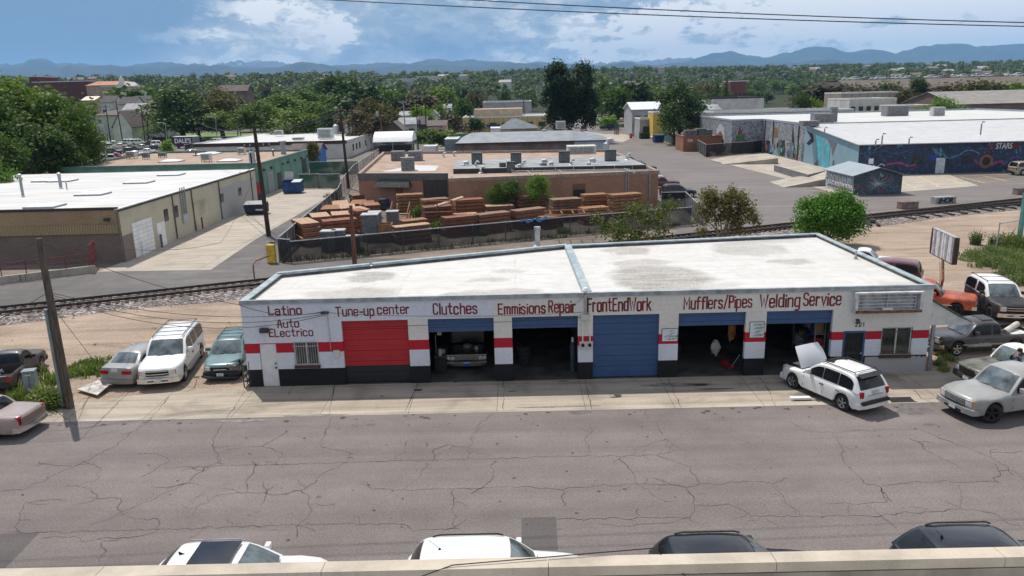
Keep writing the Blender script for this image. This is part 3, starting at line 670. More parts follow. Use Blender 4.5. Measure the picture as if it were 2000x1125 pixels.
# hand painted lettering, built stroke by stroke: tall narrow letters of one brush width
GL={k:[[tuple(float(t)for t in q.split(','))for q in st.split()]for st in v.split('|')]for k,v in{
'L':'0,10 0,0 5,0','A':'0,0 1.2,8 2.5,10 3.8,8 5,0|.8,4 4.2,4','E':'5,10 0,10 0,0 5,0|0,5.2 4,5.2','T':'-.5,10 6,10|2.5,10 2.5,0','C':'5,8 4,10 1,10 0,8.6 0,1.4 1,0 4,0 5,2','R':'0,0 0,10 4,10 5,8.8 5,6.4 4,5.2 0,5.2|2.4,5.2 5,0','F':'5,10 0,10 0,0|0,5.6 4,5.6',
'W':'0,10 2,0 4,7.5 6,0 8,10','M':'0,0 0,10 3.5,3.5 7,10 7,0','P':'0,0 0,10 4,10 5,8.8 5,6 4,4.8 0,4.8','S':'5,8.4 4,10 1,10 0,8.8 0,6.6 1,5.4 4,4.8 5,3.6 5,1.2 4,0 1,0 0,1.8','/':'0,-1 4,11','-':'0,4 3.4,4',
'a':'.2,6 1,7 4,7 5,6 5,0|5,4 1,4 0,3 0,1 1,0 4,0 5,1','t':'1.8,10 1.8,1 2.8,0 4.2,.4|-.2,7 4,7','i':'0,6.4 0,0','j':'0,7 0,0','n':'0,0 0,7|0,5.6 1.4,7 4,7 5,5.8 5,0','o':'1,0 0,1 0,6 1,7 4,7 5,6 5,1 4,0 1,0','u':'0,7 0,1 1,0 3.8,0 5,1.2|5,7 5,0','l':'0,10 0,0','e':'0,3.6 5,3.6 5,6 4,7 1,7 0,6 0,1 1,0 4,0 5,1.2',
'c':'5,5.4 4,7 1,7 0,6 0,1 1,0 4,0 5,1.4','r':'0,0 0,7|0,5 1.6,7 3.4,6.6','p':'0,-3 0,7|0,7 4,7 5,6 5,1 4,0 0,0','h':'0,0 0,10|0,5.6 1.4,7 4,7 5,5.8 5,0','s':'4.6,5.8 3.6,7 1,7 .1,6 .3,4.4 4.4,2.8 4.6,1 3.6,0 1,0 0,1.4','m':'0,0 0,7|0,5.8 1.2,7 2.4,7 3.4,5.8 3.4,0|3.4,5.8 4.6,7 5.8,7 6.8,5.8 6.8,0','f':'1.4,0 1.4,8.8 2.4,10 4,10|-.2,6.6 3.6,6.6','k':'0,0 0,10|4.6,7 .4,3|1.6,4.2 5,0','g':'5,7 1,7 0,6 0,1 1,0 5,0|5,7 5,-2 4,-3 .6,-3','d':'5,10 5,0|5,7 1,7 0,6 0,1 1,0 5,0','v':'0,7 2.5,0 5,7','2':'0,8.6 1,10 4,10 5,8.6 5,6.4 0,0 5,0','0':'1,0 0,1 0,9 1,10 4,10 5,9 5,1 4,0 1,0','1':'0,8 2,10 2,0','!':'0,9 0,9.3'}.items()}
def brush(s,x0,x1,zb,zc,wbr=1.75,y=YF-.004,name='lettering',seed=1,mat=letter_m):
 r_=random.Random(seed*7+len(s)); adv=[]; X=0
 for ch in s:
  if ch==' ':X+=3; adv.append(None); continue
  st=GL[ch]; w=max(p[0]for q in st for p in q); adv.append(X); X+=w+2.6
 sx=(x1-x0)/(X-2.6+wbr); sz=(zc-zb)/(10+wbr); b=B(); lay=0
 for ch,a in zip(s,adv):
  if a is None:continue
  jx,jz=r_.uniform(-.25,.25),r_.uniform(-.3,.3)
  sts=GL[ch]+(GL['!']if ch=='i' else[])
  for st in sts:
   lay+=1; P=[Vector((x0+(a+px+jx+wbr/2)*sx,0,zb+(pz+jz+wbr/2)*sz))for px,pz in st]; L=[]; hw=wbr/2*.5*(sx+sz)*r_.uniform(.88,1.12)
   for k,p in enumerate(P):
    d0=(p-P[k-1]).normalized()if k else(P[1]-p).normalized(); d1=(P[k+1]-p).normalized()if k<len(P)-1 else d0
    d=(d0+d1).normalized()if(d0+d1).length>.2 else d0; n=Vector((-d.z,0,d.x)); m_=max(.55,n.dot(Vector((-d1.z,0,d1.x)))); q=p.copy()
    if k==0:q-=d1*hw*.8
    if k==len(P)-1:q+=d0*hw*.8
    L.append((q+n*hw/m_,q-n*hw/m_))
   for(u,v),(u2,v2)in zip(L,L[1:]):yy=Vector((0,y-.0006*(lay%3),0)); b.add([u+yy,v+yy,v2+yy,u2+yy],[(0,1,2,3)],mat)
 return b.build(name,shop)
def wall_text(s,x0,z0,x1,z1,mat=letter_m,bold=.022,sp=1.0,slant=0,name='lettering',par=shop,y=None):
 b=B(); add_text(b,s,(x0,(y or YF)-.004,z0),(1,0,0),(0,0,1),x1-x0,z1-z0,mat,bold,sp,slant); return b.build(name,par)
for k,(s,x0,x1,z0,z1)in enumerate((('Latino',-11.2,-9.66,3.42,3.87),('Auto',-10.85,-9.83,2.82,3.23),('ELectrico',-11.27,-9.24,2.39,2.80),('Tune-up',-8.14,-6.4,3.29,3.78),('center',-6.28,-4.8,3.34,3.83),('Clutches',-3.75,-1.74,3.26,3.83),('Emmisions',-.82,1.34,3.2,3.75),('Repair',1.46,2.7,3.22,3.83),('FrontEndWork',3.2,6.1,3.22,3.89),('Mufflers/Pipes',7.54,10.65,3.24,3.87),('Welding',10.96,12.8,3.24,3.9),('Service',12.92,14.66,3.26,3.92))):brush(s,x0,x1,z0,z1,seed=k)
brush('2 0 1',15.36,15.78,2.25,2.46,2.4,name='house_number',mat=black_p)
for(x0,z0,x1,z1,lines,lb)in((6.60,1.77,7.33,2.38,('NO','SE','ESTACIONE','AQUI !'),'white hand lettered notice on the pier right of the closed blue door'),(10.58,1.85,11.25,2.61,('DO NOT','ENTER','BAY','DOORS'),'white hand lettered notice with rounded corners between the two right bays')):
 b=B(); b.box(x0,YF-.035,z0,x1,YF-.004,z1,dark_m); o=b.build('notice_board',shop); tag(o,lb)
 b=B(); b.box(x0+.018,YF-.04,z0+.018,x1-.018,YF-.036,z1-.018,M('notice_white',(.62,.66,.68),.5,.06)); b.build('face',o)
 b=B(); n=len(lines); hh=(z1-z0-.1)/n
 for k,s in enumerate(lines):
  w=min(x1-x0-.12,.072*len(s)+.02); c=(x0+x1)/2; z=z1-.05-(k+1)*hh+.03
  add_text(b,s,(c-w/2,YF-.044,z),(1,0,0),(0,0,1),w,hh*.66,black_p,.012,1.0,.25)
 b.build('lettering',o)
 # empty sign cabinet
x0,x1,z0,z1=15.16,18.17,2.98,3.92; b=B(); y0=YF-.32
for q in((x0,z0,x1,z0+.1),(x0,z1-.08,x1,z1),(x0,z0+.1,x0+.12,z1-.08),(x1-.12,z0+.1,x1,z1-.08)):b.box(q[0],y0,q[1],q[2],YF-.003,q[3],M('sign_cabinet_white',(.6,.6,.59),.5,.2,3,coord='world'))
cab=b.build('sign_cabinet',shop); tag(cab,'empty white sign cabinet with bare lamp tubes')
b=B(); b.box(x0+.12,YF-.06,z0+.1,x1-.12,YF-.05,z1-.08,M('cabinet_back',(.42,.43,.43),.6,.3,2.5,coord='world')); b.build('back_panel',cab)
b=B()
for k in range(4):z=z0+.22+k*.155; b.cyl((x0+.2,YF-.18,z),(x1-.25,YF-.18,z),.019,mat=lamp,n=7)
b.build('lamp_tubes',cab)
for q in(((x0+x1)/2-.03,YF-.16,z0+.1,(x0+x1)/2+.03,YF-.1,z1-.08),(x0+.2,YF-.17,z0+.16,x0+.24,YF-.1,z1-.12),(x1-.28,YF-.17,z0+.16,x1-.24,YF-.1,z1-.12)):b=B(); b.box(*q,galv); b.build('bracket',cab)
b=B(); b.box((x0+x1)/2-.25,y0+.02,z0+.1,(x0+x1)/2+.2,YF-.16,z0+.19,white_p); b.build('ballast_box',cab)
b=B(); b.box(x0+.02,y0-.02,z0-.01,x1-.02,y0-.001,z0+.12,rust); b.build('bottom_rail',cab)
# wall lamps, service head, meters, boxes
b=B(); b.box(-11.62,YF-.2,2.66,-11.25,YF-.003,2.86,dark_m); b.box(-11.6,YF-.21,2.6,-11.27,YF-.02,2.66,lamp); b.build('wall_lamp',shop)
b=B(); b.box(15.38,YF-.14,2.55,15.5,YF-.003,2.63,dark_m); b.cyl((15.44,YF-.1,2.6),(15.44,YF-.16,2.46),.06,.09,10,dark_m); b.build('wall_lamp',shop)
b=B(); b.box(2.92,YF-.16,2.88,3.30,YF-.003,3.16,M('meter_box_paint',(.55,.54,.5),.5,.1,3)); o=b.build('meter_box',shop)
b=B(); b.cyl((3.12,YF-.06,3.16),(3.12,YF-.06,4.25),.035,mat=galv); b.cyl((3.0,YF-.05,1.85),(3.0,YF-.05,2.88),.028,mat=white_p); b.tube([(3.2,YF-.05,2.88),(3.2,YF-.05,2.7),(3.33,YF-.05,2.3),(3.33,YF-.05,1.85)],.028,6,white_p); b.cyl((3.24,YF-.05,3.16),(3.24,YF-.05,4.05),.02,mat=dark_m); b.build('conduit',o)
b=B(); b.lathe([(.0,4.42),(.1,4.4),(.16,4.3),(.16,4.24),(0,4.24)],12,white_p,c=(3.12,YF-.1,0)); b.build('weather_head',o)
for x in(3.0,3.31):
 b=B(); b.box(x-.15,YF-.12,1.52,x+.15,YF-.003,1.86,M('meter_box_paint',(.55,.54,.5))); o2=b.build('electric_meter',shop)
 b=B(); b.cyl((x,YF-.12,1.72),(x,YF-.22,1.72),.085,.07,14,glass); b.build('dial',o2)
b=B(); b.box(-8.38,YF-.12,1.4,-8.1,YF-.003,1.72,M('meter_box_paint',(.55,.54,.5))); b.cyl((-8.5,YF-.03,1.7),(-8.52,YF-.03,3.4),.015,mat=galv,n=6); b.build('junction_box',shop)
b=B(); b.box(-8.62,YF-.25,3.42,-8.5,YF-.003,3.6,galv); b.box(-8.75,YF-.3,3.52,-8.4,YF-.2,3.62,dark_m); b.build('wire_bracket',shop)
# roof pipes
for px,py,h,r,lb in((1050,484,1.15,.16,'flue'),(1671,506,.45,.05,'vent_pipe')):
 p=at(px,py,rz); b=B(); b.cyl((p.x,p.y,rz),(p.x,p.y,rz+h),r,mat=galv,n=14); b.lathe([(r*2.2,rz+.01),(r*1.05,rz+.2),(r*1.02,rz+.2)],14,galv,c=(p.x,p.y,0))
 if h>1:b.lathe([(r*1.25,rz+h-.06),(r*1.25,rz+h+.12),(0,rz+h+.14)],14,grey_m,c=(p.x,p.y,0))
 b.build(lb,shop,smooth=40)
 # lean-to against the right wall
lean=thing('lean_to','small white lean-to roof on grey posts against the right end of the shop','lean-to',(19.5,33.6,0))
b=B(); lw=M('leanto_board',(.6,.6,.57),.7,.12,2,coord='world')
b.prism([(18.8,3.35),(20.55,2.32),(20.55,2.22),(18.8,2.22)],0,.05,lw); bb=B()
for i,f in enumerate(b.f):bb.add([(b.v[k].x,33.35+b.v[k].z,b.v[k].y)for k in f],[tuple(range(len(f)))],lw)
bb.build('gable_board',lean,fixn=True)
b=B(); b.add([(18.8,33.25,3.40),(20.65,33.25,2.31),(20.65,36.2,2.31),(18.8,36.2,3.40),(18.8,33.25,3.46),(20.65,33.25,2.37),(20.65,36.2,2.37),(18.8,36.2,3.46)],[(0,3,2,1),(4,5,6,7),(0,1,5,4),(1,2,6,5),(2,3,7,6),(3,0,4,7)],M('leanto_shingle',(.14,.13,.12),.9,.2,3)); b.build('roof',lean)
for y in(33.42,36.0):
 b=B(); b.box(18.98,y,.0,19.12,y+.12,2.22,grey_m); b.build('post',lean)
p=at(1839,690)
t=thing('yellow_bollard','leaning low yellow parking barrier beside the lean-to post','bollard',(p.x,p.y,0),.4)
b=B(); b.cyl((-.55,0,.1),(.55,0,.1),.08,mat=yellow_p,n=10); b.build('bar',t,world_coords=False)
# junk in the open bays
cab_red=paint('tool_red',(.3,.02,.02))
t=thing('floor_jack','low red floor jack standing inside the dim bay by its right pier','floor jack',(9.95,34.3,.02),1.9)
b=B(); b.box(-.35,-.16,.08,.35,.16,.2,cab_red); b.box(.1,-.08,.2,.36,.08,.32,cab_red); b.build('body',t,world_coords=False)
for x in(-.28,.28):
 b=B(); b.cyl((x,-.2,.07),(x,.2,.07),.07,mat=dark_m,n=10); b.build('wheel',t,world_coords=False)
b=B(); b.cyl((-.35,0,.2),(-.9,0,.95),.02,mat=grey_m,n=6); b.build('handle',t,world_coords=False)
def blobmesh(b,c,r,mat,n=8,amp=.3,sq=(1,1,1),seed=0):
 vs=[]; fs=[]
 for i in range(n+1):
  for k in range(2*n):
   th=math.pi*i/n; ph=math.pi*k/n; d=Vector((math.sin(th)*math.cos(ph),math.sin(th)*math.sin(ph),math.cos(th)))
   rr=r*(1+amp*noise.noise(d*1.8+Vector((seed,seed*2,1)))); vs.append((c[0]+d.x*rr*sq[0],c[1]+d.y*rr*sq[1],c[2]+d.z*rr*sq[2]))
 for i in range(n):
  for k in range(2*n):fs.append((i*2*n+k,i*2*n+(k+1)%(2*n),(i+1)*2*n+(k+1)%(2*n),(i+1)*2*n+k))
 b.add(vs,fs,mat)
b=B(); blobmesh(b,(9.4,34.5,1.0),.3,M('plastic_bag',(.3,.3,.3),.4,.15,4),8,.6,(.7,.5,1.2),3); o=b.build('plastic_bag',smooth=60); tag(o,'crumpled pale plastic bag hanging near the red floor jack','bag')
b=B(); blobmesh(b,(10.05,34.2,1.9),.3,M('work_jacket',(.22,.09,.03),.9,.3,4),8,.5,(.6,.35,1.5),5); o=b.build('work_jacket',smooth=60); tag(o,'brown work jacket hanging on the inner right side of the dim bay','jacket')
t=thing('tool_cart','black workbench with tools inside the bay left of the classic car','workbench',(-3.65,35.0,.02),0)
b=B(); b.box(-.28,-.7,.85,.28,.7,.92,dark_m); b.build('top',t,world_coords=False)
b=B(); b.box(-.26,-.66,.1,.26,.66,.82,black_p); b.build('drawers',t,world_coords=False)
b=B(); b.cyl((0,-.55,.92),(0,-.55,1.25),.09,mat=galv); b.cyl((.1,-.2,.92),(.1,-.2,1.1),.12,mat=grey_m); b.box(-.1,-.5,1.9,.1,-.2,2.05,galv); b.cyl((-.2,-.35,.92),(-.2,-.35,1.9),.015,mat=galv,n=6); b.build('tools',t,world_coords=False)
for k,(x,y,n_,lb)in enumerate(((.35,35.6,4,'stack of dark tyres at the left of the empty bay'),(7.8,36.0,3,'stack of dark tyres at the left of the dim bay'),(12.0,37.5,5,'tall stack of tyres deep in the right bay'))):
 t=thing('tyre_stack',lb,'tyres',(x,y,.02),0,'tyre stacks')
 for q in range(n_):b=B(); b.lathe([(.18,.0),(.3,-.0),(.33,.04),(.33,.18),(.3,.22),(.18,.22)],16,rubber,c=(rnd.uniform(-.03,.03),rnd.uniform(-.03,.03),.01+q*.225)); b.build('tyre',t,world_coords=False,smooth=40)
t=thing('storage_rack','metal storage rack with boxes and cans along the right wall of the right bay','shelves',(14.2,35.6,.02),0)
for z in(.3,.95,1.6,2.2):b=B(); b.box(-.25,-1.4,z,.25,1.4,z+.04,grey_m); b.build('shelf',t,world_coords=False)
for y in(-1.38,1.34):
 for x in(-.25,.21):b=B(); b.box(x,y,0,x+.04,y+.04,2.3,grey_m); b.build('post',t,world_coords=False)
r_=random.Random(4); cm_=[yellow_p,M('box_card',(.3,.2,.11)),M('box_white',(.5,.5,.48)),M('can_blue',(.05,.1,.3)),M('can_red',(.3,.03,.03)),dark_m]
for z in(.345,.995,1.645):
 y=-1.3; b=B()
 while y<1.2:w=r_.uniform(.15,.4); h=r_.uniform(.15,.5); b.box(-.2,y,z,.18,y+w,z+h,r_.choice(cm_)); y+=w+r_.uniform(.03,.12)
 b.build('contents',t,world_coords=False)
t=thing('gas_bottle','dark gas bottle with white cap by the right pier of the empty bay','gas bottle',(2.62,34.3,.02),0)
b=B(); b.cyl((0,0,.02),(0,0,1.35),.12,mat=M('bottle_blue',(.05,.08,.11),.5),n=12); b.lathe([(.12,1.35),(.09,1.45),(.04,1.5),(.0,1.5)],12,dark_m); b.build('bottle',t,world_coords=False)
b=B(); b.cyl((0,0,1.5),(0,0,1.72),.07,.05,10,white_p); b.build('valve_cap',t,world_coords=False)
# ---------------------------------------------------------------- vehicles
def lerp(a,b,t):return a+(b-a)*t
def interp(pts,x):
 if x<=pts[0][0]:return pts[0][1]
 for(a,za),(c,zc)in zip(pts,pts[1:]):
  if x<=c:return lerp(za,zc,(x-a)/(c-a)if c>a else 0)
 return pts[-1][1]
_wheel={}
def wheel_mesh(r,w,style):
 k=(r,w,style)
 if k in _wheel:return _wheel[k]
 b=B(); h=w/2
 b.lathe([(r*.62,-h),(r*.86,-h*1.02),(r*.97,-h*.8),(r,-h*.5),(r,h*.5),(r*.97,h*.8),(r*.86,h*1.02),(r*.62,h)],24,rubber,axis='Y')
 o=b.build('tyre',None,smooth=40,world_coords=False); tm=o.data; bpy.data.objects.remove(o)
 b=B(); mt={'alloy':alloy,'dark':dkalloy,'steel':grey_m,'cap':alloy}[style]
 b.lathe([(0,h*.35),(r*.2,h*.5),(r*.28,h*.35),(r*.5,h*.25),(r*.5,h*.2)],20,under if style in('alloy','dark')else mt,axis='Y')
 b.lathe([(r*.54,h*.15),(r*.58,h*.85),(r*.64,h*.96),(r*.66,h*.7)],24,mt,axis='Y')
 b.lathe([(0,h*.78),(r*.13,h*.74),(r*.16,h*.4)],14,mt,axis='Y')
 if style in('alloy','dark'):
  n=5
  for k2 in range(n):
   b.T=Matrix.Rotation(2*math.pi*k2/n,4,'Y'); b.add([(-r*.07,h*.4,r*.1),(r*.07,h*.4,r*.1),(r*.13,h*.8,r*.6),(-r*.13,h*.8,r*.6),(-r*.06,h*.76,r*.1),(r*.06,h*.76,r*.1)],[(4,5,2,3),(0,4,3),(1,2,5)],mt)
 else:
  for k2 in range(8):
   b.T=Matrix.Rotation(2*math.pi*k2/8,4,'Y'); b.box(-r*.035,h*.3,r*.32,r*.035,h*.42,r*.44,under)
 b.T=None
 b.lathe([(0,-h*.6),(r*.62,-h*.7)],16,under,axis='Y')
 o=b.build('rim',None,smooth=40,world_coords=False); rm=o.data; bpy.data.objects.remove(o)
 _wheel[k]=(tm,rm); return _wheel[k]
def put(name,mesh,parent,loc=(0,0,0),rz=0.0):
 o=bpy.data.objects.new(name,mesh); COL.objects.link(o); o.parent=parent; o.location=loc; o.rotation_euler=(0,0,rz); return o
def smooth01(t):t=max(0,min(1,t)); return t*t*(3-2*t)
def body_shell(S,mat,b,under_m=under):
 L,W=S['L'],S['W']; h=L/2; gc=S.get('gc',.24); prof=S['prof']; r=S['r']; ra=r*1.17; arch=[S['xr'],S['xf']]; bed=S.get('bed')
 xs={-h,h}
 for k in range(1,26):xs.add(-h+L*k/26)
 for xw in arch:
  for k in range(13):xs.add(xw+ra*math.cos(math.pi*k/12)*.9995)
 for x,z in prof:xs.add(max(-h,min(h,x)))
 for e in(.04,.12,.28):xs.add(h-e); xs.add(-h+e)
 xs=sorted(xs); st=[xs[0]]
 for x in xs[1:]:
  if x-st[-1]>.012:st.append(x)
 ring=[]
 tf,tr_=S.get('taper',(.16,.12))
 segs=[]
 if bed:segs=[bed[0]-.001,bed[0]+.001,bed[1]-.001,bed[1]+.001]; st=sorted(set(st+segs))
 for x in st:
  zt=interp(prof,x); t=max(0,(x-(h-.75))/.75); w=W/2*(1-tf*t**2.6); t=max(0,(-x-(h-.6))/.6); w*=(1-tr_*t**2.6)
  zl=gc
  if x>h-.25:zl=gc+(x-h+.25)*.35
  if x<-h+.25:zl=gc+(-x-h+.25)*.45
  fl=0
  for xw in arch:
   d=abs(x-xw)
   if d<ra:zl=max(zl,min(zt-.12,r+math.sqrt(ra*ra-d*d))); fl=max(fl,1)
  bul=S.get('flare',.0)*max(0,1-min(abs(x-xw)for xw in arch)/(ra*1.35))
  w+=bul; H=zt-zl
  end=max(0,1-min(h-x,h+x)/.1)
  q=[(0,zl),(w*.93,zl),(w*.985,zl+min(.05,H*.2)),(w*1.0,zl+H*.45),(w*.985,zl+H*.74),(w*.955,zt-min(.05,H*.15)),(w*.89,zt)]
  if bed and bed[0]<x<bed[1]:q+=[(w*.885,zt),(w*.86,bed[2]),(0,bed[2])]
  else:c=S.get('crown',.035)*(1-end); q+=[(w*.7,zt+c*.6),(w*.4,zt+c*.95),(0,zt+c)]
  kf=S.get('round',.15)*smooth01((x-(h-1.1))/1.1)-S.get('roundr',.07)*smooth01((-x-(h-.8))/.8)
  fx=lambda y:x-kf*(y/(W/2))**2
  ring.append([(fx(y),y,z)for y,z in q]+[(fx(y),-y,z)for y,z in q[-2:0:-1]])
 n=len(ring[0]); vs=[p for rg in ring for p in rg]; fs=[]; fu=[]
 for i in range(len(ring)-1):
  for k in range(n):
   f=(i*n+k,(i+1)*n+k,(i+1)*n+(k+1)%n,i*n+(k+1)%n)
   (fu if k in(0,n-1)else fs).append(f)
 fs+=[tuple(range(n))[::-1][:0]or tuple(range(n)),tuple(range(len(vs)-n,len(vs)))[::-1]]
 o=len(b.v); b.add(vs,fs,mat); b.add(vs,fu,under_m)
def greenhouse(S,g,b,roof_mat,gb,frame=None,wmat=None,hw=True):
 """rounded cab: b gets the painted shell, gb(name) a builder for each pane"""
 xrb,xrt,xft,xfb=g['x']; zb,zr=g['zb'],g['z']; wb,wt=g['wb'],g['wt']; cr=g.get('crown',.04); fm=frame or roof_mat
 P=[(xrb,zb),(xrt,zr-.015),(xft,zr-.01),(xfb,zb)]; L=abs(xft-xrt); c=min(.2,.28/L)
 P=[P[0],(lerp(xrb,xrt,.8),lerp(zb,zr,.82)),(xrt+.16*L**.5,zr),((xrt+xft)/2,zr+.02),(xft-.2*L**.5,zr),(lerp(xfb,xft,.86),lerp(zb,zr,.87)),P[3]]
 for _ in range(2):
  Q=[P[0]]
  for k in range(len(P)-1):
   p,q=P[k],P[k+1]
   if k:Q.append((lerp(p[0],q[0],.25),lerp(p[1],q[1],.25)))
   if k<len(P)-2:Q.append((lerp(p[0],q[0],.75),lerp(p[1],q[1],.75)))
  P=Q+[P[-1]]
 wf=g.get('wrap',.16); rf=g.get('rwrap',.07)
 def wid(z):f=(z-zb)/(zr-zb); return lerp(wb,wt,f)-.02*(1-(2*f-1)**2)*-1
 xm=(xrt+xft)/2
 def S_(i,t,off=0.0):
  x,z=P[i]; w=wid(z); k=max(0,min(1,(x-xm)/(xfb-xm))); k2=max(0,min(1,(xm-x)/(xm-xrb))); f=(z-zb)/(zr-zb)
  return Vector((x-wf*k**1.5*t*t*w+rf*k2**1.5*t*t*w,t*w,z+f*(cr*(1-t*t)-.055*abs(t)**5)))
 T=[-1,-.96,-.86,-.66,-.35,0,.35,.66,.86,.96,1]; n=len(T); N=len(P)
 V=[S_(i,t)for i in range(N)for t in T]; fr=[]; rf_=[]
 for i in range(N-1):
  for k in range(n-1):
   q=(i*n+k,i*n+k+1,(i+1)*n+k+1,(i+1)*n+k); zz=(P[i][1]+P[i+1][1])/2
   (rf_ if zz>zr-.1 else fr).append(q)
 b.add(V,rf_,roof_mat); b.add(V,fr,fm)
 for sgn in(-1,1):
  E=[S_(i,sgn)for i in range(N)]; Bt=[Vector((e.x,sgn*wb,zb))for e in E]; M_=[e.lerp(c_,.5)+Vector((0,sgn*.012,0))for e,c_ in zip(E,Bt)]; vs=E+M_+Bt
  fs=[]
  for i in range(N-1):fs+=[(i,i+1,N+i+1,N+i),(N+i,N+i+1,2*N+i+1,2*N+i)]
  b.add(vs,[f if sgn<0 else f[::-1]for f in fs],fm)
 def topz(x):
  for i in range(N-1):
   x0,x1=S_(i,1).x,S_(i+1,1).x
   if x0<=x<=x1 and x1>x0:return lerp(S_(i,1).z,S_(i+1,1).z,(x-x0)/(x1-x0))
  return zb
 def pane(nm,i0,i1,z0,z1,tm,mat):
  """a pane on the front or rear slope between two heights"""
  def at_z(i0,i1,z,t):
   for i in range(i0,i1):
    za,zc=P[i][1],P[i+1][1]
    if min(za,zc)<=z<=max(za,zc)and abs(zc-za)>1e-6:return S_(i,t).lerp(S_(i+1,t),(z-za)/(zc-za))
   return S_(i1,t)
  rows=[lerp(z0,z1,k/5)for k in range(6)]; cols=[-tm+2*tm*k/8 for k in range(9)]; sg=1 if i1==N-1 else-1
  Vv=[at_z(i0,i1,z,t)+Vector((sg*.009,0,.006))for z in rows for t in cols]; gb(nm).add(Vv,[(r*9+k,r*9+k+1,r*9+k+10,r*9+k+9)for r in range(5)for k in range(8)],mat)
 im=N//2; H=zr-zb
 pane('windscreen',im,N-1,zb+.06*H+.02,zb+.87*H,.87,S.get('ws',tealglass))
 if g.get('rear',1):pane('rear_window',0,im,zb+g.get('rt',.12)*H+.02,zb+.86*H,.82,g.get('rearglass',wmat or glass))
 xa,xb=S_(0,1).x,S_(N-1,1).x
 for(p,q)in g['panes']:
  for sgn in(-1,1):
   x0,x1=lerp(xa,xb,p),lerp(xa,xb,q); n_=7; vs=[]
   for k in range(n_+1):
    x=lerp(x0,x1,k/n_); zt=topz(x); z0=zb+.055; z1=max(z0+.02,min(zt-.075,zr-.1)); f0=(z0-zb)/max(.05,zt-zb); f1=(z1-zb)/max(.05,zt-zb); w=wid(zt)
    for f,z in((f0,z0),((f0+f1)/2,(z0+z1)/2),(f1,z1)):vs.append((x,sgn*(lerp(wb,w,f)+.012*(1-(2*f-1)**2)+.007),z))
   gb('side_window').add(vs,[(3*k+r,3*k+3+r,3*k+4+r,3*k+1+r)for k in range(n_)for r in(0,1)],wmat or glass)
class CarParts:
 def __init__(s,root,simple):s.root=root; s.simple=simple; s.one=B()if simple else None; s.list=[]
 def get(s,name):
  if s.simple:return s.one
  b=B(); s.list.append((name,b)); return b
SP={}
SP['suv']=dict(L=5.5,W=1.98,r=.37,xf=1.72,xr=-1.62,gc=.3,prof=[(-2.75,1.05),(-2.7,1.12),(1.2,1.14),(1.35,1.12),(2.55,1.02),(2.72,.95),(2.75,.88)],gh=[dict(x=(-2.68,-2.5,.55,1.3),zb=1.09,z=1.83,wb=.93,wt=.80,panes=((.05,.36),(.40,.61),(.65,.87)))],tl=(.78,1.06),hz=(.68,.94),nose=.9)
SP['suv2']=dict(L=4.75,W=1.95,r=.39,xf=1.45,xr=-1.35,gc=.36,prof=[(-2.37,1.08),(-2.3,1.16),(.95,1.18),(1.1,1.16),(2.2,1.06),(2.35,1.0),(2.37,.92)],gh=[dict(x=(-2.32,-2.1,.3,1.02),zb=1.13,z=1.86,wb=.92,wt=.79,panes=((.06,.46),(.53,.84)))],tl=(.82,1.1),hz=(.72,.98),nose=.92)
SP['wagon']=dict(L=4.4,W=1.75,r=.32,xf=1.35,xr=-1.25,gc=.22,prof=[(-2.2,.82),(-2.12,.93),(.8,.94),(1.0,.92),(2.0,.80),(2.17,.74),(2.2,.66)],gh=[dict(x=(-2.12,-1.8,.2,1.02),zb=.9,z=1.47,wb=.83,wt=.66,panes=((.07,.3),(.33,.6),(.63,.88)))],tl=(.62,.95),hz=(.56,.74),nose=.68)
SP['cuv']=dict(L=4.42,W=1.8,r=.345,xf=1.4,xr=-1.36,gc=.25,prof=[(-2.21,.84),(-2.14,1.0),(.8,1.0),(1.0,.98),(1.98,.88),(2.15,.8),(2.21,.7)],gh=[dict(x=(-2.15,-1.72,.12,.98),zb=.97,z=1.62,wb=.86,wt=.7,panes=((.1,.345),(.355,.62),(.63,.87)),crown=.06)],tl=(.78,1.02),hz=(.66,.84),nose=.72,flare=.035)
SP['sedan']=dict(L=4.55,W=1.76,r=.315,xf=1.42,xr=-1.28,gc=.2,prof=[(-2.27,.78),(-2.2,.95),(-1.75,.99),(.9,.93),(1.1,.91),(2.05,.74),(2.22,.66),(2.27,.58)],gh=[dict(x=(-1.72,-.95,.35,1.2),zb=.9,z=1.4,wb=.8,wt=.6,panes=((.14,.46),(.49,.84)),crown=.05)],tl=(.7,.9),hz=(.52,.68),nose=.6,tlw=.5)
SP['boxsedan']=dict(L=5.3,W=1.86,r=.33,xf=1.6,xr=-1.4,gc=.24,prof=[(-2.65,.86),(-2.58,.93),(-1.6,.96),(.95,.96),(2.5,.86),(2.63,.8),(2.65,.74)],gh=[dict(x=(-1.45,-1.05,.25,.98),zb=.92,z=1.38,wb=.84,wt=.68,panes=((.12,.46),(.5,.88)))],tl=(.62,.9),hz=(.6,.8),nose=.78)
SP['pickup']=dict(L=4.9,W=1.7,r=.34,xf=1.45,xr=-1.4,gc=.3,prof=[(-2.45,.93),(.82,.97),(1.0,.96),(2.25,.9),(2.4,.84),(2.45,.78)],gh=[dict(x=(-.62,-.52,.35,.92),zb=.93,z=1.55,wb=.78,wt=.66,panes=((.08,.84),))],bed=(-2.38,-.68,.52),tl=(.62,.88),hz=(.6,.8),nose=.78,taper=(.1,.02))
SP['extcab']=dict(L=4.95,W=1.72,r=.36,xf=1.5,xr=-1.4,gc=.34,prof=[(-2.47,.98),(.9,1.0),(1.05,.99),(2.25,.93),(2.42,.88),(2.47,.8)],gh=[dict(x=(-.75,-.68,.6,1.18),zb=.96,z=1.6,wb=.79,wt=.67,panes=((.05,.25),(.3,.84)))],bed=(-2.4,-.84,.56),tl=(.66,.92),hz=(.66,.84),nose=.82,taper=(.1,.02),flare=.03)
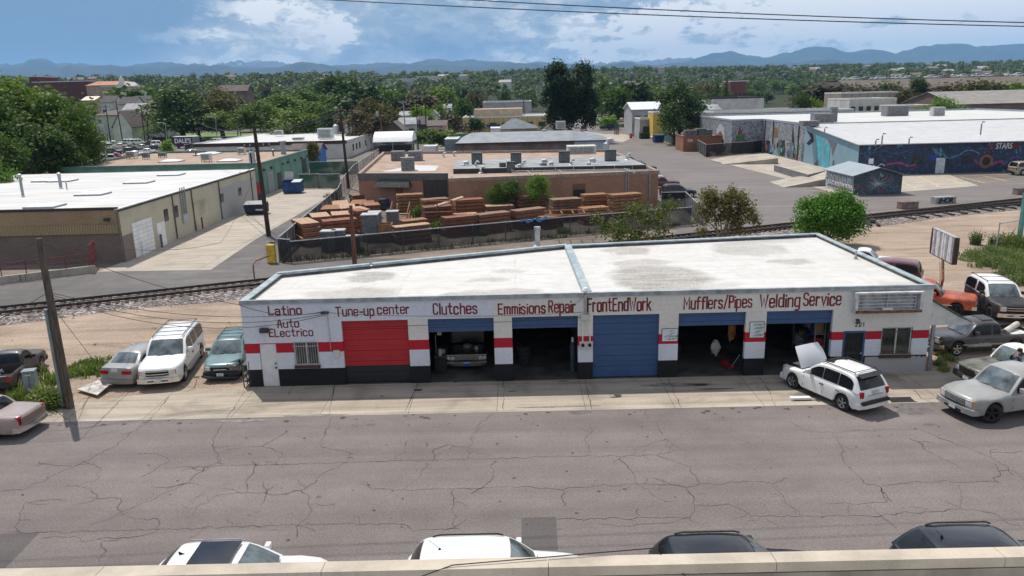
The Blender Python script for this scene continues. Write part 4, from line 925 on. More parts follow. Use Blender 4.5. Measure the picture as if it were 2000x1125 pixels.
SP['bigpickup']=dict(L=5.6,W=1.98,r=.41,xf=1.86,xr=-1.6,gc=.36,prof=[(-2.8,1.05),(1.1,1.1),(1.25,1.09),(2.55,1.04),(2.74,.98),(2.8,.9)],gh=[dict(x=(-1.0,-.85,.5,1.22),zb=1.06,z=1.8,wb=.92,wt=.77,panes=((.06,.42),(.46,.86)))],bed=(-2.72,-1.06,.62),tl=(.7,1.0),hz=(.7,.96),nose=.9,flare=.03)
SP['oldpickup']=dict(L=5.2,W=1.94,r=.37,xf=1.55,xr=-1.5,gc=.38,prof=[(-2.6,1.02),(.85,1.06),(1.0,1.05),(2.4,1.0),(2.57,.98),(2.6,.93)],gh=[dict(x=(-.55,-.45,.4,.95),zb=1.02,z=1.7,wb=.88,wt=.74,panes=((.08,.86),))],bed=(-2.52,-.62,.6),tl=(.66,.96),hz=(.68,.9),nose=.9,taper=(.05,.02))
SP['classic']=dict(L=5.3,W=1.98,r=.34,xf=1.5,xr=-1.4,gc=.24,prof=[(-2.65,.82),(-1.6,.92),(.95,.92),(2.55,.86),(2.65,.78)],gh=[dict(x=(-1.4,-1.0,.1,.7),zb=.88,z=1.34,wb=.84,wt=.66,panes=((.1,.5),(.54,.9)))],tl=(.5,.7),hz=(.55,.72),nose=.8,taper=(.04,.06))
def car(kind,label,cat,loc,rot,col,name='parked_car',group=None,simple=False,roofcol=None,wheel='alloy',trim=None,rails=0,tweak=None,steer=0,mirrors=True,bumper=None,front='std',noglass=False):
 S=dict(SP[kind]); S.update(tweak or{})
 t=thing(name,label,cat,(loc[0],loc[1],loc[2]if len(loc)>2 else .012),R(rot),group)
 P=CarParts(t,simple); L,W,h=S['L'],S['W'],S['L']/2; gc=S.get('gc',.24)
 rc=roofcol or col; bm_=bumper or chrome
 bB=P.get('body'); body_shell(S,col,bB)
 c=P.get('chassis'); c.box(-h+.25,-W/2+.3,gc-.03,h-.25,W/2-.3,.6,under)
 gls={}
 def gb(n):return P.get(n)
 for g in S['gh']:greenhouse(S,g,P.get('cab'),rc,gb,frame=S.get('pillar')or rc,wmat=S.get('sideglass'))
 cabi=len(P.list)
 zf,zn=S['hz'],S['nose']
 if not simple or True:
  wf=W/2*(1-S.get('taper',(.16,.12))[0]); wr=W/2*(1-S.get('taper',(.16,.12))[1])
  # bumpers
  def bump(nm,x,w,z0,z1,s):
   b=P.get(nm); pts=[(-w*1.0,-.30),(-w*.96,-.05),(-w*.6,.03),(0,.06),(w*.6,.03),(w*.96,-.05),(w*1.0,-.30)]
   vs=[(x+s*d,y,z)for z in(z0,z1)for y,d in pts]; n=len(pts)
   vs+=[(x+s*(d-.12),y*.98,z)for z in(z0,z1)for y,d in pts]
   fs=[(i,i+1,n+i+1,n+i)for i in range(n-1)]+[(2*n+i,2*n+i+1,3*n+i+1,3*n+i)for i in range(n-1)]
   fs+=[(n+i,n+i+1,3*n+i+1,3*n+i)for i in range(n-1)]+[(i,i+1,2*n+i+1,2*n+i)for i in range(n-1)]
   b.add(vs,fs,bm_)
  bump('bumper',h,W/2*.97,gc+.03,gc+.25,1); bump('bumper',-h,W/2*.97,gc+.06,gc+.28,-1)
  cv=lambda y,sg=1:sg*(h-(S.get('round',.15)if sg>0 else S.get('roundr',.07))*(y/(W/2))**2)
  def curved(b,y0,y1,z0,z1,o,mat,sg=1,dep=.1,n=4):
   vs=[]
   for k in range(n+1):y=lerp(y0,y1,k/n); x=cv(y,sg); vs+=[(x+sg*o,y,z0),(x+sg*o,y,z1),(x-sg*dep,y,z0),(x-sg*dep,y,z1)]
   fs=[]
   for k in range(n):q=4*k; fs+=[(q,q+4,q+5,q+1),(q+1,q+5,q+7,q+3),(q+2,q,q+4,q+6)[:0]or(q,q+2,q+6,q+4)]
   b.add(vs,fs+[(0,1,3,2),(4*n,4*n+2,4*n+3,4*n+1)],mat)
  if front!='none':
   g=P.get('grille'); curved(g,-wf*.6,wf*.6,zf[0]-.02,zn+.01,.015,under,n=6)
   curved(g,-wf*.9,wf*.9,gc+.1,gc+.16,.07,blackplas,n=6)if front=='chrome' else curved(g,-wf*.5,wf*.5,gc+.04,gc+.13,.068,under,n=6)
   if front in('std','chrome'):
    for k in((0,1,2)if front=='std' else(0,1)):z=zf[0]+(zn-zf[0])*(k+.5)/(3 if front=='std' else 1.6); curved(g,-wf*.6,wf*.6,z-.016,z+.016,.03,chrome if front=='chrome' else grey_m,n=6)
  for s in(-1,1):
   hl=P.get('headlight'); curved(hl,s*wf*.61,s*wf*.93,zf[0],zf[1]-.01,.014,lamp); curved(hl,s*wf*.93,s*wf*.985,zf[0],zf[1]-.02,.01,amber,n=1,dep=.2)
   tl=P.get('tail_light'); curved(tl,s*wr*S.get('tlw',.78),s*wr*.985,S['tl'][0],S['tl'][1],.012,redlamp,-1,.14)
  if not simple:
   pl=P.get('number_plate'); pl.box(-h-.02,-.16,(S['tl'][0]+.12),-h-.005,.16,S['tl'][0]+.27,plate_w)
   pl=P.get('number_plate'); pl.box(h+.065,-.16,gc+.07,h+.075,.16,gc+.22,plate_w)
 g0=S['gh'][0]; xfb=g0['x'][3]; zb=g0['zb']
 if mirrors and not simple:
  for s in(-1,1):
   m=P.get('mirror'); m.box(xfb-.62,s*(W/2-.04),zb+.1,xfb-.48,s*(W/2+.19),zb+.27,S.get('mirror',col))if s>0 else m.box(xfb-.62,s*(W/2+.19),zb+.1,xfb-.48,s*(W/2-.04),zb+.27,S.get('mirror',col))
   m.box(xfb-.57,min(s*(W/2-.13),s*(W/2-.02)),zb+.03,xfb-.51,max(s*(W/2-.13),s*(W/2-.02)),zb+.12,blackplas)
   for x in S.get('handles',((xfb-1.35),)):
    d=P.get('door_handle'); d.box(x,min(s*W/2*.975,s*(W/2+.022)),zb-.2,x+.2,max(s*W/2*.975,s*(W/2+.022)),zb-.165,S.get('handlemat',blackplas))
   sm=bB
   for x in S.get('seams',(xfb-.25,xfb-1.45)):
    y=s*(W/2+.003)
    for z0,z1,yy in((gc+.12,zb-.35,1.0),(zb-.35,zb-.12,.985)):sm.add([(x-.009,s*W/2*yy+s*.006,z0),(x+.009,s*W/2*yy+s*.006,z0),(x+.009,s*W/2*.985+s*.004,z1),(x-.009,s*W/2*.985+s*.004,z1)],[(0,1,2,3)],under)
   if trim:tr=P.get('side_trim'); tr.box(-h*.55,min(s*W/2,s*(W/2+.018)),gc+.2,h*.5,max(s*W/2,s*(W/2+.018)),gc+.26,trim)
  g=g0; xb,xt=g['x'][3],g['x'][2]
  for y0 in(-.45,.15):
   w=P.get('wiper')
   f=lambda s,z:(lerp(xb,xt,z)+.03,s,lerp(zb,g['z'],z)+.012); w.tube([f(y0-.15,.04),f(y0+.38,.13)],.012,4,under)
 if rails:
  b=P.get('roof_rack'); g=g0; x0,x1=g['x'][1]+.12,g['x'][2]-.22; zz=g['z']+.06
  for s in(-1,1):
   b.tube([(x0-.1,s*(g['wt']-.1),zz-.07),(x0,s*(g['wt']-.1),zz),(x1,s*(g['wt']-.1),zz),(x1+.1,s*(g['wt']-.1),zz-.07)],.02,6,blackplas)
  for k in range(rails):x=lerp(x0,x1,k/(max(1,rails-1))); b.cyl((x,-g['wt']+.1,zz),(x,g['wt']-.1,zz),.014,mat=blackplas,n=6)
 if simple:
  for xw in(S['xf'],S['xr']):
   for s in(-1,1):
    P.one.cyl((xw,s*(W/2-.2),S['r']),(xw,s*(W/2-.02),S['r']),S['r'],n=14,mat=rubber); P.one.cyl((xw,s*(W/2-.1),S['r']),(xw,s*(W/2-.012),S['r']),S['r']*.6,n=12,mat=alloy if wheel=='alloy' else grey_m)
  o=P.one.build('body',t,smooth=32,fixn=False,world_coords=False)
  return t
 for nm,b in P.list:
  if b.v:b.build(nm,t,smooth=42 if nm in('body','cab','bumper','windscreen','rear_window','side_window')else None,world_coords=False,bevel=(.012 if nm=='mirror' else 0),fixn=nm in('body','mirror','bumper'),seg=1)
 tm,rm=wheel_mesh(S['r'],.225,wheel)
 for xw in(S['xf'],S['xr']):
  for s in(-1,1):
   o=put('wheel',tm,t,(xw,s*(W/2-.125),S['r']),(R(steer)if xw>0 else 0)+(0 if s>0 else math.pi)); put('rim',rm,o)
 return t
def opart(t,name,fn,**k):b=B(); fn(b); return b.build(name,t,world_coords=False,**k)
p_white=paint('white',(.72,.72,.71),.3,.04); p_silver=paint('silver',(.29,.29,.275),.3,.08); p_grey=paint('grey',(.21,.2,.185),.35,.1); p_black=paint('black',(.012,.012,.014),.25,.1); p_dark=paint('charcoal',(.03,.03,.033),.5,.3)
p_teal=paint('teal',(.1,.185,.19),.35,.15); p_rose=paint('rose',(.33,.265,.24),.3,.1); p_brown=M('paint_flat_grey_brown',(.055,.045,.038),.5,.3,2,coat=.1); p_red=paint('red',(.3,.02,.02),.3,.15); p_maroon=paint('maroon',(.11,.02,.028),.3,.15); p_orange=M('paint_faded_orange',(.42,.085,.035),.45,.3,1.4,coat=.1); p_blue=paint('blue',(.02,.05,.3),.3); p_cream=paint('cream',(.5,.47,.4),.35); p_green=paint('green',(.04,.09,.06)); p_lblue=paint('lightblue',(.2,.3,.42)); p_tan=paint('tan',(.3,.25,.18)); p_vinyl=M('paint_tan_vinyl',(.3,.25,.19),.6,.15,3)
def camo_mat():
 m,nt,p=nmat('paint_worn_green'); v=posn(nt,'obj'); n=tnoise(nt,v,1.0,5,.6,.6); n2=tnoise(nt,v,1.7,4,.6,1)
 c=ramp(nt,n,[(.36,(.03,.026,.022)),(.45,(.1,.1,.075)),(.6,(.15,.15,.12))]); c=mixc(nt,ramp(nt,n2,[(.58,0.0),(.66,.8)]),c,(.17,.09,.075))
 nt.links.new(c,p.inputs['Base Color']); p.inputs['Roughness'].default_value=.5; return m
p_camo=camo_mat()
def grime_mat():return M('paint_grimy_white',(.6,.6,.57),.45,.2,2,coat=.1)
# white SUV by the shop, front towards the street
S=car('suv','white full-size SUV with black roof rack parked nose out beside the shop','SUV',(-17.0,35.9),-81,p_white,rails=5,trim=grey_m,front='chrome',bumper=chrome,wheel='cap',tweak=dict(sideglass=glass,handlemat=blackplas,handles=(.0,-1.2),seams=(1.0,-.05,-1.2)))
for s in(-1,1):opart(S,'running_board',lambda b:b.box(-1.1,s*.99-.05,.3,1.1,s*.99+.05,.36,grey_m))
car('sedan','grey four-door sedan parked tail out on the dirt left of the white SUV','car',(-18.3,35.65),82,p_silver,tweak=dict(tlw=.45,tl=(.72,.88),pillar=p_silver,prof=[(-2.27,.7),(-2.2,.98),(-1.75,1.03),(.9,.93),(1.1,.91),(2.05,.74),(2.22,.66),(2.27,.58)],gh=[dict(x=(-1.85,-1.0,.35,1.25),zb=.93,z=1.42,wb=.8,wt=.6,panes=((.14,.46),(.49,.84)),crown=.05,rearglass=tealglass)]),bumper=p_grey)
T=car('wagon','teal station wagon with crumpled front and missing headlight tight against the shop wall','car',(-14.25,36.25),-84,p_teal,rails=4,bumper=blackplas,wheel='steel',front='dark')
opart(T,'crumpled_panel',lambda b:b.add([(2.0,.3,.83),(2.32,.35,.72),(2.28,.9,.5),(1.75,.89,.62),(1.6,.84,.9),(2.1,.62,.74)],[(0,1,5),(1,2,5),(2,3,5),(3,4,5),(4,0,5)],M('bare_black',(.015,.016,.017),.7)))
opart(T,'broken_bumper',lambda b:b.tube([(2.15,-.85,.3),(2.36,-.5,.27),(2.33,.2,.22),(2.2,.8,.16)],.07,6,blackplas))
opart(T,'badge_bar',lambda b:b.box(2.2,-.3,.58,2.225,.3,.61,chrome))
K=car('pickup','dull black small pickup with tarp in its bed, tail towards the street','pickup truck',(-24.35,35.0),100,p_brown,roofcol=p_dark,bumper=blackplas,wheel='steel',tweak=dict(handlemat=blackplas))
K.scale=(.88,.9,.95)
opart(K,'bed_load',lambda b:(blobmesh(b,(-1.5,.2,.72),.5,M('black_tarp',(.02,.02,.022),.5,.3),8,.7,(1,.8,.5),2),b.tube([(-2.2,.55,.75),(-2.0,.4,.98),(-1.6,.25,1.02),(-1.2,.0,.8)],.05,6,lamp)))
PK=car('boxsedan','rose beige boxy sedan with tan vinyl roof at the kerb by the weeds','car',(-22.3,29.05,.009),176,p_rose,roofcol=p_vinyl,trim=chrome,wheel='cap',tweak=dict(tl=(.6,.93)))
opart(PK,'deck_panel',lambda b:b.box(-2.675,-.72,.6,-2.652,.72,.88,M('deck_band',(.2,.14,.115),.4,.1)))
# white hatchback-SUV with its hood up
J=car('cuv','white compact SUV with its hood propped open, angled across the sidewalk','SUV',(13.42,30.72),114.5,p_white,bumper=p_white,rails=2,tweak=dict(sideglass=glass,handles=(-.35,-1.2),seams=(.75,-.3,-1.15)),front='dark')
opart(J,'engine_bay_shade',lambda b:b.add([(.98,-.74,1.012),(1.9,-.66,.925),(2.02,-.5,.905),(2.02,.5,.905),(1.9,.66,.925),(.98,.74,1.012)],[tuple(range(6))],under))  # flat black sheet on the body, paints the dark of the open recess
def hoodb(b):
 a,L1=R(56),1.0
 for i in range(8):
  for k in range(10):
   def q(u,w,o=0):
    d=u*L1; hw=.76-.12*u**3; y=(w*2-1)*hw; cz=.06*(1-(2*w-1)**2)+.05*math.sin(u*math.pi)+o
    return(1.0+d*math.cos(a)-cz*math.sin(a)*1.0,y,1.03+d*math.sin(a)+cz*math.cos(a))
   u0,u1,w0,w1=i/8,(i+1)/8,k/10,(k+1)/10
   b.quad(q(u0,w0),q(u1,w0),q(u1,w1),q(u0,w1),p_white); b.quad(q(u0,w0,-.03),q(u0,w1,-.03),q(u1,w1,-.03),q(u1,w0,-.03),under)
   if k in(0,9):w=w0 if k==0 else w1; b.quad(q(u0,w),q(u1,w),q(u1,w,-.03),q(u0,w,-.03),p_white)
  if i==0:
   for k in range(10):b.quad(q(1,k/10),q(1,(k+1)/10),q(1,(k+1)/10,-.03),q(1,k/10,-.03),p_white)
opart(J,'hood',hoodb,smooth=45)
opart(J,'hood_prop',lambda b:b.cyl((1.75,-.6,.93),(1.4,-.62,1.75),.012,mat=dark_m,n=5))
opart(J,'sunroof',lambda b:b.box(-.35,-.42,1.648,.08,.42,1.672,glass))
opart(J,'tailgate_handle',lambda b:(b.box(-2.24,-.4,.84,-2.2,.4,.88,chrome),b.box(-2.3,-.72,.5,-2.16,.72,.62,blackplas)))
opart(J,'roof_spoiler',lambda b:b.add([(-1.78,-.62,1.645),(-1.78,.62,1.645),(-2.02,.66,1.56),(-2.02,-.66,1.56),(-1.78,-.62,1.58),(-1.78,.62,1.58)],[(0,1,2,3),(4,5,2,3)],blackplas))
# right-hand row
car('bigpickup','silver crew-cab pickup leaving the row, front wheels turned, nearest the street on the right','pickup truck',(19.95,28.95,.01),194,p_silver,wheel='dark',steer=-24,bumper=M('two_tone_bumper',(.3,.3,.29),.4),tweak=dict(flare=.05,handles=(-.0,-.9)))
car('oldpickup','old pickup with worn patchy green paint, white roof and empty yellow edged front','pickup truck',(21.95,31.55),190,p_camo,roofcol=grime_mat(),bumper=dark_m,wheel='steel',front='dark',tweak=dict(nose=.92))
G=car('extcab','dark grey extended-cab pickup with sunroof and hose in its bed, second row by the lean-to','pickup truck',(22.75,36.15),184,paint('gunmetal',(.045,.043,.042),.35,.2),trim=grey_m,wheel='alloy',bumper=chrome)
opart(G,'sunroof',lambda b:b.box(-.5,-.42,1.645,.12,.42,1.668,M('sunroof_cover',(.03,.025,.028),.4)))
opart(G,'bed_load',lambda b:(b.tube([(-1.2,.3,.95),(-2.3,-.35,1.12)],.14,10,M('foam_roll',(.5,.47,.4),.8)),b.box(-2.3,-.2,.6,-1.4,.6,.9,M('pale_board',(.55,.53,.5)))))
opart(G,'stripe_graphic',lambda b:(b.box(-.2,.863,.46,1.0,.872,.58,grey_m),add_text(b,'SE',(.75,.876,.5),(-1,0,0),(0,0,1),.55,.13,plate_w,.0,1,.4)))
TA=car('suv2','two-door SUV with white roof and flat black lower body, roof rack, facing the street','SUV',(27.55,42.35),-99,M('paint_flat_black',(.025,.025,.027),.55,.25),roofcol=p_white,rails=3,wheel='dark',front='chrome',bumper=chrome,tweak=dict(sideglass=glass,flare=.04))
car('oldpickup','faded orange old pickup half hidden behind the rusty sign pole','pickup truck',(24.05,43.4),-28,p_orange,trim=chrome,wheel='dark',bumper=chrome)
car('suv2','maroon SUV seen over the right roof edge of the shop','SUV',(24.2,49.2),148,p_maroon,wheel='steel',tweak=dict(gh=[dict(x=(-2.32,-2.1,.3,1.02),zb=1.13,z=1.78,wb=.92,wt=.79,panes=((.06,.46),(.53,.84)))]))
car('pickup','white pickup behind the maroon SUV at the back of the shop','pickup truck',(25.0,53.6),-28,p_white,wheel='steel')
car('pickup','bright blue pickup cut off by the right edge near the two-tone SUV','pickup truck',(31.2,39.6),176,p_blue,wheel='steel',bumper=chrome)
# parked along the near kerb, seen over the parapet
N1=car('cuv','white crossover with large black glass roof parked below the parapet at far left','SUV',(-7.35,17.36,.01),0,p_white,rails=0,bumper=p_white,tweak=dict(tl=(.66,.9),L=4.7,W=1.86,prof=[(-2.35,.95),(-2.2,1.06),(.8,1.02),(1.0,1.0),(2.05,.95),(2.28,.86),(2.35,.74)],gh=[dict(x=(-2.25,-1.6,.12,1.05),zb=1.0,z=1.62,wb=.88,wt=.7,panes=((.1,.34),(.37,.6),(.63,.87)))]))
opart(N1,'glass_roof',lambda b:b.box(-1.05,-.52,1.655,.02,.52,1.684,M('glass_roof',(.012,.012,.014),.04,.1,spec=.8)))
for s in(-1,1):opart(N1,'roof_rail',lambda b:b.tube([(-1.5,s*.66,1.6),(-1.35,s*.64,1.655),(-.1,s*.64,1.655),(.05,s*.66,1.6)],.018,6,grey_m))
opart(N1,'antenna',lambda b:b.add([(-1.42,-.03,1.66),(-1.42,.03,1.66),(-1.26,0,1.66),(-1.44,0,1.74)],[(0,1,3),(1,2,3),(2,0,3)],under))
N2=car('suv','white SUV with roof rails and whip antenna parked below the parapet left of centre','SUV',(-.62,17.16,.01),0,p_white,bumper=p_white,tweak=dict(tl=(.66,.9),L=4.85,W=1.92,xf=1.45,xr=-1.4,prof=[(-2.42,1.05),(-2.35,1.12),(.95,1.12),(1.1,1.1),(2.1,1.0),(2.36,.9),(2.42,.78)],gh=[dict(x=(-2.36,-1.95,.3,1.1),zb=1.07,z=1.72,wb=.9,wt=.75,panes=((.08,.33),(.37,.6),(.64,.87)))]))
for s in(-1,1):opart(N2,'roof_rail',lambda b:b.tube([(-1.7,s*.7,1.69),(-1.5,s*.69,1.745),(.0,s*.69,1.745),(.15,s*.7,1.69)],.022,6,blackplas))
opart(N2,'antenna',lambda b:(b.cyl((-1.45,0,1.75),(-1.45,0,1.80),.045,.02,8,under),b.cyl((-1.45,0,1.79),(-1.7,.0,2.02),.006,mat=under,n=4)))
N3=car('suv','black SUV with roof rails parked below the parapet right of centre','SUV',(5.6,17.16,.01),0,p_black,bumper=p_black,tweak=dict(tl=(.66,.9),L=4.7,W=1.88,xf=1.42,xr=-1.35,prof=[(-2.35,.95),(-2.27,1.06),(.9,1.05),(1.05,1.03),(2.05,.95),(2.28,.86),(2.35,.74)],gh=[dict(x=(-2.28,-1.8,.2,1.05),zb=1.0,z=1.66,wb=.88,wt=.72,panes=((.08,.33),(.37,.6),(.64,.87)))]))
for s in(-1,1):opart(N3,'roof_rail',lambda b:b.tube([(-1.6,s*.68,1.63),(-1.4,s*.66,1.69),(-.05,s*.66,1.69),(.1,s*.68,1.63)],.025,6,dark_m))
N4=car('suv','black SUV cut off by the lower right corner, parked below the parapet','SUV',(12.15,17.26,.01),0,paint('blue_black',(.014,.015,.02),.25),bumper=p_black,tweak=dict(tl=(.66,.9),L=4.8,W=1.9,xf=1.45,xr=-1.38,prof=[(-2.4,.98),(-2.32,1.08),(.9,1.08),(1.05,1.06),(2.1,.98),(2.32,.9),(2.4,.76)],gh=[dict(x=(-2.34,-1.75,.25,1.08),zb=1.03,z=1.7,wb=.89,wt=.73,panes=((.08,.33),(.37,.6),(.64,.87)))]))
for s in(-1,1):opart(N4,'roof_rail',lambda b:b.tube([(-1.55,s*.69,1.67),(-1.35,s*.67,1.735),(.0,s*.67,1.735),(.15,s*.69,1.67)],.025,6,dark_m))
opart(N4,'antenna',lambda b:(b.cyl((-1.5,0,1.74),(-1.5,0,1.79),.04,.02,8,under),b.cyl((-1.5,0,1.78),(-1.68,0,1.95),.006,mat=under,n=4)))
# classic car in the bay
CL=car('classic','black classic car with chrome grille, quad headlights and hood up inside the second bay','classic car',(-2.42,37.35,.02),-90,p_black,front='none',mirrors=False,bumper=chrome)
def cg(b):
 for k in range(4):b.box(2.64,-.55,.58+k*.055,2.67,.55,.60+k*.055,chrome)
 for k in range(15):y=-.54+k*.077; b.box(2.645,y,.57,2.665,y+.012,.79,chrome)
opart(CL,'chrome_grille',cg)
opart(CL,'chrome_trim',lambda b:(b.box(2.62,-.95,.8,2.68,.95,.84,chrome),b.box(2.64,-.95,.42,2.72,-.5,.5,chrome),b.box(2.64,.5,.42,2.72,.95,.5,chrome)))
for y in(-.86,-.66,.66,.86):
 o=opart(CL,'round_headlight',lambda b:(b.cyl((2.6,y,.69),(2.69,y,.69),.1,.1,14,chrome),b.cyl((2.68,y,.69),(2.705,y,.69),.078,.06,14,lamp)))
opart(CL,'front_plate',lambda b:b.box(2.74,-.17,.3,2.755,.17,.43,M('blue_plate',(.03,.06,.4),.4)))
opart(CL,'raised_hood',lambda b:b.box(1.2,-.8,1.0,1.26,.8,1.95,p_black)); opart(CL,'engine',lambda b:(b.cyl((1.8,0,.9),(1.8,0,1.05),.2,mat=grey_m,n=14),b.box(1.55,-.35,.88,2.1,.35,.96,dark_m),b.cyl((2.1,.45,.9),(2.1,.45,1.06),.09,mat=galv)))
# street row beside the brick building and further up the side street (small in the picture)
row=[('cuv',(20.2,94.0),4,p_black,'black hatchback nose out past the corner of the brick building'),('pickup',(19.9,103.5),2,p_maroon,'dark red pickup behind the black hatchback at the brick building'),('pickup',(19.1,110),2,p_white,'white pickup bed between the dark red pickup and the silver crossover'),
('cuv',(20.3,118.5),4,p_silver,'silver crossover parked nose out at the brick building'),('suv2',(20.4,122.5),4,p_black,'black SUV just behind the silver crossover'),('sedan',(19.7,129.5),4,p_lblue,'light blue sedan third from the grey arched roof'),('cuv',(20.6,135.5),2,p_black,'black crossover with roof bars second from the grey arched roof'),('sedan',(18.9,139),4,p_dark,'charcoal sedan parked beside the white box van'),
('pickup',(39.0,206),178,p_white,'white pickup with an orange barrel beside it across the side street'),('sedan',(41.5,214),175,p_red,'red sedan behind the white pickup across the side street'),('suv2',(43.3,236),178,p_black,'black SUV by the small grey building up the side street'),
('suv2',(24.0,262),88,p_black,'black SUV parked up the side street left of the blue dumpsters'),('cuv',(23.4,282),88,p_white,'white crossover parked second up the side street'),('suv',(22.9,300),88,p_white,'white SUV parked third up the side street'),
('suv2',(72.6,109.0),8,p_tan,'tan minivan at the right edge by the dark mural wall')]
for k,lc,rt,pc,lb in row:car(k,lb,'car' if 'pickup' not in lb else 'pickup truck',(*lc,.012),rt,pc,simple=True,mirrors=False)
far_lab='small car parked along the far shaded end of the side street'
FC=[car('sedan',far_lab,'car',(30.3,330,.012),90,p_white,simple=True,group='cars far up the side street'),car('cuv',far_lab,'car',(23.2,345,.012),90,p_grey,simple=True,group='cars far up the side street')]
for k in range(14):copy_tree(FC[k%2],((30.4 if k%3 else 23.2)+rnd.uniform(-.2,.2),352+k*21+rnd.uniform(-4,4),.012),R(90+180*(k%2)))
# storage lot by the big trees
cols=[p_white,p_black,p_silver,p_grey,p_white,p_lblue,p_dark,p_cream]
LOT=[]
for i,(px,py,kd,pc,rt,lb)in enumerate(((197,296,'sedan',p_white,30,'white sedan at the left end of the car lot by the big trees'),(212,281,'pickup',p_white,20,'white pickup in the back row of the car lot'),(205,318,'suv2',p_cream,200,'pale SUV behind the lamp post in the car lot'),(228,311,'pickup',p_red,15,'bright red pickup in the car lot'),(246,300,'cuv',p_black,200,'black crossover behind the red pickup'),(258,283,'suv',p_white,25,'white van in the middle of the back row of the car lot'),(244,288,'cuv',p_grey,25,'grey crossover beside the white van'),(272,283,'suv',p_white,25,'second white van at the back of the car lot'),
(286,301,'sedan',p_white,195,'white sedan at the front of the car lot near the green roof edge'),(300,293,'sedan',p_dark,200,'dark sedan with white hood band at the right of the car lot'),(305,276,'suv2',p_silver,20,'silver SUV by the dark lot fence'),(372,303,'sedan',p_white,250,'white sedan roof showing over the green building'),(397,300,'pickup',p_white,250,'white pickup facing the camera beyond the green building'),(427,296,'suv2',p_maroon,255,'dark maroon SUV beside the brown eaved building'),(420,282,'suv',p_white,170,'long white van right of the dark trailer'),(60,332,'pickup',p_red,190,'red pickup with white roof under the big trees behind a slat fence'),(98,322,'sedan',p_lblue,190,'pale blue car under the big trees'),(180,300,'suv2',p_silver,200,'silver SUV half hidden by the big trees'),(222,303,'suv2',p_dark,20,'charcoal SUV between the white sedan and the red pickup in the car lot'),(233,290,'sedan',p_cream,200,'cream sedan in the second row of the car lot'),(262,296,'pickup',p_dark,25,'dark pickup in front of the white vans in the car lot'),(276,292,'sedan',p_silver,200,'silver sedan right of the dark pickup in the car lot'),(218,290,'cuv',p_silver,20,'silver hatchback behind the charcoal SUV in the car lot'),(292,284,'cuv',p_dark,200,'dark hatchback behind the white front sedan in the car lot'),(238,279,'sedan',p_white,20,'white sedan at the back of the car lot by the grey hall'),(262,306,'sedan',p_white,200,'white sedan near the roof edge in front of the dark pickup'),(312,287,'suv2',p_white,20,'white SUV left of the light shrub tree'),(640,295,'cuv',p_white,200,'white car with pale sheet behind the green mesh fence'),(848,302,'pickup',p_white,176,'white crew cab pickup behind the tan roof'))):
 q=at(px,py); car(kd,lb,'car' if kd not in('pickup','bigpickup')else 'pickup truck',(q.x,q.y,.012),rt,pc,simple=True,mirrors=False)
 # ---------------------------------------------------------------- neighbouring buildings
def onX(px,py,X):d=ray(px,py); return CPOS+d*(X/d.x)
def onwall(b,P,Q,s0,s1,z0,z1,dep,mat,off=0.0):
 """a slab on the wall from P to Q (outside to the right of the direction), metres along it"""
 P=Vector((*P[:2],0)); Q=Vector((*Q[:2],0)); d=(Q-P).normalized(); nn=Vector((d.y,-d.x,0))
 a=P+d*s0+nn*off; c=P+d*s1+nn*off; o=nn*dep
 vs=[v+Vector((0,0,z))for z in(z0,z1)for v in(a,c,c+o,a+o)]
 b.add(vs,[(0,3,2,1),(4,5,6,7),(0,1,5,4),(1,2,6,5),(2,3,7,6),(3,0,4,7)],mat)
def ccw(p):
 a=sum(p[i][0]*p[(i+1)%len(p)][1]-p[(i+1)%len(p)][0]*p[i][1]for i in range(len(p))); return p if a>0 else p[::-1]
CATS=dict(storage_container='container',cargo_trailer='trailer',green_screen_wall='screen wall',white_low_wall='wall',yellow_canopy='canopy')
def flat_building(name,label,fp,z,wall,roof,cap,par=.25,capw=.25,cat='building'):
 cat=CATS.get(name,cat)
 fp=ccw(fp); c=Vector((sum(p[0]for p in fp)/len(fp),sum(p[1]for p in fp)/len(fp),0)); t=thing(name,label,cat,c)
 b=B(); n=len(fp); zr_=z-par
 for i in range(n):
  p,q=fp[i],fp[(i+1)%n]; b.quad((*p,0),(*q,0),(*q,z),(*p,z),wall)
 b.build('wall',t)
 b=B(); b.poly([(*p,zr_)for p in fp],roof); b.build('roof',t)
 b=B()
 for i in range(n):
  p,q=Vector(fp[i]),Vector(fp[(i+1)%n]); e=.02+.002*i
  strip(b,p,q,capw,z-par+.002,z+e,cap)
 b.build('coping',t)
 return t,fp
def brickmat(name,c1,c2,mort,bw=.3,bh=.1,dirt=.15):
 m,nt,p=nmat(name); v=posn(nt); geo=nd(nt,'ShaderNodeNewGeometry'); sep=nd(nt,'ShaderNodeSeparateXYZ'); nt.links.new(v,sep.inputs[0])
 cb=nd(nt,'ShaderNodeCombineXYZ'); nt.links.new(mth(nt,'ADD',sep.outputs[0],sep.outputs[1]),cb.inputs[0]); nt.links.new(sep.outputs[2],cb.inputs[1])
 br=nd(nt,'ShaderNodeTexBrick'); nt.links.new(cb.outputs[0],br.inputs[0]); br.inputs['Scale'].default_value=1; br.inputs['Brick Width'].default_value=bw; br.inputs['Row Height'].default_value=bh; br.inputs['Mortar Size'].default_value=bh*.12
 br.inputs[1].default_value=(*c1,1); br.inputs[2].default_value=(*c2,1); br.inputs[3].default_value=(*mort,1)
 c=mixc(nt,1,br.outputs[0],ramp(nt,tnoise(nt,v,.35,6,.65),[(.3,1-dirt*1.6),(.65,1+dirt*.4)]),'MULTIPLY')
 c=mixc(nt,1,c,ramp(nt,tnoise(nt,v,5,4,.7),[(.3,.86),(.7,1.06)]),'MULTIPLY')
 nt.links.new(c,p.inputs['Base Color']); p.inputs['Roughness'].default_value=.9; p.inputs['Specular IOR Level'].default_value=.2
 return m
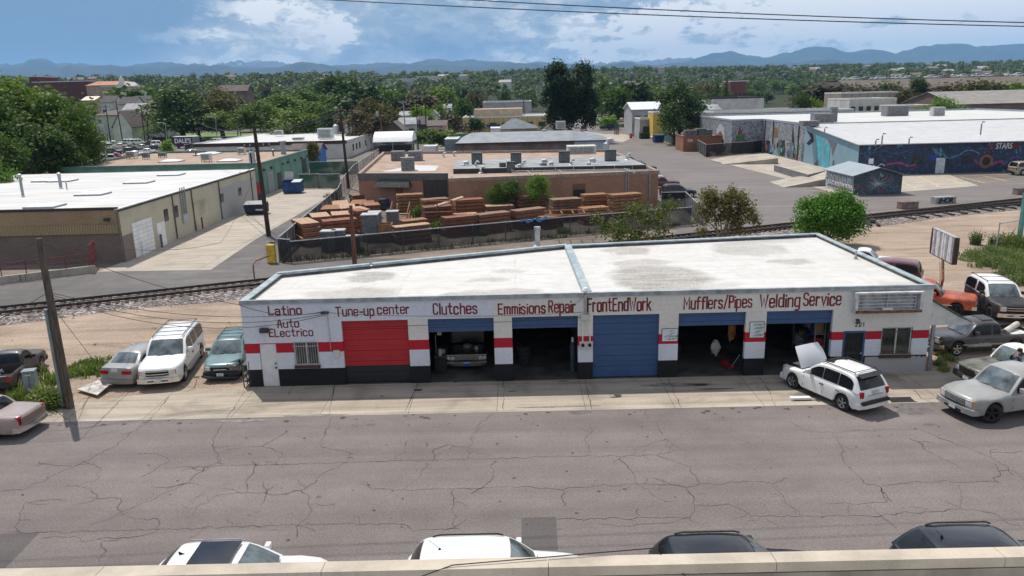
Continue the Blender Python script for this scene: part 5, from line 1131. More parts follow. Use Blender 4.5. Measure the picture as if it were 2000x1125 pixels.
def ribbed(name,col,period=.3,amp=.35,vert=True):
 m,nt,p=nmat(name); v=posn(nt); sep=nd(nt,'ShaderNodeSeparateXYZ'); nt.links.new(v,sep.inputs[0])
 s=mth(nt,'ADD',sep.outputs[0],sep.outputs[1])if vert else sep.outputs[1]
 fr=mth(nt,'FRACT',mth(nt,'DIVIDE',s,period)); k=ramp(nt,fr,[(0,1-amp),(.12,1-amp),(.2,1.0),(.9,1.0),(1,1-amp)])
 c=mixc(nt,1,ramp(nt,tnoise(nt,v,.6,5),[(.3,tuple(q*.85 for q in col)),(.65,col)]),k,'MULTIPLY')
 nt.links.new(c,p.inputs['Base Color']); p.inputs['Roughness'].default_value=.5; b=nd(nt,'ShaderNodeBump'); b.inputs['Strength'].default_value=.5; b.inputs['Distance'].default_value=.03; nt.links.new(k,b.inputs['Height']); nt.links.new(b.outputs[0],p.inputs['Normal'])
 return m
roofw=M('bright_roof_coating',(.53,.53,.515),.7,.1,.5,coord='world',stretch=(.3,1.6,1),col2=(.43,.42,.4),fine=.12)
rooft=M('tan_gravel_roof',(.37,.27,.205),.95,.14,.5,coord='world',fine=.25)
roofg=M('grey_roof',(.27,.28,.285),.8,.2,.5,coord='world'); roofdk=M('dark_shingle',(.1,.092,.09),.95,.25,1.5,coord='world',fine=.2); roofbr=M('brown_shingle',(.14,.11,.1),.95,.22,1.5,coord='world',fine=.2)
creamw=M('cream_block_wall',(.47,.43,.33),.85,.16,.5,coord='world',fine=.12); greyw=M('grey_block_wall',(.34,.34,.34),.85,.15,.5,coord='world',fine=.1)
whitew=M('pale_block_wall',(.52,.51,.48),.85,.13,.4,coord='world'); tanw=M('tan_wall',(.4,.31,.22),.85,.15,.5,coord='world'); brownw=M('brown_wall',(.15,.115,.1),.9,.2,.5,coord='world'); yelw=ribbed('yellow_panel_wall',(.5,.37,.15),1.6,.3)
darkcap=M('dark_coping',(.04,.036,.033),.6,.2,2); whitecap=M('white_coping',(.6,.6,.58),.6,.1,2); winm=M('far_window',(.035,.04,.045),.15,.3,2,coord='world')
# cream warehouse on the left with the white roof
ZC=4.45; X0=-32.4
frontm=None
def front_mat():
 m,nt,p=nmat('warehouse_front_brick'); v=posn(nt); sep=nd(nt,'ShaderNodeSeparateXYZ'); nt.links.new(v,sep.inputs[0]); z=sep.outputs[2]
 br=brickmat('warehouse_brick_src',(.33,.25,.155),(.27,.2,.12),(.2,.15,.1)); n=tnoise(nt,v,.4,5)
 cb=nd(nt,'ShaderNodeCombineXYZ'); nt.links.new(sep.outputs[0],cb.inputs[0]); nt.links.new(z,cb.inputs[1])
 b1=nd(nt,'ShaderNodeTexBrick'); nt.links.new(cb.outputs[0],b1.inputs[0]); b1.inputs['Scale'].default_value=1; b1.inputs['Brick Width'].default_value=.3; b1.inputs['Row Height'].default_value=.1; b1.inputs['Mortar Size'].default_value=.012
 b1.inputs[1].default_value=(1,1,1,1); b1.inputs[2].default_value=(.82,.8,.78,1); b1.inputs[3].default_value=(.75,.73,.7,1)
 low=mth(nt,'LESS_THAN',z,2.45)
 c=mixc(nt,low,(.36,.26,.15),(.2,.15,.125)); c=mixc(nt,1,c,b1.outputs[0],'MULTIPLY'); c=mixc(nt,1,c,ramp(nt,n,[(.3,.8),(.65,1.05)]),'MULTIPLY')
 nt.links.new(c,p.inputs['Base Color']); p.inputs['Roughness'].default_value=.9; return m
def side_mat():
 m,nt,p=nmat('warehouse_side_block'); v=posn(nt); sep=nd(nt,'ShaderNodeSeparateXYZ'); nt.links.new(v,sep.inputs[0]); y,z=sep.outputs[1:]
 n=tnoise(nt,v,.5,6,.65); f=tnoise(nt,v,2.2,7,.75)
 c=mixc(nt,ramp(nt,n,[(.3,0.0),(.7,1.0)]),(.4,.37,.27),(.49,.45,.34))
 c=mixc(nt,ramp(nt,f,[(.62,0.0),(.66,.75)]),c,(.52,.5,.46)); c=mixc(nt,ramp(nt,f,[(.28,.7),(.33,0.0)]),c,(.2,.16,.12))
 g=mth(nt,'MULTIPLY',mth(nt,'GREATER_THAN',y,84),mth(nt,'LESS_THAN',z,mth(nt,'SUBTRACT',3.9,mth(nt,'MULTIPLY',n,.8)))); c=mixc(nt,g,c,(.34,.335,.32))
 br=mth(nt,'MULTIPLY',mth(nt,'LESS_THAN',y,66.2),mth(nt,'LESS_THAN',z,2.2)); c=mixc(nt,br,c,(.2,.155,.135))
 nt.links.new(c,p.inputs['Base Color']); p.inputs['Roughness'].default_value=.9; return m
fm,sm_=front_mat(),side_mat()
wh=thing('warehouse','cream and brown warehouse with a bright white skylit roof left of the concrete drive','building',(-55,80,0))
FPW=[(X0,62.5),(X0,97.0),(-100,97.0),(-100,62.5)]
b=B(); b.quad((-100,62.5,0),(X0,62.5,0),(X0,62.5,ZC),(-100,62.5,ZC),fm); b.quad((X0,62.5,0),(X0,97,0),(X0,97,ZC),(X0,62.5,ZC),sm_); b.quad((X0,97,0),(-100,97,0),(-100,97,ZC),(X0,97,ZC),sm_); b.quad((-100,97,0),(-100,62.5,0),(-100,62.5,ZC),(-100,97,ZC),sm_); b.build('wall',wh)
b=B(); b.poly([(*p,ZC-.05)for p in FPW],roofw); b.build('roof',wh)
b=B(); strip(b,(-100,62.5),(X0-.1,62.5),.2,ZC-.06,ZC+.16,darkcap); b.build('coping',wh)
b=B(); strip(b,(X0,62.4),(X0,97),.3,ZC-.04,ZC+.04,whitecap); strip(b,(X0+.03,62.4),(X0+.03,97),.05,ZC-.2,ZC-.045,darkcap); b.build('edge_trim',wh)
corr=ribbed('corrugated_tan_band',(.33,.25,.13),.22,.55)
b=B(); b.box(-100,62.36,2.45,X0-.05,62.497,3.2,corr); b.build('corrugated_band',wh)
b=B(); b.box(-33.6,62.2,3.5,-33.2,62.497,3.75,dark_m); b.build('wall_lamp',wh)
def sidebox(nm,px0,px1,z0,z1,mat,dep=.06,lb=None,bb=None):
 y0=onX(px0,512-(px0-245)*.4365,X0).y; y1=onX(px1,512-(px1-245)*.4365,X0).y
 b=B(); b.box(X0+.003,y0,z0,X0+dep,y1,z1,mat)
 if bb:bb(b,y0,y1)
 o=b.build(nm,wh)
 if lb:tag(o,lb)
 return o
wdoor=ribbed('white_sectional_door',(.6,.59,.55),5,0.0)
def seams(z0,z1,n):return lambda b,y0,y1:[b.box(X0+.061,y0+.02,z0+(z1-z0)*k/n-.012,X0+.066,y1-.02,z0+(z1-z0)*k/n+.012,greyw)for k in range(1,n)]
sidebox('garage_door',266,303,.02,2.95,white_p,lb='white sectional door nearest the brown corner',bb=seams(.02,2.95,8)); sidebox('entry_door',311,326,.02,2.2,white_p)
for a,c in((328,335),(347,354)):sidebox('window',a,c,2.1,3.2,winm)
for a,c in((436,441),(470,475)):sidebox('window',a,c,1.9,2.8,winm)
sidebox('garage_door',384,408,.02,2.9,creamw,lb='cream sectional door beyond the meters',bb=seams(.02,2.9,7)); sidebox('meter_panel',360,371,1.3,2.2,galv,.2)
for px in(361,365,369):
 b=B(); y=onX(px,512-(px-245)*.4365,X0).y; b.cyl((X0+.1,y,2.2),(X0+.1,y,4.75),.06,mat=grey_m,n=7); b.build('conduit',wh)
for px in(241,346,382,434,495):
 b=B(); y=onX(px,512-(px-245)*.4365,X0).y; b.cyl((X0+.07,y,.1),(X0+.07,y,ZC-.1),.06,mat=brownw,n=7); b.build('downpipe',wh)
sky_m=M('skylight_dome',(.7,.71,.71),.25,.05,2,spec=.6)
def skylight(px,py,z,par,w=1.3):
 p=at(px,py,z); t=thing('skylight',None,None,(p.x,p.y,z)); t.parent=par; t.matrix_basis=par.matrix_basis.inverted()@Matrix.Translation((p.x,p.y,z))
 b=B(); b.box(-w,-w*.8,.0,w,w*.8,.14,grey_m); b.build('curb',t,world_coords=False)
 b=B(); b.add([(-w*.96,-w*.76,.141),(w*.96,-w*.76,.141),(w*.96,w*.76,.141),(-w*.96,w*.76,.141),(-w*.35,-w*.25,.4),(w*.35,-w*.25,.4),(w*.35,w*.25,.4),(-w*.35,w*.25,.4)],[(0,1,5,4),(1,2,6,5),(2,3,7,6),(3,0,4,7),(4,5,6,7)],sky_m); b.build('dome',t,world_coords=False)
for px,py in((88,404),(182,380),(272,357),(335,342),(122,354),(93,354)):skylight(px,py,ZC-.04,wh)
def roofpipe(par,px,py,z,h,r,mat=grey_m,cap=True):
 p=at(px,py,z); b=B(); b.cyl((p.x,p.y,z),(p.x,p.y,z+h),r,mat=mat,n=10)
 if cap:b.lathe([(r*1.5,z+h),(r*1.5,z+h+.12),(0,z+h+.22)],10,galv,c=(p.x,p.y,0))
 return b.build('roof_pipe',par)
for a in((45,382,ZC,1.9,.13),(119,366,ZC,1.35,.16),(131,370,ZC,.7,.06)):roofpipe(wh,*a)
# concrete ramp wall with red railing in front of it
b=B(); rp=[xy(-60,562),xy(0,555),xy(188,532)]; rl=thing('ramp_wall','low concrete ramp edge below the red railing in front of the brown wall','retaining wall',(rp[1][0],rp[1][1],0))
for p,q in zip(rp,rp[1:]):
 d=Vector((q[0]-p[0],q[1]-p[1],0)).normalized(); nn=Vector((-d.y,d.x,0))*.25; P,Q=Vector((*p,0)),Vector((*q,0)); vs=[v+Vector((0,0,z))for z in(0,.55)for v in(P,Q,Q+nn,P+nn)]
 b.add(vs,[(4,5,6,7),(0,1,5,4),(1,2,6,5),(2,3,7,6),(3,0,4,7)],drive_m)
b.build('edge',rl)
redr=M('red_railing_paint',(.2,.025,.03),.6,.2)
t=thing('railing','red steel pipe railing along the ramp of the cream warehouse','railing',(*xy(120,548),.55))
b=B(); P=[Vector((*xy(-60,562),.55)),Vector((*xy(0,555),.55)),Vector((*xy(178,533),.55)),Vector((*xy(188,520),.55))]
off=Vector((.05,.14,0))
for h in(.5,.95):b.tube([p+off+Vector((0,0,h))for p in P],.035,6,redr)
b.build('rail',t)
for f in(.05,.25,.45,.62,.78,.98):
 p=P[0].lerp(P[2],f); b=B(); b.cyl(p+off,p+off+Vector((0,0,.97)),.035,mat=redr,n=6); b.build('post',t)
b=B()
for k in range(7):p=P[2].lerp(P[3],k/6)+off; b.cyl(p,p+Vector((0,0,1.6)),.025,mat=redr,n=5)
b.tube([P[2]+off+Vector((0,0,1.6)),P[3]+off+Vector((0,0,1.6))],.03,5,redr); b.build('gate',t)
for px,py,h,lb,mt in((282,499,1.25,'white pipe bollard beside the nearest white warehouse door',white_p),(317,483,1.15,'brown pipe bollard in front of the warehouse entry door',brownw),(396,447,1.15,'red bollard left of the cream warehouse door',redr),(421,434,1.15,'red bollard right of the cream warehouse door',redr)):
 p=at(px,py); b=B(); b.cyl((p.x,p.y,0),(p.x,p.y,h),.1,mat=mt,n=10); b.lathe([(.1,h),(.07,h+.06),(0,h+.08)],10,mt,c=(p.x,p.y,0)); tag(b.build('bollard',smooth=40),lb,'bollard')
 # green building
greenw=M('green_wall_paint',(.13,.27,.2),.8,.14,.5,coord='world',fine=.1)
gb_,fp=flat_building('green_building','mint green building with tan gravel roof and skylights behind the cream warehouse',[(-34.3,105.2),(-34.6,131.2),(-62.5,135),(-62,106)],4.5,greenw,rooft,M('green_coping',(.12,.2,.17),.6),.3,.3)
b=B(); W0,W1=(-34.3,105.2),(-34.6,131.2)
for s0,s1,z0,z1,mt in((2.5,5.2,.02,3.0,grey_m),(7.2,9.2,.02,2.4,dark_m),(21.5,24.5,.9,3.2,dark_m)):b=B(); onwall(b,W0,W1,s0,s1,z0,z1,.06,mt,.003); b.build('door',gb_)
b=B()
for s in(.8,4.2,10,13,17,21,25):onwall(b,W0,W1,s,s+.35,3.3,3.6,.3,dark_m,.003)
for s in(9.8,14.6):onwall(b,W0,W1,s,s+.12,.2,4.3,.1,grey_m,.003)
b.build('wall_lamps',gb_)
for px,py in((335,316),(449,315),(412,301),(400,303)):skylight(px,py,4.2,gb_,1.5)
roofpipe(gb_,554,301,4.2,2.0,.42,grey_m); roofpipe(gb_,534,305,4.2,.9,.12,rust); roofpipe(gb_,383,305,4.2,.9,.12,rust)
acw=M('ac_casing',(.5,.5,.48),.6,.15,3); acd=M('ac_casing_grey',(.2,.205,.21),.6,.15,3); louv=M('louvres',(.16,.16,.155),.7,.3,3)
def ac(label,px,py,z,w,d,h,case,rot=0,group='rooftop air conditioners',legs=True):
 p=at(px,py,z); t=thing('roof_air_conditioner',label,'air conditioner',(p.x,p.y,z),R(rot),group); e=.25 if legs else 0
 b=B(); b.box(-w/2,-d/2,e,w/2,d/2,e+h,case); b.box(-w/2-.03,-d/2-.03,e+h,w/2+.03,d/2+.03,e+h+.05,case); b.build('casing',t,world_coords=False)
 b=B()
 for k in range(6):z0=e+h*.14+k*h*.13; b.box(-w*.42,-d/2-.02,z0,w*.42,-d/2-.002,z0+h*.07,louv)
 b.build('louvres',t,world_coords=False)
 if legs:
  b=B()
  for x in(-1,1):
   for y in(-1,1):b.box(x*w*.44-.03,y*d*.44-.03,0,x*w*.44+.03,y*d*.44+.03,e,dark_m)
  b.build('legs',t,world_coords=False)
 return t
ac('boxy pale swamp cooler at the left of the tan roof of the green building',258,310,4.2,1.4,1.1,.85,acw); ac('small grey cooler second from the left on the green building roof',286,311,4.2,.9,.8,.7,acd); ac('pale cooler beside the middle skylight of the green building',404,316,4.2,1.3,1.0,.9,acw); ac('pale cooler at the back of the green building roof near the pole',473,302,4.2,1.2,.9,.8,acw); ac('low grey cooler with a loose fan box on the green building roof',318,308,4.2,1.1,.8,.5,acd)
# white block building behind with the dark fascia
Y1=168; a=onY(430,276,Y1); c=onY(677,274,Y1); zw=c.z
wb_,fp=flat_building('block_building','long pale block building with white roof and dark brown fascia behind the green building',[(a.x-6,Y1),(c.x,Y1),(c.x-.5,214),(a.x-6,214)],zw,whitew,roofw,whitecap,.2,.2)
b=B(); onwall(b,(a.x-6,Y1),(c.x,Y1),0,c.x-a.x+6,zw-.7,zw+.02,.12,M('brown_fascia',(.055,.035,.03),.7),.003); b.build('fascia',wb_)
b=B()
for s in(6,10,14,22,30,38):onwall(b,(c.x,Y1),(c.x-.5,214),s,s+1.6,1.2,2.6,.05,winm,.003)
b.build('windows',wb_)
ac('large pale rooftop cooler on the white roof near the dark pole',637,270,zw,3.2,2.4,2.2,M('ac_pale',(.5,.55,.53),.5),0,legs=False); ac('small rooftop box at the left of the white roof',545,265,zw,2,1.4,1,acw); ac('low rooftop box in the middle of the white roof',583,273,zw,2.4,1.4,.5,acw,legs=False)
for px in(657,680,690):
 p=at(px,262,zw); b=B(); b.cyl((p.x,p.y,zw),(p.x,p.y,zw+2.0),.75,mat=galv,n=12); b.lathe([(.75,zw+2),(.4,zw+2.4),(0,zw+2.5)],12,galv,c=(p.x,p.y,0)); tag(b.build('roof_tank',smooth=40),{657:'left galvanized tank on the white roof',680:'middle galvanized tank on the white roof',690:'right galvanized tank on the white roof'}[px],'tank','galvanized tanks on the white roof')
 # little blue gabled shed between
def gable(name,label,x0,x1,y0,y1,zw,zr,wall,roof,axis='X',over=.4,cat='house',wins=3,chim=None):
 t=thing(name,label,cat,((x0+x1)/2,(y0+y1)/2,0)); b=B(); b.box(x0,y0,0,x1,y1,zw,wall,skip=(0,1))
 if axis=='X':ym=(y0+y1)/2; b.add([(x0,y0,zw),(x0,ym,zr),(x0,y1,zw)],[(0,1,2)],wall); b.add([(x1,y0,zw),(x1,ym,zr),(x1,y1,zw)],[(0,2,1)],wall)
 else:xm=(x0+x1)/2; b.add([(x0,y0,zw),(xm,y0,zr),(x1,y0,zw)],[(0,2,1)],wall); b.add([(x0,y1,zw),(xm,y1,zr),(x1,y1,zw)],[(0,1,2)],wall)
 b.build('wall',t)
 b=B(); k=(zr-zw)/((y1-y0)/2 if axis=='X' else(x1-x0)/2)
 if axis=='X':
  ym=(y0+y1)/2
  for s,ye in((-1,y0-over),(1,y1+over)):
   ze=zw-k*over; A=[(x0-over,ye,ze+.06),(x1+over,ye,ze+.06),(x1+over,ym,zr+.06),(x0-over,ym,zr+.06)]; b.add(A+[(p[0],p[1],p[2]+.14)for p in A],[(0,3,2,1),(4,5,6,7),(0,1,5,4),(1,2,6,5),(3,0,4,7)],roof)
 else:
  xm=(x0+x1)/2
  for xe in(x0-over,x1+over):
   ze=zw-k*over; A=[(xe,y0-over,ze+.06),(xm,y0-over,zr+.06),(xm,y1+over,zr+.06),(xe,y1+over,ze+.06)]; b.add(A+[(p[0],p[1],p[2]+.14)for p in A],[(0,3,2,1),(4,5,6,7),(0,1,5,4),(2,3,7,6),(3,0,4,7)],roof)
 ro=b.build('roof',t,fixn=True)
 if chim:b=B(); b.box(chim[0]-.35,chim[1]-.35,zw,chim[0]+.35,chim[1]+.35,zr+.8,brownw); b.build('chimney',ro)
 for i in range(wins):
  s=(i+.5)/wins; xx=lerp(x0,x1,s); w=min(1.0,(x1-x0)/wins*.3); b=B(); b.box(xx-w,y0-.03,zw*.4,xx+w,y0-.003,zw*.78,winm); b.build('window',t)
 return t
def fgable(name,label,px0,px1,pyr,pye,Y,dep,wall,roof,axis='X',**k):
 a=onY(px0,pye,Y); c=onY(px1,pye,Y); r=onY((px0+px1)/2,pyr,Y+dep/2 if axis=='X' else Y)
 return gable(name,label,a.x,c.x,Y,Y+dep,max(1.5,(a.z+c.z)/2),max(2.2,r.z),wall,roof,axis,**k)
def fbox(name,label,px0,px1,pyt,Y,dep,wall,roof,cap=whitecap,wins=0,wz=(.3,.6),par=.4):
 a=onY(px0,pyt,Y); c=onY(px1,pyt-.0245*(px1-px0),Y); z=a.z
 t,fp=flat_building(name,label,[(a.x,Y),(c.x,Y),(c.x,Y+dep),(a.x,Y+dep)],z,wall,roof,cap,par,.35)
 for i in range(wins):
  L=c.x-a.x; b=B(); s=L*(i+.5)/wins; w=min(1.2,L/wins*.28); onwall(b,(a.x,Y),(c.x,Y),s-w,s+w,z*wz[0],z*wz[1],.05,winm,.003); b.build('window',t)
 return t
fgable('shed','small shed with brown roof and a bright blue gable end behind the green building',566,622,282,297,146,6,M('blue_gable',(.02,.13,.4),.6),roofbr,wins=0,over=.3,cat='shed')
fgable('house','long brown shingled roof house behind the white roof building',580,668,240,256,226,14,tanw,roofbr,wins=4)
# tan brick building beside the lumber yard
ZB=4.0; bw_m=brickmat('salmon_brick',(.42,.225,.145),(.36,.19,.12),(.26,.17,.13)); bw2=brickmat('painted_tan_brick',(.27,.185,.14),(.23,.155,.12),(.19,.13,.11))
bp=[xy(699,339,ZB),xy(876,339,ZB),xy(876,349,ZB),xy(1286,333,ZB),xy(1190,292,ZB),xy(748,297,ZB)]
bb_,fp=flat_building('brick_building','salmon brick commercial building with cluttered tan roof behind the lumber yard',bp,ZB,bw_m,rooft,M('tan_coping',(.32,.24,.19),.8),.35,.3)
b=B(); onwall(b,bp[0],bp[1],0,(Vector(bp[1])-Vector(bp[0])).length,ZB-.75,ZB+.05,.1,M('grey_fascia',(.13,.13,.125),.8),.004); b.build('fascia',bb_)
L0=(Vector(bp[1])-Vector(bp[0])).length
b=B(); P0,P1=Vector(bp[0]),Vector(bp[1]); d=(P1-P0).normalized(); nn=Vector((d.y,-d.x))
A=[P0+d*L0*.215,P0+d*L0*.6]; q0=[(A[0].x+d.x*.4,A[0].y+d.y*.4,3.5),(A[1].x-d.x*.4,A[1].y-d.y*.4,3.5)]; q1=[(A[0].x+nn.x*1.1,A[0].y+nn.y*1.1,2.5),(A[1].x+nn.x*1.1,A[1].y+nn.y*1.1,2.5)]
b.add([q0[0],q0[1],q1[1],q1[0],(A[0].x,A[0].y,2.5),(A[1].x,A[1].y,2.5)],[(0,3,2,1),(0,4,3),(1,2,5),(3,4,5,2)],M('awning_shingle',(.055,.06,.055),.95,.3,4)); b.build('awning',bb_)
b=B(); onwall(b,bp[0],bp[1],L0*.41,L0*.49,.02,2.2,.05,brownw,.004); b.build('entry_door',bb_)
b=B(); onwall(b,bp[0],bp[1],L0*.72,L0*.98,.02,3.2,.05,M('dark_brown_shutter',(.06,.052,.048),.7,.15,6,coord='world'),.004); b.build('shutter_door',bb_)
L1=(Vector(bp[3])-Vector(bp[2])).length; b=B(); onwall(b,bp[2],bp[3],L1*.585,L1*.64,1.3,2.2,.06,winm,.004); w=b.build('window',bb_)
b=B()
for k in range(8):s=L1*(.585+.055*k/7); onwall(b,bp[2],bp[3],s-.02,s+.02,1.3,2.9,.04,dark_m,.08)
b.build('security_bars',w)
b=B()
for s in(.838,.848,.955):onwall(b,bp[2],bp[3],L1*s,L1*s+.12,.8,ZB+.1,.14,grey_m,.004)
b.build('conduit',bb_)
# raised grey roof deck, roof pipes, ducts and units
b=B(); gp=[xy(885,330,ZB+.25),xy(1262,322,ZB+.25),xy(1215,305,ZB+.25),xy(895,312,ZB+.25)]; b.prism(gp,ZB-.34,ZB+.25,darkcap,roofg); b.build('upper_roof',bb_)
b=B(); b.prism([xy(745,335,ZB-.3),xy(850,333,ZB-.3),xy(857,323,ZB-.3),xy(808,322,ZB-.3)],ZB-.345,ZB-.33,roofw); b.build('roof_patch',bb_)
for k,(px,py,w,h,cs,lb,rt)in enumerate(((797,332,1.7,1.55,acd,'large grey rooftop unit nearest the brown fascia of the brick building',8),(778,313,1.9,1.3,acd,'grey rooftop unit at the back left of the brick building',0),(812,313,2.0,1.3,acd,'grey rooftop unit behind the largest one',0),(932,320,1.35,1.35,M('ac_dark_green',(.06,.075,.075),.5),'dark green rooftop unit first from the left on the raised grey roof',0),(1008,320,1.35,1.35,MATS['ac_dark_green'],'dark green rooftop unit second from the left on the raised grey roof',0),(1102,317,1.35,1.35,MATS['ac_dark_green'],'dark green rooftop unit third from the left on the raised grey roof',0),(1192,314,1.35,1.35,MATS['ac_dark_green'],'dark green rooftop unit at the right end of the raised grey roof',0),(982,335,.8,1.0,MATS['ac_dark_green'],'small dark condenser left of the front parapet vents',0),(998,336,1.0,1.2,MATS['ac_dark_green'],'small dark condenser right beside another near the front parapet',0),(1062,332,.7,.8,acd,'small grey box unit between two curved vents',0),(1135,300,4.0,1.1,acw,'long pale duct unit at the back right of the brick building',0))):
 ac(lb,px,py,ZB-.3 if py>322 or px<860 else ZB+.26,w,w*.8,h,cs,rt,legs=False)
def goose(px,py,z,s,lb):
 p=at(px,py,z); b=B(); b.cyl((p.x,p.y,z),(p.x,p.y,z+.1),.5*s,.35*s,10,galv)
 b.tube([(p.x,p.y,z),(p.x,p.y,z+.6*s),(p.x+.15*s,p.y,z+.85*s),(p.x+.45*s,p.y,z+.9*s),(p.x+.62*s,p.y,z+.7*s)],.2*s,8,galv); tag(b.build('roof_vent',smooth=40),lb,'roof vent','curved roof vents')
for k,(px,py,s,lb)in enumerate(((905,333,1.1,'curved metal vent near the left end of the front parapet'),(939,338,.8,'round capped vent on the front tan strip'),(1010,336,.9,'curved vent beside the small dark condensers'),(1057,331,1.2,'tall curved vent left of the small grey box unit'),(1071,333,1.0,'curved vent right of the small grey box unit'),(1150,331,1.3,'curved vent in front of the third dark green unit'),(929,326,.7,'low vent on the raised roof beside the first dark green unit'),(1020,325,.7,'low vent on the raised roof beside the second dark green unit'),(1115,322,.7,'low vent on the raised roof beside the third dark green unit'),(1183,295,1.9,'big pale curved exhaust at the back right corner'),(866,307,.7,'vent stack at the back left of the tan roof'),(886,305,.7,'second vent stack from the back left of the tan roof'),(1225,312,.8,'vent stack at the right end of the raised roof'))):
 goose(px,py,ZB-.3 if py>328 or py<312 else ZB+.26,s,lb)
b=B()
for seg in(((1050,305),(1100,338)),((1010,315),(1037,340)),((1195,318),(1240,338)),((1000,337),(1270,331)),((1000,334),(1230,330)),((960,326),(1180,321))):
 p,q=at(*seg[0],ZB-.1),at(*seg[1],ZB-.1); b.tube([p,q],.05,5,galv)
for px in(1000,1040,1085,1120,1160,1200,1235,1265):p=at(px,340-(px-1000)*.035,ZB-.3); b.cyl(p,p+Vector((0,0,.6)),.035,mat=galv,n=5)
b.build('roof_piping',bb_)
# arched grey roof hall behind
Y2=148; a=onY(893,280,Y2); c=onY(1122,270,Y2); e=onY(1190,273,Y2); zq=a.z
hall=thing('arched_hall','brown brick hall with a low grey arched roof behind the salmon brick building','building',((a.x+c.x)/2,Y2+8,0))
b=B(); b.box(a.x,Y2,0,c.x,Y2+17,zq,M('hall_brick',(.17,.13,.115),.9,.22,.4,coord='world',fine=.15),skip=(0,)); b.build('wall',hall)
b=B(); n=10; vs=[]; mh=M('grey_membrane',(.2,.22,.235),.6,.14,.6,coord='world')
for k in range(n+1):
 f=k/n; y=Y2-.4+17.8*f; z=zq+1.5*math.sin(math.pi*f)**.8; hip=3.2*math.sin(math.pi*f); vs+=[(a.x-.4+hip,y,z),(c.x+hip*.0,y,z)]
b.add(vs,[(2*i,2*i+1,2*i+3,2*i+2)for i in range(n)]+[tuple(range(0,2*n+2,2)),tuple(range(1,2*n+2,2))[::-1]],mh); b.build('roof',hall,smooth=40,fixn=True)
b=B(); b.box(a.x-.45,Y2-.45,zq-.25,c.x,Y2-.3,zq+.02,darkcap); b.build('gutter',hall)
h2=thing('annex','pale block annex at the right end of the arched grey roof','building',((c.x+e.x)/2,Y2+6,0))
b=B(); b.box(c.x+.02,Y2,0,e.x,Y2+14,zq-.1,M('annex_block',(.38,.4,.42),.8,.1,.5,coord='world'),skip=(0,)); b.build('wall',h2)
b=B(); b.add([(c.x,Y2-.2,zq),(e.x+.2,Y2-.2,zq),(e.x+.2,Y2+14,zq),(c.x,Y2+14,zq),(c.x,Y2+8,zq+1.4),(c.x+4,Y2+8,zq+1.0)],[(0,1,5,4),(1,2,5),(2,3,4,5)],mh); b.build('roof',h2)
b=B(); b.box(c.x,Y2-.24,zq-.22,e.x+.2,Y2-.1,zq-.01,blue_f); b.build('gutter',h2)
ac('twin pale cooler on the ridge of the arched grey roof under the tall tree',1095,254,zq+1.35,1.9,1.4,1.5,acw); roofpipe(hall,1063,259,zq+1.2,.4,.35,dark_m)
fbox('storage_container','grey shipping container left of the arched roof hall',868,893,272,150,8,M('container_grey',(.17,.19,.21),.6),M('container_top',(.45,.47,.47),.6),par=.05)
t=fbox('cargo_trailer','white box trailer parked left of the grey container',827,851,286,152,5,M('trailer_white',(.6,.61,.61),.5,.05),roofw,par=.05)
a=onY(728,278,165); c=onY(805,276,165); ten=thing('fabric_tent','white rounded fabric shelter behind the utility poles','tent',((a.x+c.x)/2,168,0)); b=B(); n=10; zt=a.z; vs=[]
for k in range(n+1):f=k/n; vs+=[(a.x,165+8*f,zt+2.0*math.sin(math.pi*f)**.7),(c.x,165+8*f,zt+2.0*math.sin(math.pi*f)**.7)]
b.add(vs,[(2*i,2*i+1,2*i+3,2*i+2)for i in range(n)]+[tuple(range(0,2*n+2,2)),tuple(range(1,2*n+2,2))[::-1]],M('tent_white',(.68,.69,.7),.6,.05)); b.build('canopy',ten,smooth=40)
b=B()
for x in(a.x,(a.x+c.x)/2,c.x):b.cyl((x,165.1,0),(x,165.1,zt),.08,mat=grey_m); b.cyl((x,172.9,0),(x,172.9,zt),.08,mat=grey_m)
b.build('posts',ten); b=B(); b.box(a.x+1,166,0,c.x-.5,172,zt*.72,black_p); b.build('back_screen',ten)
# yellow building, grey one behind, pyramid roof
t=fbox('yellow_building','wide ochre yellow panelled building with white roof beyond the arched roof',903,1070,229,262,26,yelw,roofw,wins=7,wz=(.35,.62)); a=onY(925,214,268); c=onY(1020,211,268)
b=B(); b.box(a.x,268,3,c.x,284,a.z,tanw,skip=(0,)); b.build('upper_floor',t)
for p_,q_ in(((950,243),(976,247)),((1026,242),(1036,246))):p=onY(*p_,261.5); q=onY(*q_,261.5); b=B(); b.box(p.x,260.6,q.z,q.x,261.95,p.z,M('blue_awning',(.03,.06,.13),.7)); b.build('awning',t)
for px,py,lb in((935,213,'grey unit'),(985,212,'grey unit'),(1000,212,'dark unit')):p=onY(px,py,274); b=B(); b.box(p.x-1.2,273,p.z-1.4,p.x+1.2,275,p.z,acd); b.build('roof_unit',t)
fbox('grey_building','plain grey flat building standing behind the ochre yellow one',943,1038,199,320,30,greyw,roofg,wins=2)
a=onY(978,252,205); c=onY(1048,250,205); pk=onY(1004,231,212); t=thing('pyramid_roof_house','low house with steep blue grey pyramid roof in front of the yellow building','house',((a.x+c.x)/2,212,0)); b=B(); b.box(a.x,205,0,c.x,219,a.z,tanw,skip=(0,)); b.build('wall',t)
b=B(); b.add([(a.x-.5,204.5,a.z),(c.x+.5,204.5,a.z),(c.x+.5,219.5,a.z),(a.x-.5,219.5,a.z),(pk.x-.5,212,pk.z),(pk.x+.5,212,pk.z)],[(0,1,5,4),(1,2,5),(2,3,4,5),(3,0,4)],M('slate_roof',(.13,.15,.17),.8,.15,1,coord='world')); b.build('roof',t)
fgable('house','small white gabled house right of the pyramid roof',1063,1084,246,256,190,10,whitew,roofdk,axis='Y',wins=1)
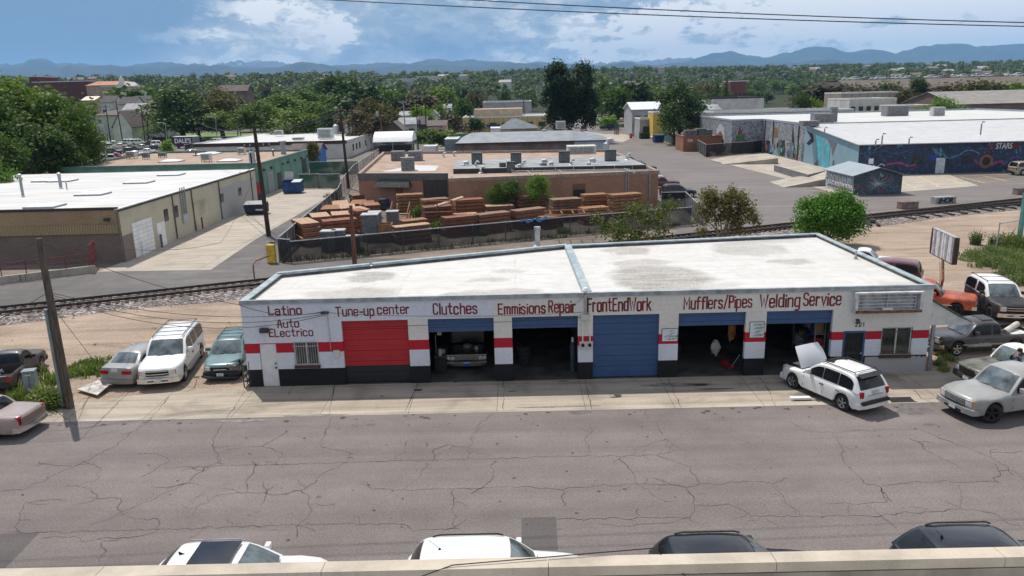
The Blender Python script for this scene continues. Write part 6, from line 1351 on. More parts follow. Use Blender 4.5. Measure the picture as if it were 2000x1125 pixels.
fbox('green_screen_wall','long green screen wall left of the arched hall',862,930,262,200,.3,M('green_screen',(.06,.2,.09),.7),MATS['green_screen'],par=.05)
fgable('camper','white camper van between the green screen and the pyramid roof',958,977,249,252,186,3,M('camper_white',(.62,.62,.62),.4),MATS['camper_white'],wins=1,over=.0,cat='camper')
# street side beyond: sheds and stores on the right of the side street
fgable('white_roof_store','tall grey store with bright white metal roof up the side street',1235,1295,200,214,222,16,greyw,M('white_metal_roof',(.62,.63,.63),.5,.06),wins=3)
fbox('small_grey_building','small grey flat building with dark doorway below the white roof store',1250,1278,231,212,10,greyw,roofg,wins=1)
fbox('yellow_store','narrow yellow wall beside the big street tree',1276,1300,219,206,8,M('bright_yellow_wall',(.6,.42,.08),.8,.1),roofw)
fbox('red_storage','red metal building with white roof edge behind the street tree',1363,1392,220,205,14,ribbed('red_siding',(.28,.06,.035),.5,.25),roofw)
fbox('white_low_wall','pale wall below the red metal building',1363,1392,241,198,3,whitew,roofg)
Yc=164; a=onY(1335,266,Yc); c=onY(1392,265,Yc); t,fp=flat_building('orange_wall_building','rust orange block wall building with three white letters on its side beyond the black fence',[(a.x,Yc),(c.x+2,Yc),(c.x+2,Yc+8),(a.x,Yc+8)],a.z,M('orange_wall',(.26,.115,.06),.85,.14,.6,coord='world'),roofg,M('orange_coping',(.22,.1,.055),.8),.2,.2)
b=B(); p=onY(1343,277,Yc); add_text(b,'OAI',(p.x,Yc-.012,p.z),(1,0,0),(0,0,1),1.05,.55,white_p,.02); b.build('lettering',t)
for k,(px,w)in enumerate(((1342,1.4),(1356,1.5),(1368,2.0),(1382,1.6))):p=onY(px,265,Yc+3); b=B(); b.box(p.x-w/2,Yc+2,a.z-.2,p.x+w/2,Yc+4,a.z+1.1+.3*(k==2),M('stone_stack',(.12,.12,.11),.9,.3,3)); tag(b.build('material_stack',bevel=.1),['low grey stack at the left on the orange wall building','flat grey stack second on the orange wall building','taller grey stack on the orange wall building','grey stack at the right on the orange wall building'][k],'stack')
# mural buildings
def mural(name,cols,sc=1.2,dist=2.5,contrast=(.3,.7),dots=None):
 m,nt,p=nmat(name); v=posn(nt); n=tnoise(nt,v,sc,7,.68,dist); n2=tnoise(nt,v,sc*.45,5,.6,1.5)
 c=ramp(nt,n,[(contrast[0]+(contrast[1]-contrast[0])*k/(len(cols)-1),q)for k,q in enumerate(cols)])
 if dots:
  for col,s,th in dots:c=mixc(nt,ramp(nt,tnoise(nt,v,s,4,.6,1.8),[(th,0.0),(th+.05,.85)]),c,col)
 c=mixc(nt,1,c,ramp(nt,n2,[(.3,.7),(.7,1.15)]),'MULTIPLY')
 nt.links.new(c,p.inputs['Base Color']); p.inputs['Roughness'].default_value=.7; return m
mur_dark=mural('dark_nebula_mural',[(.012,.012,.018),(.018,.022,.045),(.022,.06,.125),(.015,.018,.032),(.05,.03,.1),(.014,.016,.026)],.55,2.6,(.28,.75),[((.06,.24,.36),.7,.61),((.32,.04,.16),.45,.63),((.3,.12,.05),.35,.69)])
mur_grey=mural('grey_graffiti_mural',[(.03,.033,.036),(.22,.23,.24),(.06,.065,.07),(.5,.52,.54),(.05,.055,.06),(.3,.33,.36)],.75,3.5,(.32,.68),[((.32,.08,.07),.5,.64),((.06,.2,.26),.43,.63),((.35,.3,.14),.6,.68)])
mur_blue=ribbed('pale_blue_siding',(.24,.37,.44),.35,.25); mur_teal=M('mural_teal',(.1,.38,.46),.6,.15,1); mur_blk=M('mural_black',(.02,.022,.026),.6,.2,1); mur_gray2=M('mural_grey',(.13,.135,.145),.7,.2,1)
metalroof=ribbed('white_ribbed_roof',(.53,.53,.525),.6,.25)
XA,YA,YB=50.4,112.9,134.2
zA=onX(1673,287,XA).z; zB=6.35
star=thing('mural_shop','dark mural covered metal building with white ribbed roof at the right','building',(68,123,0)); XE=87.5
zA=4.35
b=B(); b.quad((XA,YA,0),(XE,YA,0),(XE,YA,zA),(XA,YA,zA),mur_dark); b.quad((XE,YA,0),(XE,YB,0),(XE,YB,zB),(XE,YA,zA),mur_dark); b.quad((XA,YB,0),(XA,YA,0),(XA,YA,zA),(XA,YB,zB),mur_blue); b.quad((XE,YB,0),(XA,YB,0),(XA,YB,zB),(XE,YB,zB),mur_blue); b.build('wall',star)
b=B(); A=[(XA-.3,YA-.35,zA),(XE+.3,YA-.35,zA),(XE+.3,YB,zB+.03),(XA-.3,YB,zB+.03)]; b.add(A+[(p[0],p[1],p[2]+.12)for p in A],[(0,3,2,1),(4,5,6,7),(0,1,5,4),(1,2,6,5),(2,3,7,6),(3,0,4,7)],metalroof); b.build('roof',star)
def stextx(s,px0,px1,pyb,h,mat,bold=.02,slant=0):p=onY(px0,pyb,YA); q=onY(px1,pyb,YA); b=B(); add_text(b,s,(p.x,YA-.03,p.z),(1,0,0),(0,0,1),q.x-p.x,h,mat,bold,1,slant); o=b.build('lettering',star); return o
stextx('ALL',1928,1941,292,.75,M('sign_red',(.25,.02,.02)),.02); stextx('STARS',1944,1976,291,.85,M('sign_white',(.62,.66,.66)),.02,.1); stextx('INK',1978,1992,290,.8,MATS['sign_red'],.02)
b=B(); p=onY(1838,311,YA); b.box(p.x-.7,YA-.06,.02,p.x+.6,YA-.004,2.25,M('pale_door',(.5,.53,.54))); b.build('entry_door',star)
for px in(1793,1890):p=onY(px,315,YA); b=B(); b.box(p.x-.7,YA-.05,1.5,p.x+.7,YA-.004,2.55,winm); b.build('window',star)
b=B(); p=onY(1826,311,YA); b.box(p.x-.75,YA-.04,2.0,p.x+.45,YA-.004,2.6,M('sign_blue',(.03,.05,.3))); b.build('wall_sign',star); b=B(); p=onY(1701,317,YA); b.box(p.x-.35,YA-.04,1.6,p.x+.35,YA-.004,2.4,white_p); b.build('wall_sign',star)
b=B(); cy=M('mural_cyan',(.1,.25,.34),.6); pk_=M('mural_pink',(.3,.05,.13),.6)
def swirl(pts,w,mat):
 P=[onY(x,y,YA)for x,y in pts]; vs=[]; fs=[]; Q=[]
 for i in range(len(P)-1):
  for k in range(6):
   t=k/6; a,c,d,e=P[max(0,i-1)],P[i],P[i+1],P[min(len(P)-1,i+2)]; Q.append(.5*((2*c)+(d-a)*t+(2*a-5*c+4*d-e)*t*t+(3*c-a-3*d+e)*t**3))
 for i in range(len(Q)):
  d=(Q[min(i+1,len(Q)-1)]-Q[max(0,i-1)]).normalized(); s=Vector((-d.z,0,d.x))*w*(.3+abs(math.sin(i*.7)))
  vs+=[(Q[i].x+s.x,YA-.02,Q[i].z+s.z),(Q[i].x-s.x,YA-.02,Q[i].z-s.z)]
  if i:fs.append((2*i-2,2*i-1,2*i+1,2*i))
 b.add(vs,fs,mat)
swirl([(1820,288),(1830,302),(1826,290),(1838,305),(1836,290),(1850,308),(1872,303),(1885,295),(1900,294),(1915,302)],.07,cy); swirl([(1700,300),(1725,295),(1750,300),(1780,292)],.08,M('mural_blue',(.04,.09,.2))); swirl([(1730,322),(1755,318),(1775,324),(1790,320)],.14,pk_); swirl([(1935,322),(1955,315),(1962,322)],.18,pk_); swirl([(1970,312),(1985,306),(1998,310)],.12,M('mural_violet',(.12,.06,.22))); swirl([(1705,322),(1712,326),(1722,320),(1728,325)],.05,white_p)
p=onY(1926,315,YA); b.cyl((p.x,YA-.016,p.z),(p.x,YA-.03,p.z),1.0,mat=M('mural_orange',(.25,.1,.05)),n=18); b.cyl((p.x,YA-.02,p.z),(p.x,YA-.04,p.z),.62,mat=mur_blk,n=16)
b.build('mural',star)
b=B()
def sq(px0,py0,px1,py1,mat,off):y0=onX(px0,py0,XA).y; y1=onX(px1,py1,XA).y; b.box(XA-off,min(y0,y1),onX(px0,py0,XA).z,XA-.003,max(y0,y1),onX(px1,py1,XA).z,mat)
sq(1606,334,1622,283,mur_teal,.05); b.build('roll_door',star)
b=B()
def pol(pts,mat,off):b.poly([Vector((XA-off,*onX(x,y,XA)[1:]))for x,y in pts],mat)
pol([(1576,255),(1588,262),(1590,276),(1580,284),(1575,280),(1584,270)],mur_blk,.02); pol([(1592,262),(1612,272),(1604,300),(1604,335),(1596,325),(1594,300)],mur_teal,.015); pol([(1585,330),(1598,308),(1600,328)],mur_gray2,.025); pol([(1616,272),(1635,280),(1626,305),(1624,290)],mur_gray2,.02); b.build('mural',star)
for px,py,h in((1722,283,1.5),(1710,284,.8),(1775,281,.9),(1610,262,1.0),(1915,262,1.7)):
 z=5.0 if py>270 else 5.8; p=at(px,py,z); b=B(); b.tube([(p.x,p.y,z-.1),(p.x,p.y,z+h*.8),(p.x+.12,p.y,z+h),(p.x+.4,p.y,z+h-.05)],.09,6,grey_m); b.build('roof_pipe',star)
gm=thing('graffiti_warehouse','long grey graffiti covered brick warehouse with pale roof behind the mural shop','building',(75,155,0)); zG=6.6; FPg=[(XA+.3,YB+.05),(112,YB+.05),(112,190),(44.5,190),(44.5,158),(XA+.3,158)]
b=B(); n=len(FPg)
for i in range(n):p,q=FPg[i],FPg[(i+1)%n]; b.quad((*p,0),(*q,0),(*q,zG),(*p,zG),mur_grey)
b.build('wall',gm); b=B(); b.poly([(*p,zG-.3)for p in FPg],roofw); b.build('roof',gm); b=B()
for i in range(n):strip(b,FPg[i],FPg[(i+1)%n],.4,zG-.298,zG+.05+.003*i,M('grey_blue_coping',(.3,.35,.38),.6))
b.build('coping',gm)
for s0,s1,z0,z1,mt in((3,5.2,.02,2.6,mur_blk),(9.5,11.5,.9,3.1,mur_gray2),(16,18,.02,3,mur_gray2),(22,23.6,.02,3.2,mur_gray2)):b=B(); onwall(b,(XA+.3,158),(XA+.3,YB+.05),s0,s1,z0,z1,.05,mt,.004); b.build('door',gm)
for s in(1.5,6.5,20):b=B(); onwall(b,(XA+.3,158),(XA+.3,YB+.05),s,s+.15,.1,zG-.1,.15,dark_m,.004); b.build('downpipe',gm)
def patch(par,Xp,pts,mat,off):
 b=B(); b.poly([Vector((Xp-off,*onX(x,y,Xp)[1:]))for x,y in pts],mat); return b.build('mural',par)
for pts,mt,off in(([(1400,252),(1407,240),(1414,250),(1417,285),(1398,288)],M('mural_white',(.45,.45,.44)),.01),([(1402,262),(1407,255),(1411,262),(1413,288),(1400,288)],M('mural_red',(.25,.05,.06)),.016)):patch(gm,44.5,pts,mt,off)
b=B()
for pts,mt,off in(([(1445,246),(1450,262),(1440,264)],MATS['mural_red'],.01),([(1438,264),(1452,264),(1455,276),(1436,276)],M('mural_green',(.08,.2,.05)),.01),([(1430,278),(1440,274),(1442,286),(1428,288)],MATS['mural_orange'],.012),([(1450,276),(1460,272),(1460,284),(1452,285)],MATS['mural_orange'],.012)):b.poly([Vector((onY(x,y,158).x,158-off,onY(x,y,158).z))for x,y in pts],mt)
b.build('mural',gm)
b=B()
for pts,mt in(([(1512,250),(1518,250),(1519,268),(1512,268)],MATS['mural_orange']),([(1500,275),(1507,272),(1508,300),(1499,302)],MATS['mural_white']),([(1525,275),(1533,274),(1533,305),(1524,304)],mur_blk),([(1546,282),(1549,240),(1552,284),(1553,305),(1547,305)],mur_blk),([(1498,300),(1522,292),(1524,296),(1500,306)],MATS['mural_teal'])):b.poly([Vector((XA+.28,*onX(x,y,XA+.3)[1:]))for x,y in pts],mt)
b.build('mural',gm)
for k,(px,py,w,h,lb)in enumerate(((1605,240,3.5,1.6,'greenish cooler pair at the left on the graffiti warehouse roof'),(1627,238,1.2,2.6,'tall narrow flue box on the graffiti warehouse roof'),(1747,226,4.5,2.0,'wide grey louvred unit on the graffiti warehouse roof'),(1830,226,2.4,1.7,'pale boxed unit toward the right of the graffiti warehouse roof'),(1580,246,2.8,.8,'low dark framed unit by the corner of the ribbed roof'))):ac(lb,px,py,zG-.25,w,w*.6,h,acw if k in(3,)else acd,legs=False)
fbox('pink_roof_building','long low building with a dusty pink roof edge behind the graffiti warehouse',1395,1668,219,192,14,M('dusty_pink_wall',(.3,.2,.19),.9,.15,.5,coord='world'),roofg)
rg=random.Random(14); pal=[MATS[k]for k in('mural_red','mural_orange','mural_teal','mural_white','mural_green','mural_violet','mural_blue','mural_black','mural_pink')]
for X_,y0_,y1_,zz,nn in((XA+.27,135.5,157,3.4,46),(XA-.03,114,133,3.2,8)):
 b=B()
 for k in range(nn):
  yy=rg.uniform(y0_,y1_); z0=rg.uniform(.2,zz)*rg.uniform(.4,1); s=rg.uniform(.15,.6); mt=rg.choice(pal)if X_>XA else rg.choice((mur_gray2,mur_teal,mur_blk)); n_=rg.randint(5,9); b.poly([Vector((X_-.002*k,yy+math.cos(2*math.pi*j/n_)*s*rg.uniform(.4,1.2),max(.05,z0+.3+math.sin(2*math.pi*j/n_)*s*1.5*rg.uniform(.4,1.2))))for j in range(n_)],mt)
 b.build('painted_figures',gm if X_>XA else star)
 # star painted shed
shd=thing('painted_shed','small graffiti painted shed with grey gable roof at the corner of the parking lot','shed',(43.6,96,0)); sx0,sx1,sy0,sy1=40.75,46.55,92.0,100.2; m1=mural('letter_graffiti',[(.04,.06,.07),(.6,.6,.62),(.1,.26,.3),(.66,.62,.66),(.05,.07,.08)],.9,2.5,(.25,.75),[((.4,.06,.06),.8,.6)]); m2=mural('dark_burst_mural',[(.02,.025,.03),(.06,.14,.18),(.02,.024,.03),(.1,.12,.15),(.03,.05,.07)],.9,2.8,(.32,.68),[((.3,.04,.06),.6,.58),((.3,.3,.3),.9,.64)])
b=B(); b.quad((sx0,sy1,0),(sx0,sy0,0),(sx0,sy0,2.35),(sx0,sy1,2.35),m1); b.quad((sx0,sy0,0),(sx1,sy0,0),(sx1,sy0,2.35),(sx0,sy0,2.35),m2); b.add([(sx0,sy0,2.35),(sx1,sy0,2.35),((sx0+sx1)/2,sy0,3.2)],[(0,1,2)],m2); b.quad((sx1,sy0,0),(sx1,sy1,0),(sx1,sy1,2.35),(sx1,sy0,2.35),m2); b.quad((sx1,sy1,0),(sx0,sy1,0),(sx0,sy1,2.35),(sx1,sy1,2.35),m2); b.add([(sx1,sy1,2.35),(sx0,sy1,2.35),((sx0+sx1)/2,sy1,3.2)],[(0,1,2)],m2); b.build('wall',shd)
b=B(); rm_=ribbed('grey_ribbed_roof',(.3,.34,.37),.4,.25,False); xm=(sx0+sx1)/2
for xe in(sx0-.35,sx1+.35):A=[(xe,sy0-.4,2.29),(xm,sy0-.4,3.24),(xm,sy1+.3,3.24),(xe,sy1+.3,2.29)]; b.add(A+[(q[0],q[1],q[2]+.07)for q in A],[(0,3,2,1),(4,5,6,7),(0,1,5,4),(2,3,7,6),(3,0,4,7)],rm_)
b.build('roof',shd,fixn=True)
b=B(); c=Vector((43.6,sy0-.02,1.35)); bm_=M('burst_pale',(.35,.42,.4))
for k in range(15):t=k*2*math.pi/15+.2*math.sin(k*5); L=1.0+.9*abs(math.sin(k*2.3)); d=Vector((math.cos(t),0,math.sin(t)*.75)); s=Vector((-d.z,0,d.x))*.05; b.add([c+s,c-s,c+d*min(L,1.6)],[(0,1,2)],bm_)
b.cyl(c+Vector((0,.01,0)),c-Vector((0,.01,0)),.16,mat=bm_,n=10); b.build('mural',shd)
b=B()
rg=random.Random(5)
for k in range(9):
 y=sy1-.9-k*.78
 for mt,w,o in((mur_blk,.3,.016),(white_p,.19,.024)):
  P=[(y+rg.uniform(-.1,.1),.7),(y-.15+rg.uniform(-.1,.2),1.95),(y-.55,1.5+rg.uniform(-.2,.3)),(y-.3,1.25),(y-.75,.7+rg.uniform(0,.3))]if mt is mur_blk else P
  for(a0,z0),(a1,z1)in zip(P,P[1:]):
   d=Vector((0,a1-a0,z1-z0)).normalized(); q=Vector((0,-d.z,d.y))*w/2; A=Vector((sx0-o,a0,z0)); C=Vector((sx0-o,a1,z1)); b.add([A+q,A-q,C-q,C+q],[(0,1,2,3)],mt)
for k in range(12):
 y=sy1-.6-k*.62; b.add([(sx0-.02,y,.35),(sx0-.02,y-.5,.42),(sx0-.02,y-.45,.62),(sx0-.02,y-.05,.55+.1*(k%2))],[(0,1,2,3)],MATS['mural_red'])
b.build('graffiti',shd)
# loading dock platforms
dk=thing('loading_dock','concrete loading dock and ramps beside the graffiti warehouse','loading dock',(49,128,0)); cm=M('dock_concrete',(.36,.32,.26),.9,.15,.5,coord='world'); cw=mural('dock_graffiti',[(.06,.06,.06),(.2,.19,.18),(.08,.12,.14)],1.5,2,(.3,.7))
def onz(pts,z):return[xy(x,y,z)for x,y in pts]
b=B(); b.prism(onz([(1512,322),(1568,320),(1612,333),(1578,341)],1.0),.01,1.0,cw,cm); b.build('platform',dk)
b=B(); q=[at(1400,310,.05),at(1500,300,1.0),at(1520,309,1.0),at(1412,321,.05)]; b.add([*q,*[Vector((p.x,p.y,.0))for p in q]],[(0,1,2,3),(0,3,7,4),(3,2,6,7),(2,1,5,6),(1,0,4,5)],cm); b.build('ramp',dk,fixn=True)
b=B(); q=[at(1503,355,.05),at(1612,334,.9),at(1612,350,.9),at(1530,366,.05)]; b.add([*q,*[Vector((p.x,p.y,.0))for p in q]],[(0,1,2,3),(0,3,7,4),(3,2,6,7),(2,1,5,6),(1,0,4,5)],cm); b.build('ramp',dk,fixn=True)
for px0,px1,py,lb,txt in((1762,1794,406,'plain reddish concrete block beside the rails',None),(1828,1867,396,'graffiti tagged concrete block beside the rails','SHOR'),(1988,2030,378,'pale concrete block at the right edge beside the rails',None)):
 p,q=at(px0,py+3),at(px1,py+1); w=(q-p).length; t=thing('concrete_block',lb,'concrete block',(p.x,p.y,0),math.atan2(q.y-p.y,q.x-p.x),'concrete blocks beside the rails'); b=B(); b.box(0,0,0,w,.9,.75,M('block_reddish',(.2,.14,.125),.9,.3,2)if not txt else mural('tag_grey',[(.1,.11,.12),(.3,.32,.33),(.2,.21,.22)],1.5,1)); b.build('block',t,world_coords=False,bevel=.03,seg=1)
 if txt:b=B(); add_text(b,txt,(.15,-.012,.1),(1,0,0),(0,0,1),w-.5,.55,black_p,.05,.8,.2); b.build('lettering',t,world_coords=False)
 # far right
fbox('long_grey_warehouse','long pale grey warehouse beyond the street tree with rooftop units',1360,1493,192,255,30,whitew,roofw,cap=darkcap)
fbox('white_two_storey','white two storey building with small windows left of the yellow canopy',1660,1752,193,230,16,whitew,roofw,wins=6,wz=(.55,.75))
fbox('tan_long_building','tan panelled long building behind the white two storey one',1643,1757,181,262,14,ribbed('tan_panels',(.33,.27,.2),2.5,.3),roofw,wins=6)
fbox('yellow_canopy','long low yellow edged canopy building right of the white two storey',1752,1822,206,214,10,M('pale_yellow_wall',(.5,.43,.2),.8,.1),roofw)
gable('brick_gym','large brown brick building with broad grey gable roof at the right edge',onY(1868,207,215).x,onY(2120,207,215).x,215,245,onY(1930,203,215).z,onY(1930,178,230).z,brickmat('banded_brick',(.24,.165,.135),(.2,.135,.11),(.16,.12,.1),.6,.3),M('grey_shingle',(.24,.225,.205),.95,.12,.6,coord='world'),wins=5,cat='building')
a=onY(1640,166,430); c=onY(2080,150,430); zt=onY(1850,152,430).z
b=B(); b.add([(a.x,385,0),(c.x+60,385,0),(c.x+60,432,zt),(a.x,432,zt),(a.x,470,zt-.5),(c.x+60,470,zt-.5)],[(0,1,2,3),(3,2,5,4),(0,3,4)],dirt_mat('embankment_dirt',(.2,.17,.145),(.16,.135,.115))); tag(b.build('embankment'),kind='structure')  # front face sloped back so that the sun lights it
# far left
fgable('church_hall','grey plaster hall with brown gable roof behind the car lot',185,287,216,225,262,24,M('hall_plaster',(.36,.36,.33),.85,.12,.3,coord='world'),roofbr,wins=0,cat='building')
a=onY(253,244,261); c=onY(287,243,261); gable('church_wing','pale gabled wing with white eaves on the right of the grey hall',a.x,c.x,250,262,a.z,onY(270,217,250).z,whitew,roofbr,'Y',wins=0,cat='building')
fbox('brick_school','large dark red brick school with rows of windows far left above the trees',62,172,160,420,40,brickmat('dark_red_brick',(.16,.05,.045),(.13,.04,.04),(.12,.08,.08),.6,.3),roofg,wins=14,wz=(.3,.62)); fbox('school_wing','taller red brick block on the left of the school',56,72,149,440,20,MATS.get('x')or brickmat('red_brick_b',(.18,.05,.045),(.15,.045,.04),(.12,.08,.08),.6,.3),roofg)
fgable('mission_building','tan stucco building with terracotta roof right of the brick school',168,231,160,167,400,24,tanw,M('terracotta',(.4,.2,.13),.9,.15,1),wins=4,cat='building'); fbox('stucco_block','plain tan stucco block below the terracotta roof',196,232,168,385,16,tanw,roofw,wins=1)
st=fgable('steeple_church','white church with a small pointed steeple far left',228,246,160,168,395,14,whitew,M('church_roof',(.5,.5,.48),.8),axis='Y',wins=1,cat='church'); p=onY(238,160,397); b=B(); q=onY(238,146,397); b.box(p.x-.9,396,p.z-2,p.x+.9,398,(p.z+q.z)/2,whitew); b.lathe([(1.0,(p.z+q.z)/2),(0,q.z)],4,whitew,c=(p.x,397,0)); b.build('steeple',st)
for k,(px0,px1,pr,pe,Y,w,r,lb,ax)in enumerate(((160,185,189,196,330,tanw,M('pale_metal_roof',(.6,.52,.4),.6),'small tan house with a bright pale roof left of the orange sign','X'),(196,222,188,200,320,whitew,roofdk,'house with grey roof just left of the orange sign','X'),(232,262,190,203,315,whitew,roofdk,'house with dark grey roof right of the orange sign','X'),(256,288,188,200,330,whitew,roofdk,'slate roofed house above the church wing','X'),(240,276,203,214,290,brownw,roofg,'low grey roofed house directly behind the grey hall','X'),(276,290,202,213,300,M('barn_red',(.22,.03,.035),.8),M('pink_roof',(.45,.25,.22),.8),'narrow red house with pink roof','Y'),
(424,482,167,178,360,brownw,roofbr,'long brown roofed house among the left trees','X'),(752,785,238,254,200,brownw,roofbr,'brown gabled house behind the white fabric shelter','Y'),(778,812,231,243,214,whitew,roofg,'pale grey roofed house right of the brown gabled one','X'),(812,832,228,243,220,brownw,roofdk,'dark roofed house by the tall black pole','X'),(780,815,218,226,250,whitew,roofg,'white walled house behind the lime green tree','X'),(838,855,216,226,252,whitew,roofg,'white gable showing right of the lime green tree','Y'),(835,870,236,246,216,tanw,roofbr,'low tan house with clutter beside the reddish shrubs','X'),(862,880,204,212,300,whitew,roofg,'white house between poles among the middle trees','X'),(1388,1406,205,215,215,whitew,roofg,'small pale house left of the pink roof','X'))):
 fgable('house',lb,px0,px1,pr,pe,Y,9,w,r,axis=ax,wins=2)
fbox('far_apartments','white and grey apartment block on the skyline left of centre',812,860,149,900,30,whitew,roofw,wins=10,wz=(.4,.8)); fbox('far_store','long white store roof on the skyline left of the apartments',757,815,154,850,30,whitew,roofw); fbox('far_brick_block','red brick block among the trees right of centre',1427,1458,158,420,14,brickmat('far_red_brick',(.2,.06,.05),(.17,.05,.045),(.14,.1,.09),.6,.3),roofg,wins=4)
dt=at(352,290); t=thing('box_trailer','purple black box trailer with big white lettering in the car lot','trailer',(dt.x,dt.y,0)); Yd=dt.y; a=onY(338,268,Yd); c=onY(374,267,Yd); b=B(); b.box(a.x,Yd,.5,c.x,Yd+2.4,a.z,mural('trailer_wrap',[(.02,.012,.03),(.06,.02,.07),(.02,.02,.03)],.6,1),skip=(1,)); b.build('box',t); b=B(); b.box(a.x-.05,Yd-.05,a.z,c.x+1.2,Yd+2.45,a.z+.15,white_p); b.box(c.x+.01,Yd+.05,.5,c.x+1.2,Yd+2.35,a.z,acd); b.build('roof',t)
b=B(); add_text(b,"DALE'S",(a.x+.3,Yd-.02,a.z-1.7),(1,0,0),(0,0,1),c.x-a.x-.6,1.35,white_p,.03); b.build('lettering',t)
b=B(); b.cyl((a.x+1.2,Yd-.01,.4),(a.x+1.2,Yd+.2,.4),.4,mat=rubber); b.cyl((c.x-1.2,Yd-.01,.4),(c.x-1.2,Yd+.2,.4),.4,mat=rubber); b.build('wheels',t)
# ---------------------------------------------------------------- lumber yard
plank=M('red_lumber',(.25,.1,.055),.85,.3,3,stretch=(1,8,4)); plank2=M('pale_lumber',(.42,.275,.18),.85,.25,3,stretch=(1,8,4)); plank3=M('ochre_lumber',(.28,.14,.068),.85,.3,3,stretch=(1,8,4)); plankd=M('dark_lumber_gap_shade',(.11,.055,.035),.9,.3,3)
plankb=M('weathered_lumber',(.24,.15,.105),.9,.35,3,stretch=(1,8,4)); plankc=M('brown_lumber',(.17,.08,.05),.9,.3,3,stretch=(1,8,4)); _pan={}
def panel_mesh(w,d,th,top,side):
 k=(round(w,2),round(d,2),th,top.name,side.name)
 if k not in _pan:
  b=B(); n=max(4,int(w/.3)); r2=random.Random(len(_pan))
  for i in range(n):
   e=r2.uniform(0,.02); b.box(-w/2+w*i/n+.006,-d/2-r2.uniform(0,.04),th-.05+e,-w/2+w*(i+1)/n-.006,d/2+r2.uniform(0,.04),th+e,top)
  for y in(-d/2+.02,d/2-.12):b.box(-w/2,y,.03,w/2,y+.1,th-.05,side)
  for x in(-w/2,w/2-.1):b.box(x+.002,-d/2+.13,.03,x+.1,d/2-.13,th-.051,side)
  b.box(-w/2+.11,-d/2+.13,.05,w/2-.11,d/2-.13,th-.06,plankd)  # dark core puts the shade between the boards into the colour
  o=b.build('panel',None); _pan[k]=o.data; bpy.data.objects.remove(o)
 return _pan[k]
def stack(label,pl,pr,h,d,n,top=plank,side=plank,z=0.0,group='stacks of wooden panels'):
 if top is plank:top=rnd.choice((plank,plank,plankb,plankc))
 if side is plank:side=rnd.choice((plank,plankc))
 p,q=at(*pl,z),at(*pr,z); w=(q-p).length; a=math.atan2(q.y-p.y,q.x-p.x); c=(p+q)/2+Vector((-math.sin(a),math.cos(a),0))*d/2
 t=thing('panel_stack',label,'lumber stack',(c.x,c.y,z),a,group); th=h/n*.86
 for k in range(n):put('panel',panel_mesh(w,d,th,top if k==n-1 or True else side,side),t,(rnd.uniform(-.1,.1),rnd.uniform(-.1,.1),k*h/n),rnd.uniform(-.035,.035))
 return t
stack('tall reddish panel stack behind the fence, left of a matching pair near the blue tarp',(872,464),(932,457),1.85,1.3,5); stack('tall reddish panel stack in the middle of the front three along the fence',(940,457),(999,449),1.85,1.3,5); stack('tall reddish panel stack beside the blue tarp, right of the front three',(1011,449),(1070,441),1.85,1.3,5)
stack('long low stack with pale top near the brown box planter behind the fence',(776,478),(843,470),1.6,1.2,4,plank2,plank); stack('slatted reddish stack wrapped at its right end beside the grey bins',(637,474),(703,468),2.0,1.4,5); stack('pale topped stack at the left corner of the yard behind the fence',(592,482),(627,478),2.1,3.6,5,plank2,plank)
stack('wide flat stack with pale boards in the second row at the left',(612,462),(648,459),1.9,3.0,4,plank2,plank); stack('flat pale stack right of the second row behind the short pole',(652,459),(695,456),2.0,2.6,4,plank2,plank); stack('flat orange topped stack in the third row at the left',(628,436),(665,434),1.5,3.4,4,plank3,plank); stack('flat pale stack in the third row behind the wooden pole',(668,434),(699,432),1.5,3.4,4,plank2,plank)
stack('pale flat stack in the back row at the left by the yard fence',(650,420),(682,418),1.2,3.6,3,plank2,plank); stack('orange flat stack in the back row next to the pale one',(684,418),(712,417),1.2,3.6,3,plank3,plank); stack('reddish flat stack below the white sheet',(706,420),(738,418),1.2,3.4,3,plank,plank); stack('pale leaning stack right of the third row',(700,440),(727,437),1.6,3.0,4,plank2,plank); stack('reddish stack in front of the shutter awning wall',(691,406),(744,402),1.5,2.6,5)
stack('ochre stack in two tiers below the dark shutter',(778,419),(829,416),2.2,1.5,6,plank3,plank3); stack('reddish stack below the wooden frame rail',(829,424),(880,420),1.9,1.5,5); stack('reddish stack under the leaning plank',(832,446),(888,441),2.1,1.6,6); stack('reddish stack right of the leaning plank',(893,432),(947,428),2.2,1.4,6); stack('low white topped stack beside the slatted railing panel',(950,430),(1003,427),1.5,1.3,3,plank2,plank); stack('dark reddish stack by the green shrubs',(1014,424),(1068,420),2.2,1.3,6); stack('reddish stack below the curved frame',(1082,434),(1137,430),2.3,1.5,6); stack('ochre stack left of the olive tree by the wall',(1142,421),(1188,418),2.2,1.4,6,plank3,plank3); stack('tall ochre stack at the right end by the downpipes',(1199,426),(1255,421),2.4,1.5,7,plank3,plank3)
stack('tall reddish stack in the second row behind the grey bins',(700,458),(722,455),2.3,1.8,6); stack('ochre stack in front of the red stair',(790,462),(838,457),1.5,1.3,4,plank3,plank); stack('orange stack in the fourth row left of the barrels',(715,428),(745,426),1.5,2.2,4,plank3,plank); stack('low reddish stack at the foot of the blue tarp pile',(1060,448),(1100,444),1.2,1.2,3); stack('ochre stack half hidden by the olive tree',(1140,440),(1190,436),1.7,1.4,5,plank3,plank3); stack('pale stack with loose boards beside the leaning plank',(890,447),(935,444),1.4,1.2,4,plank2,plank)
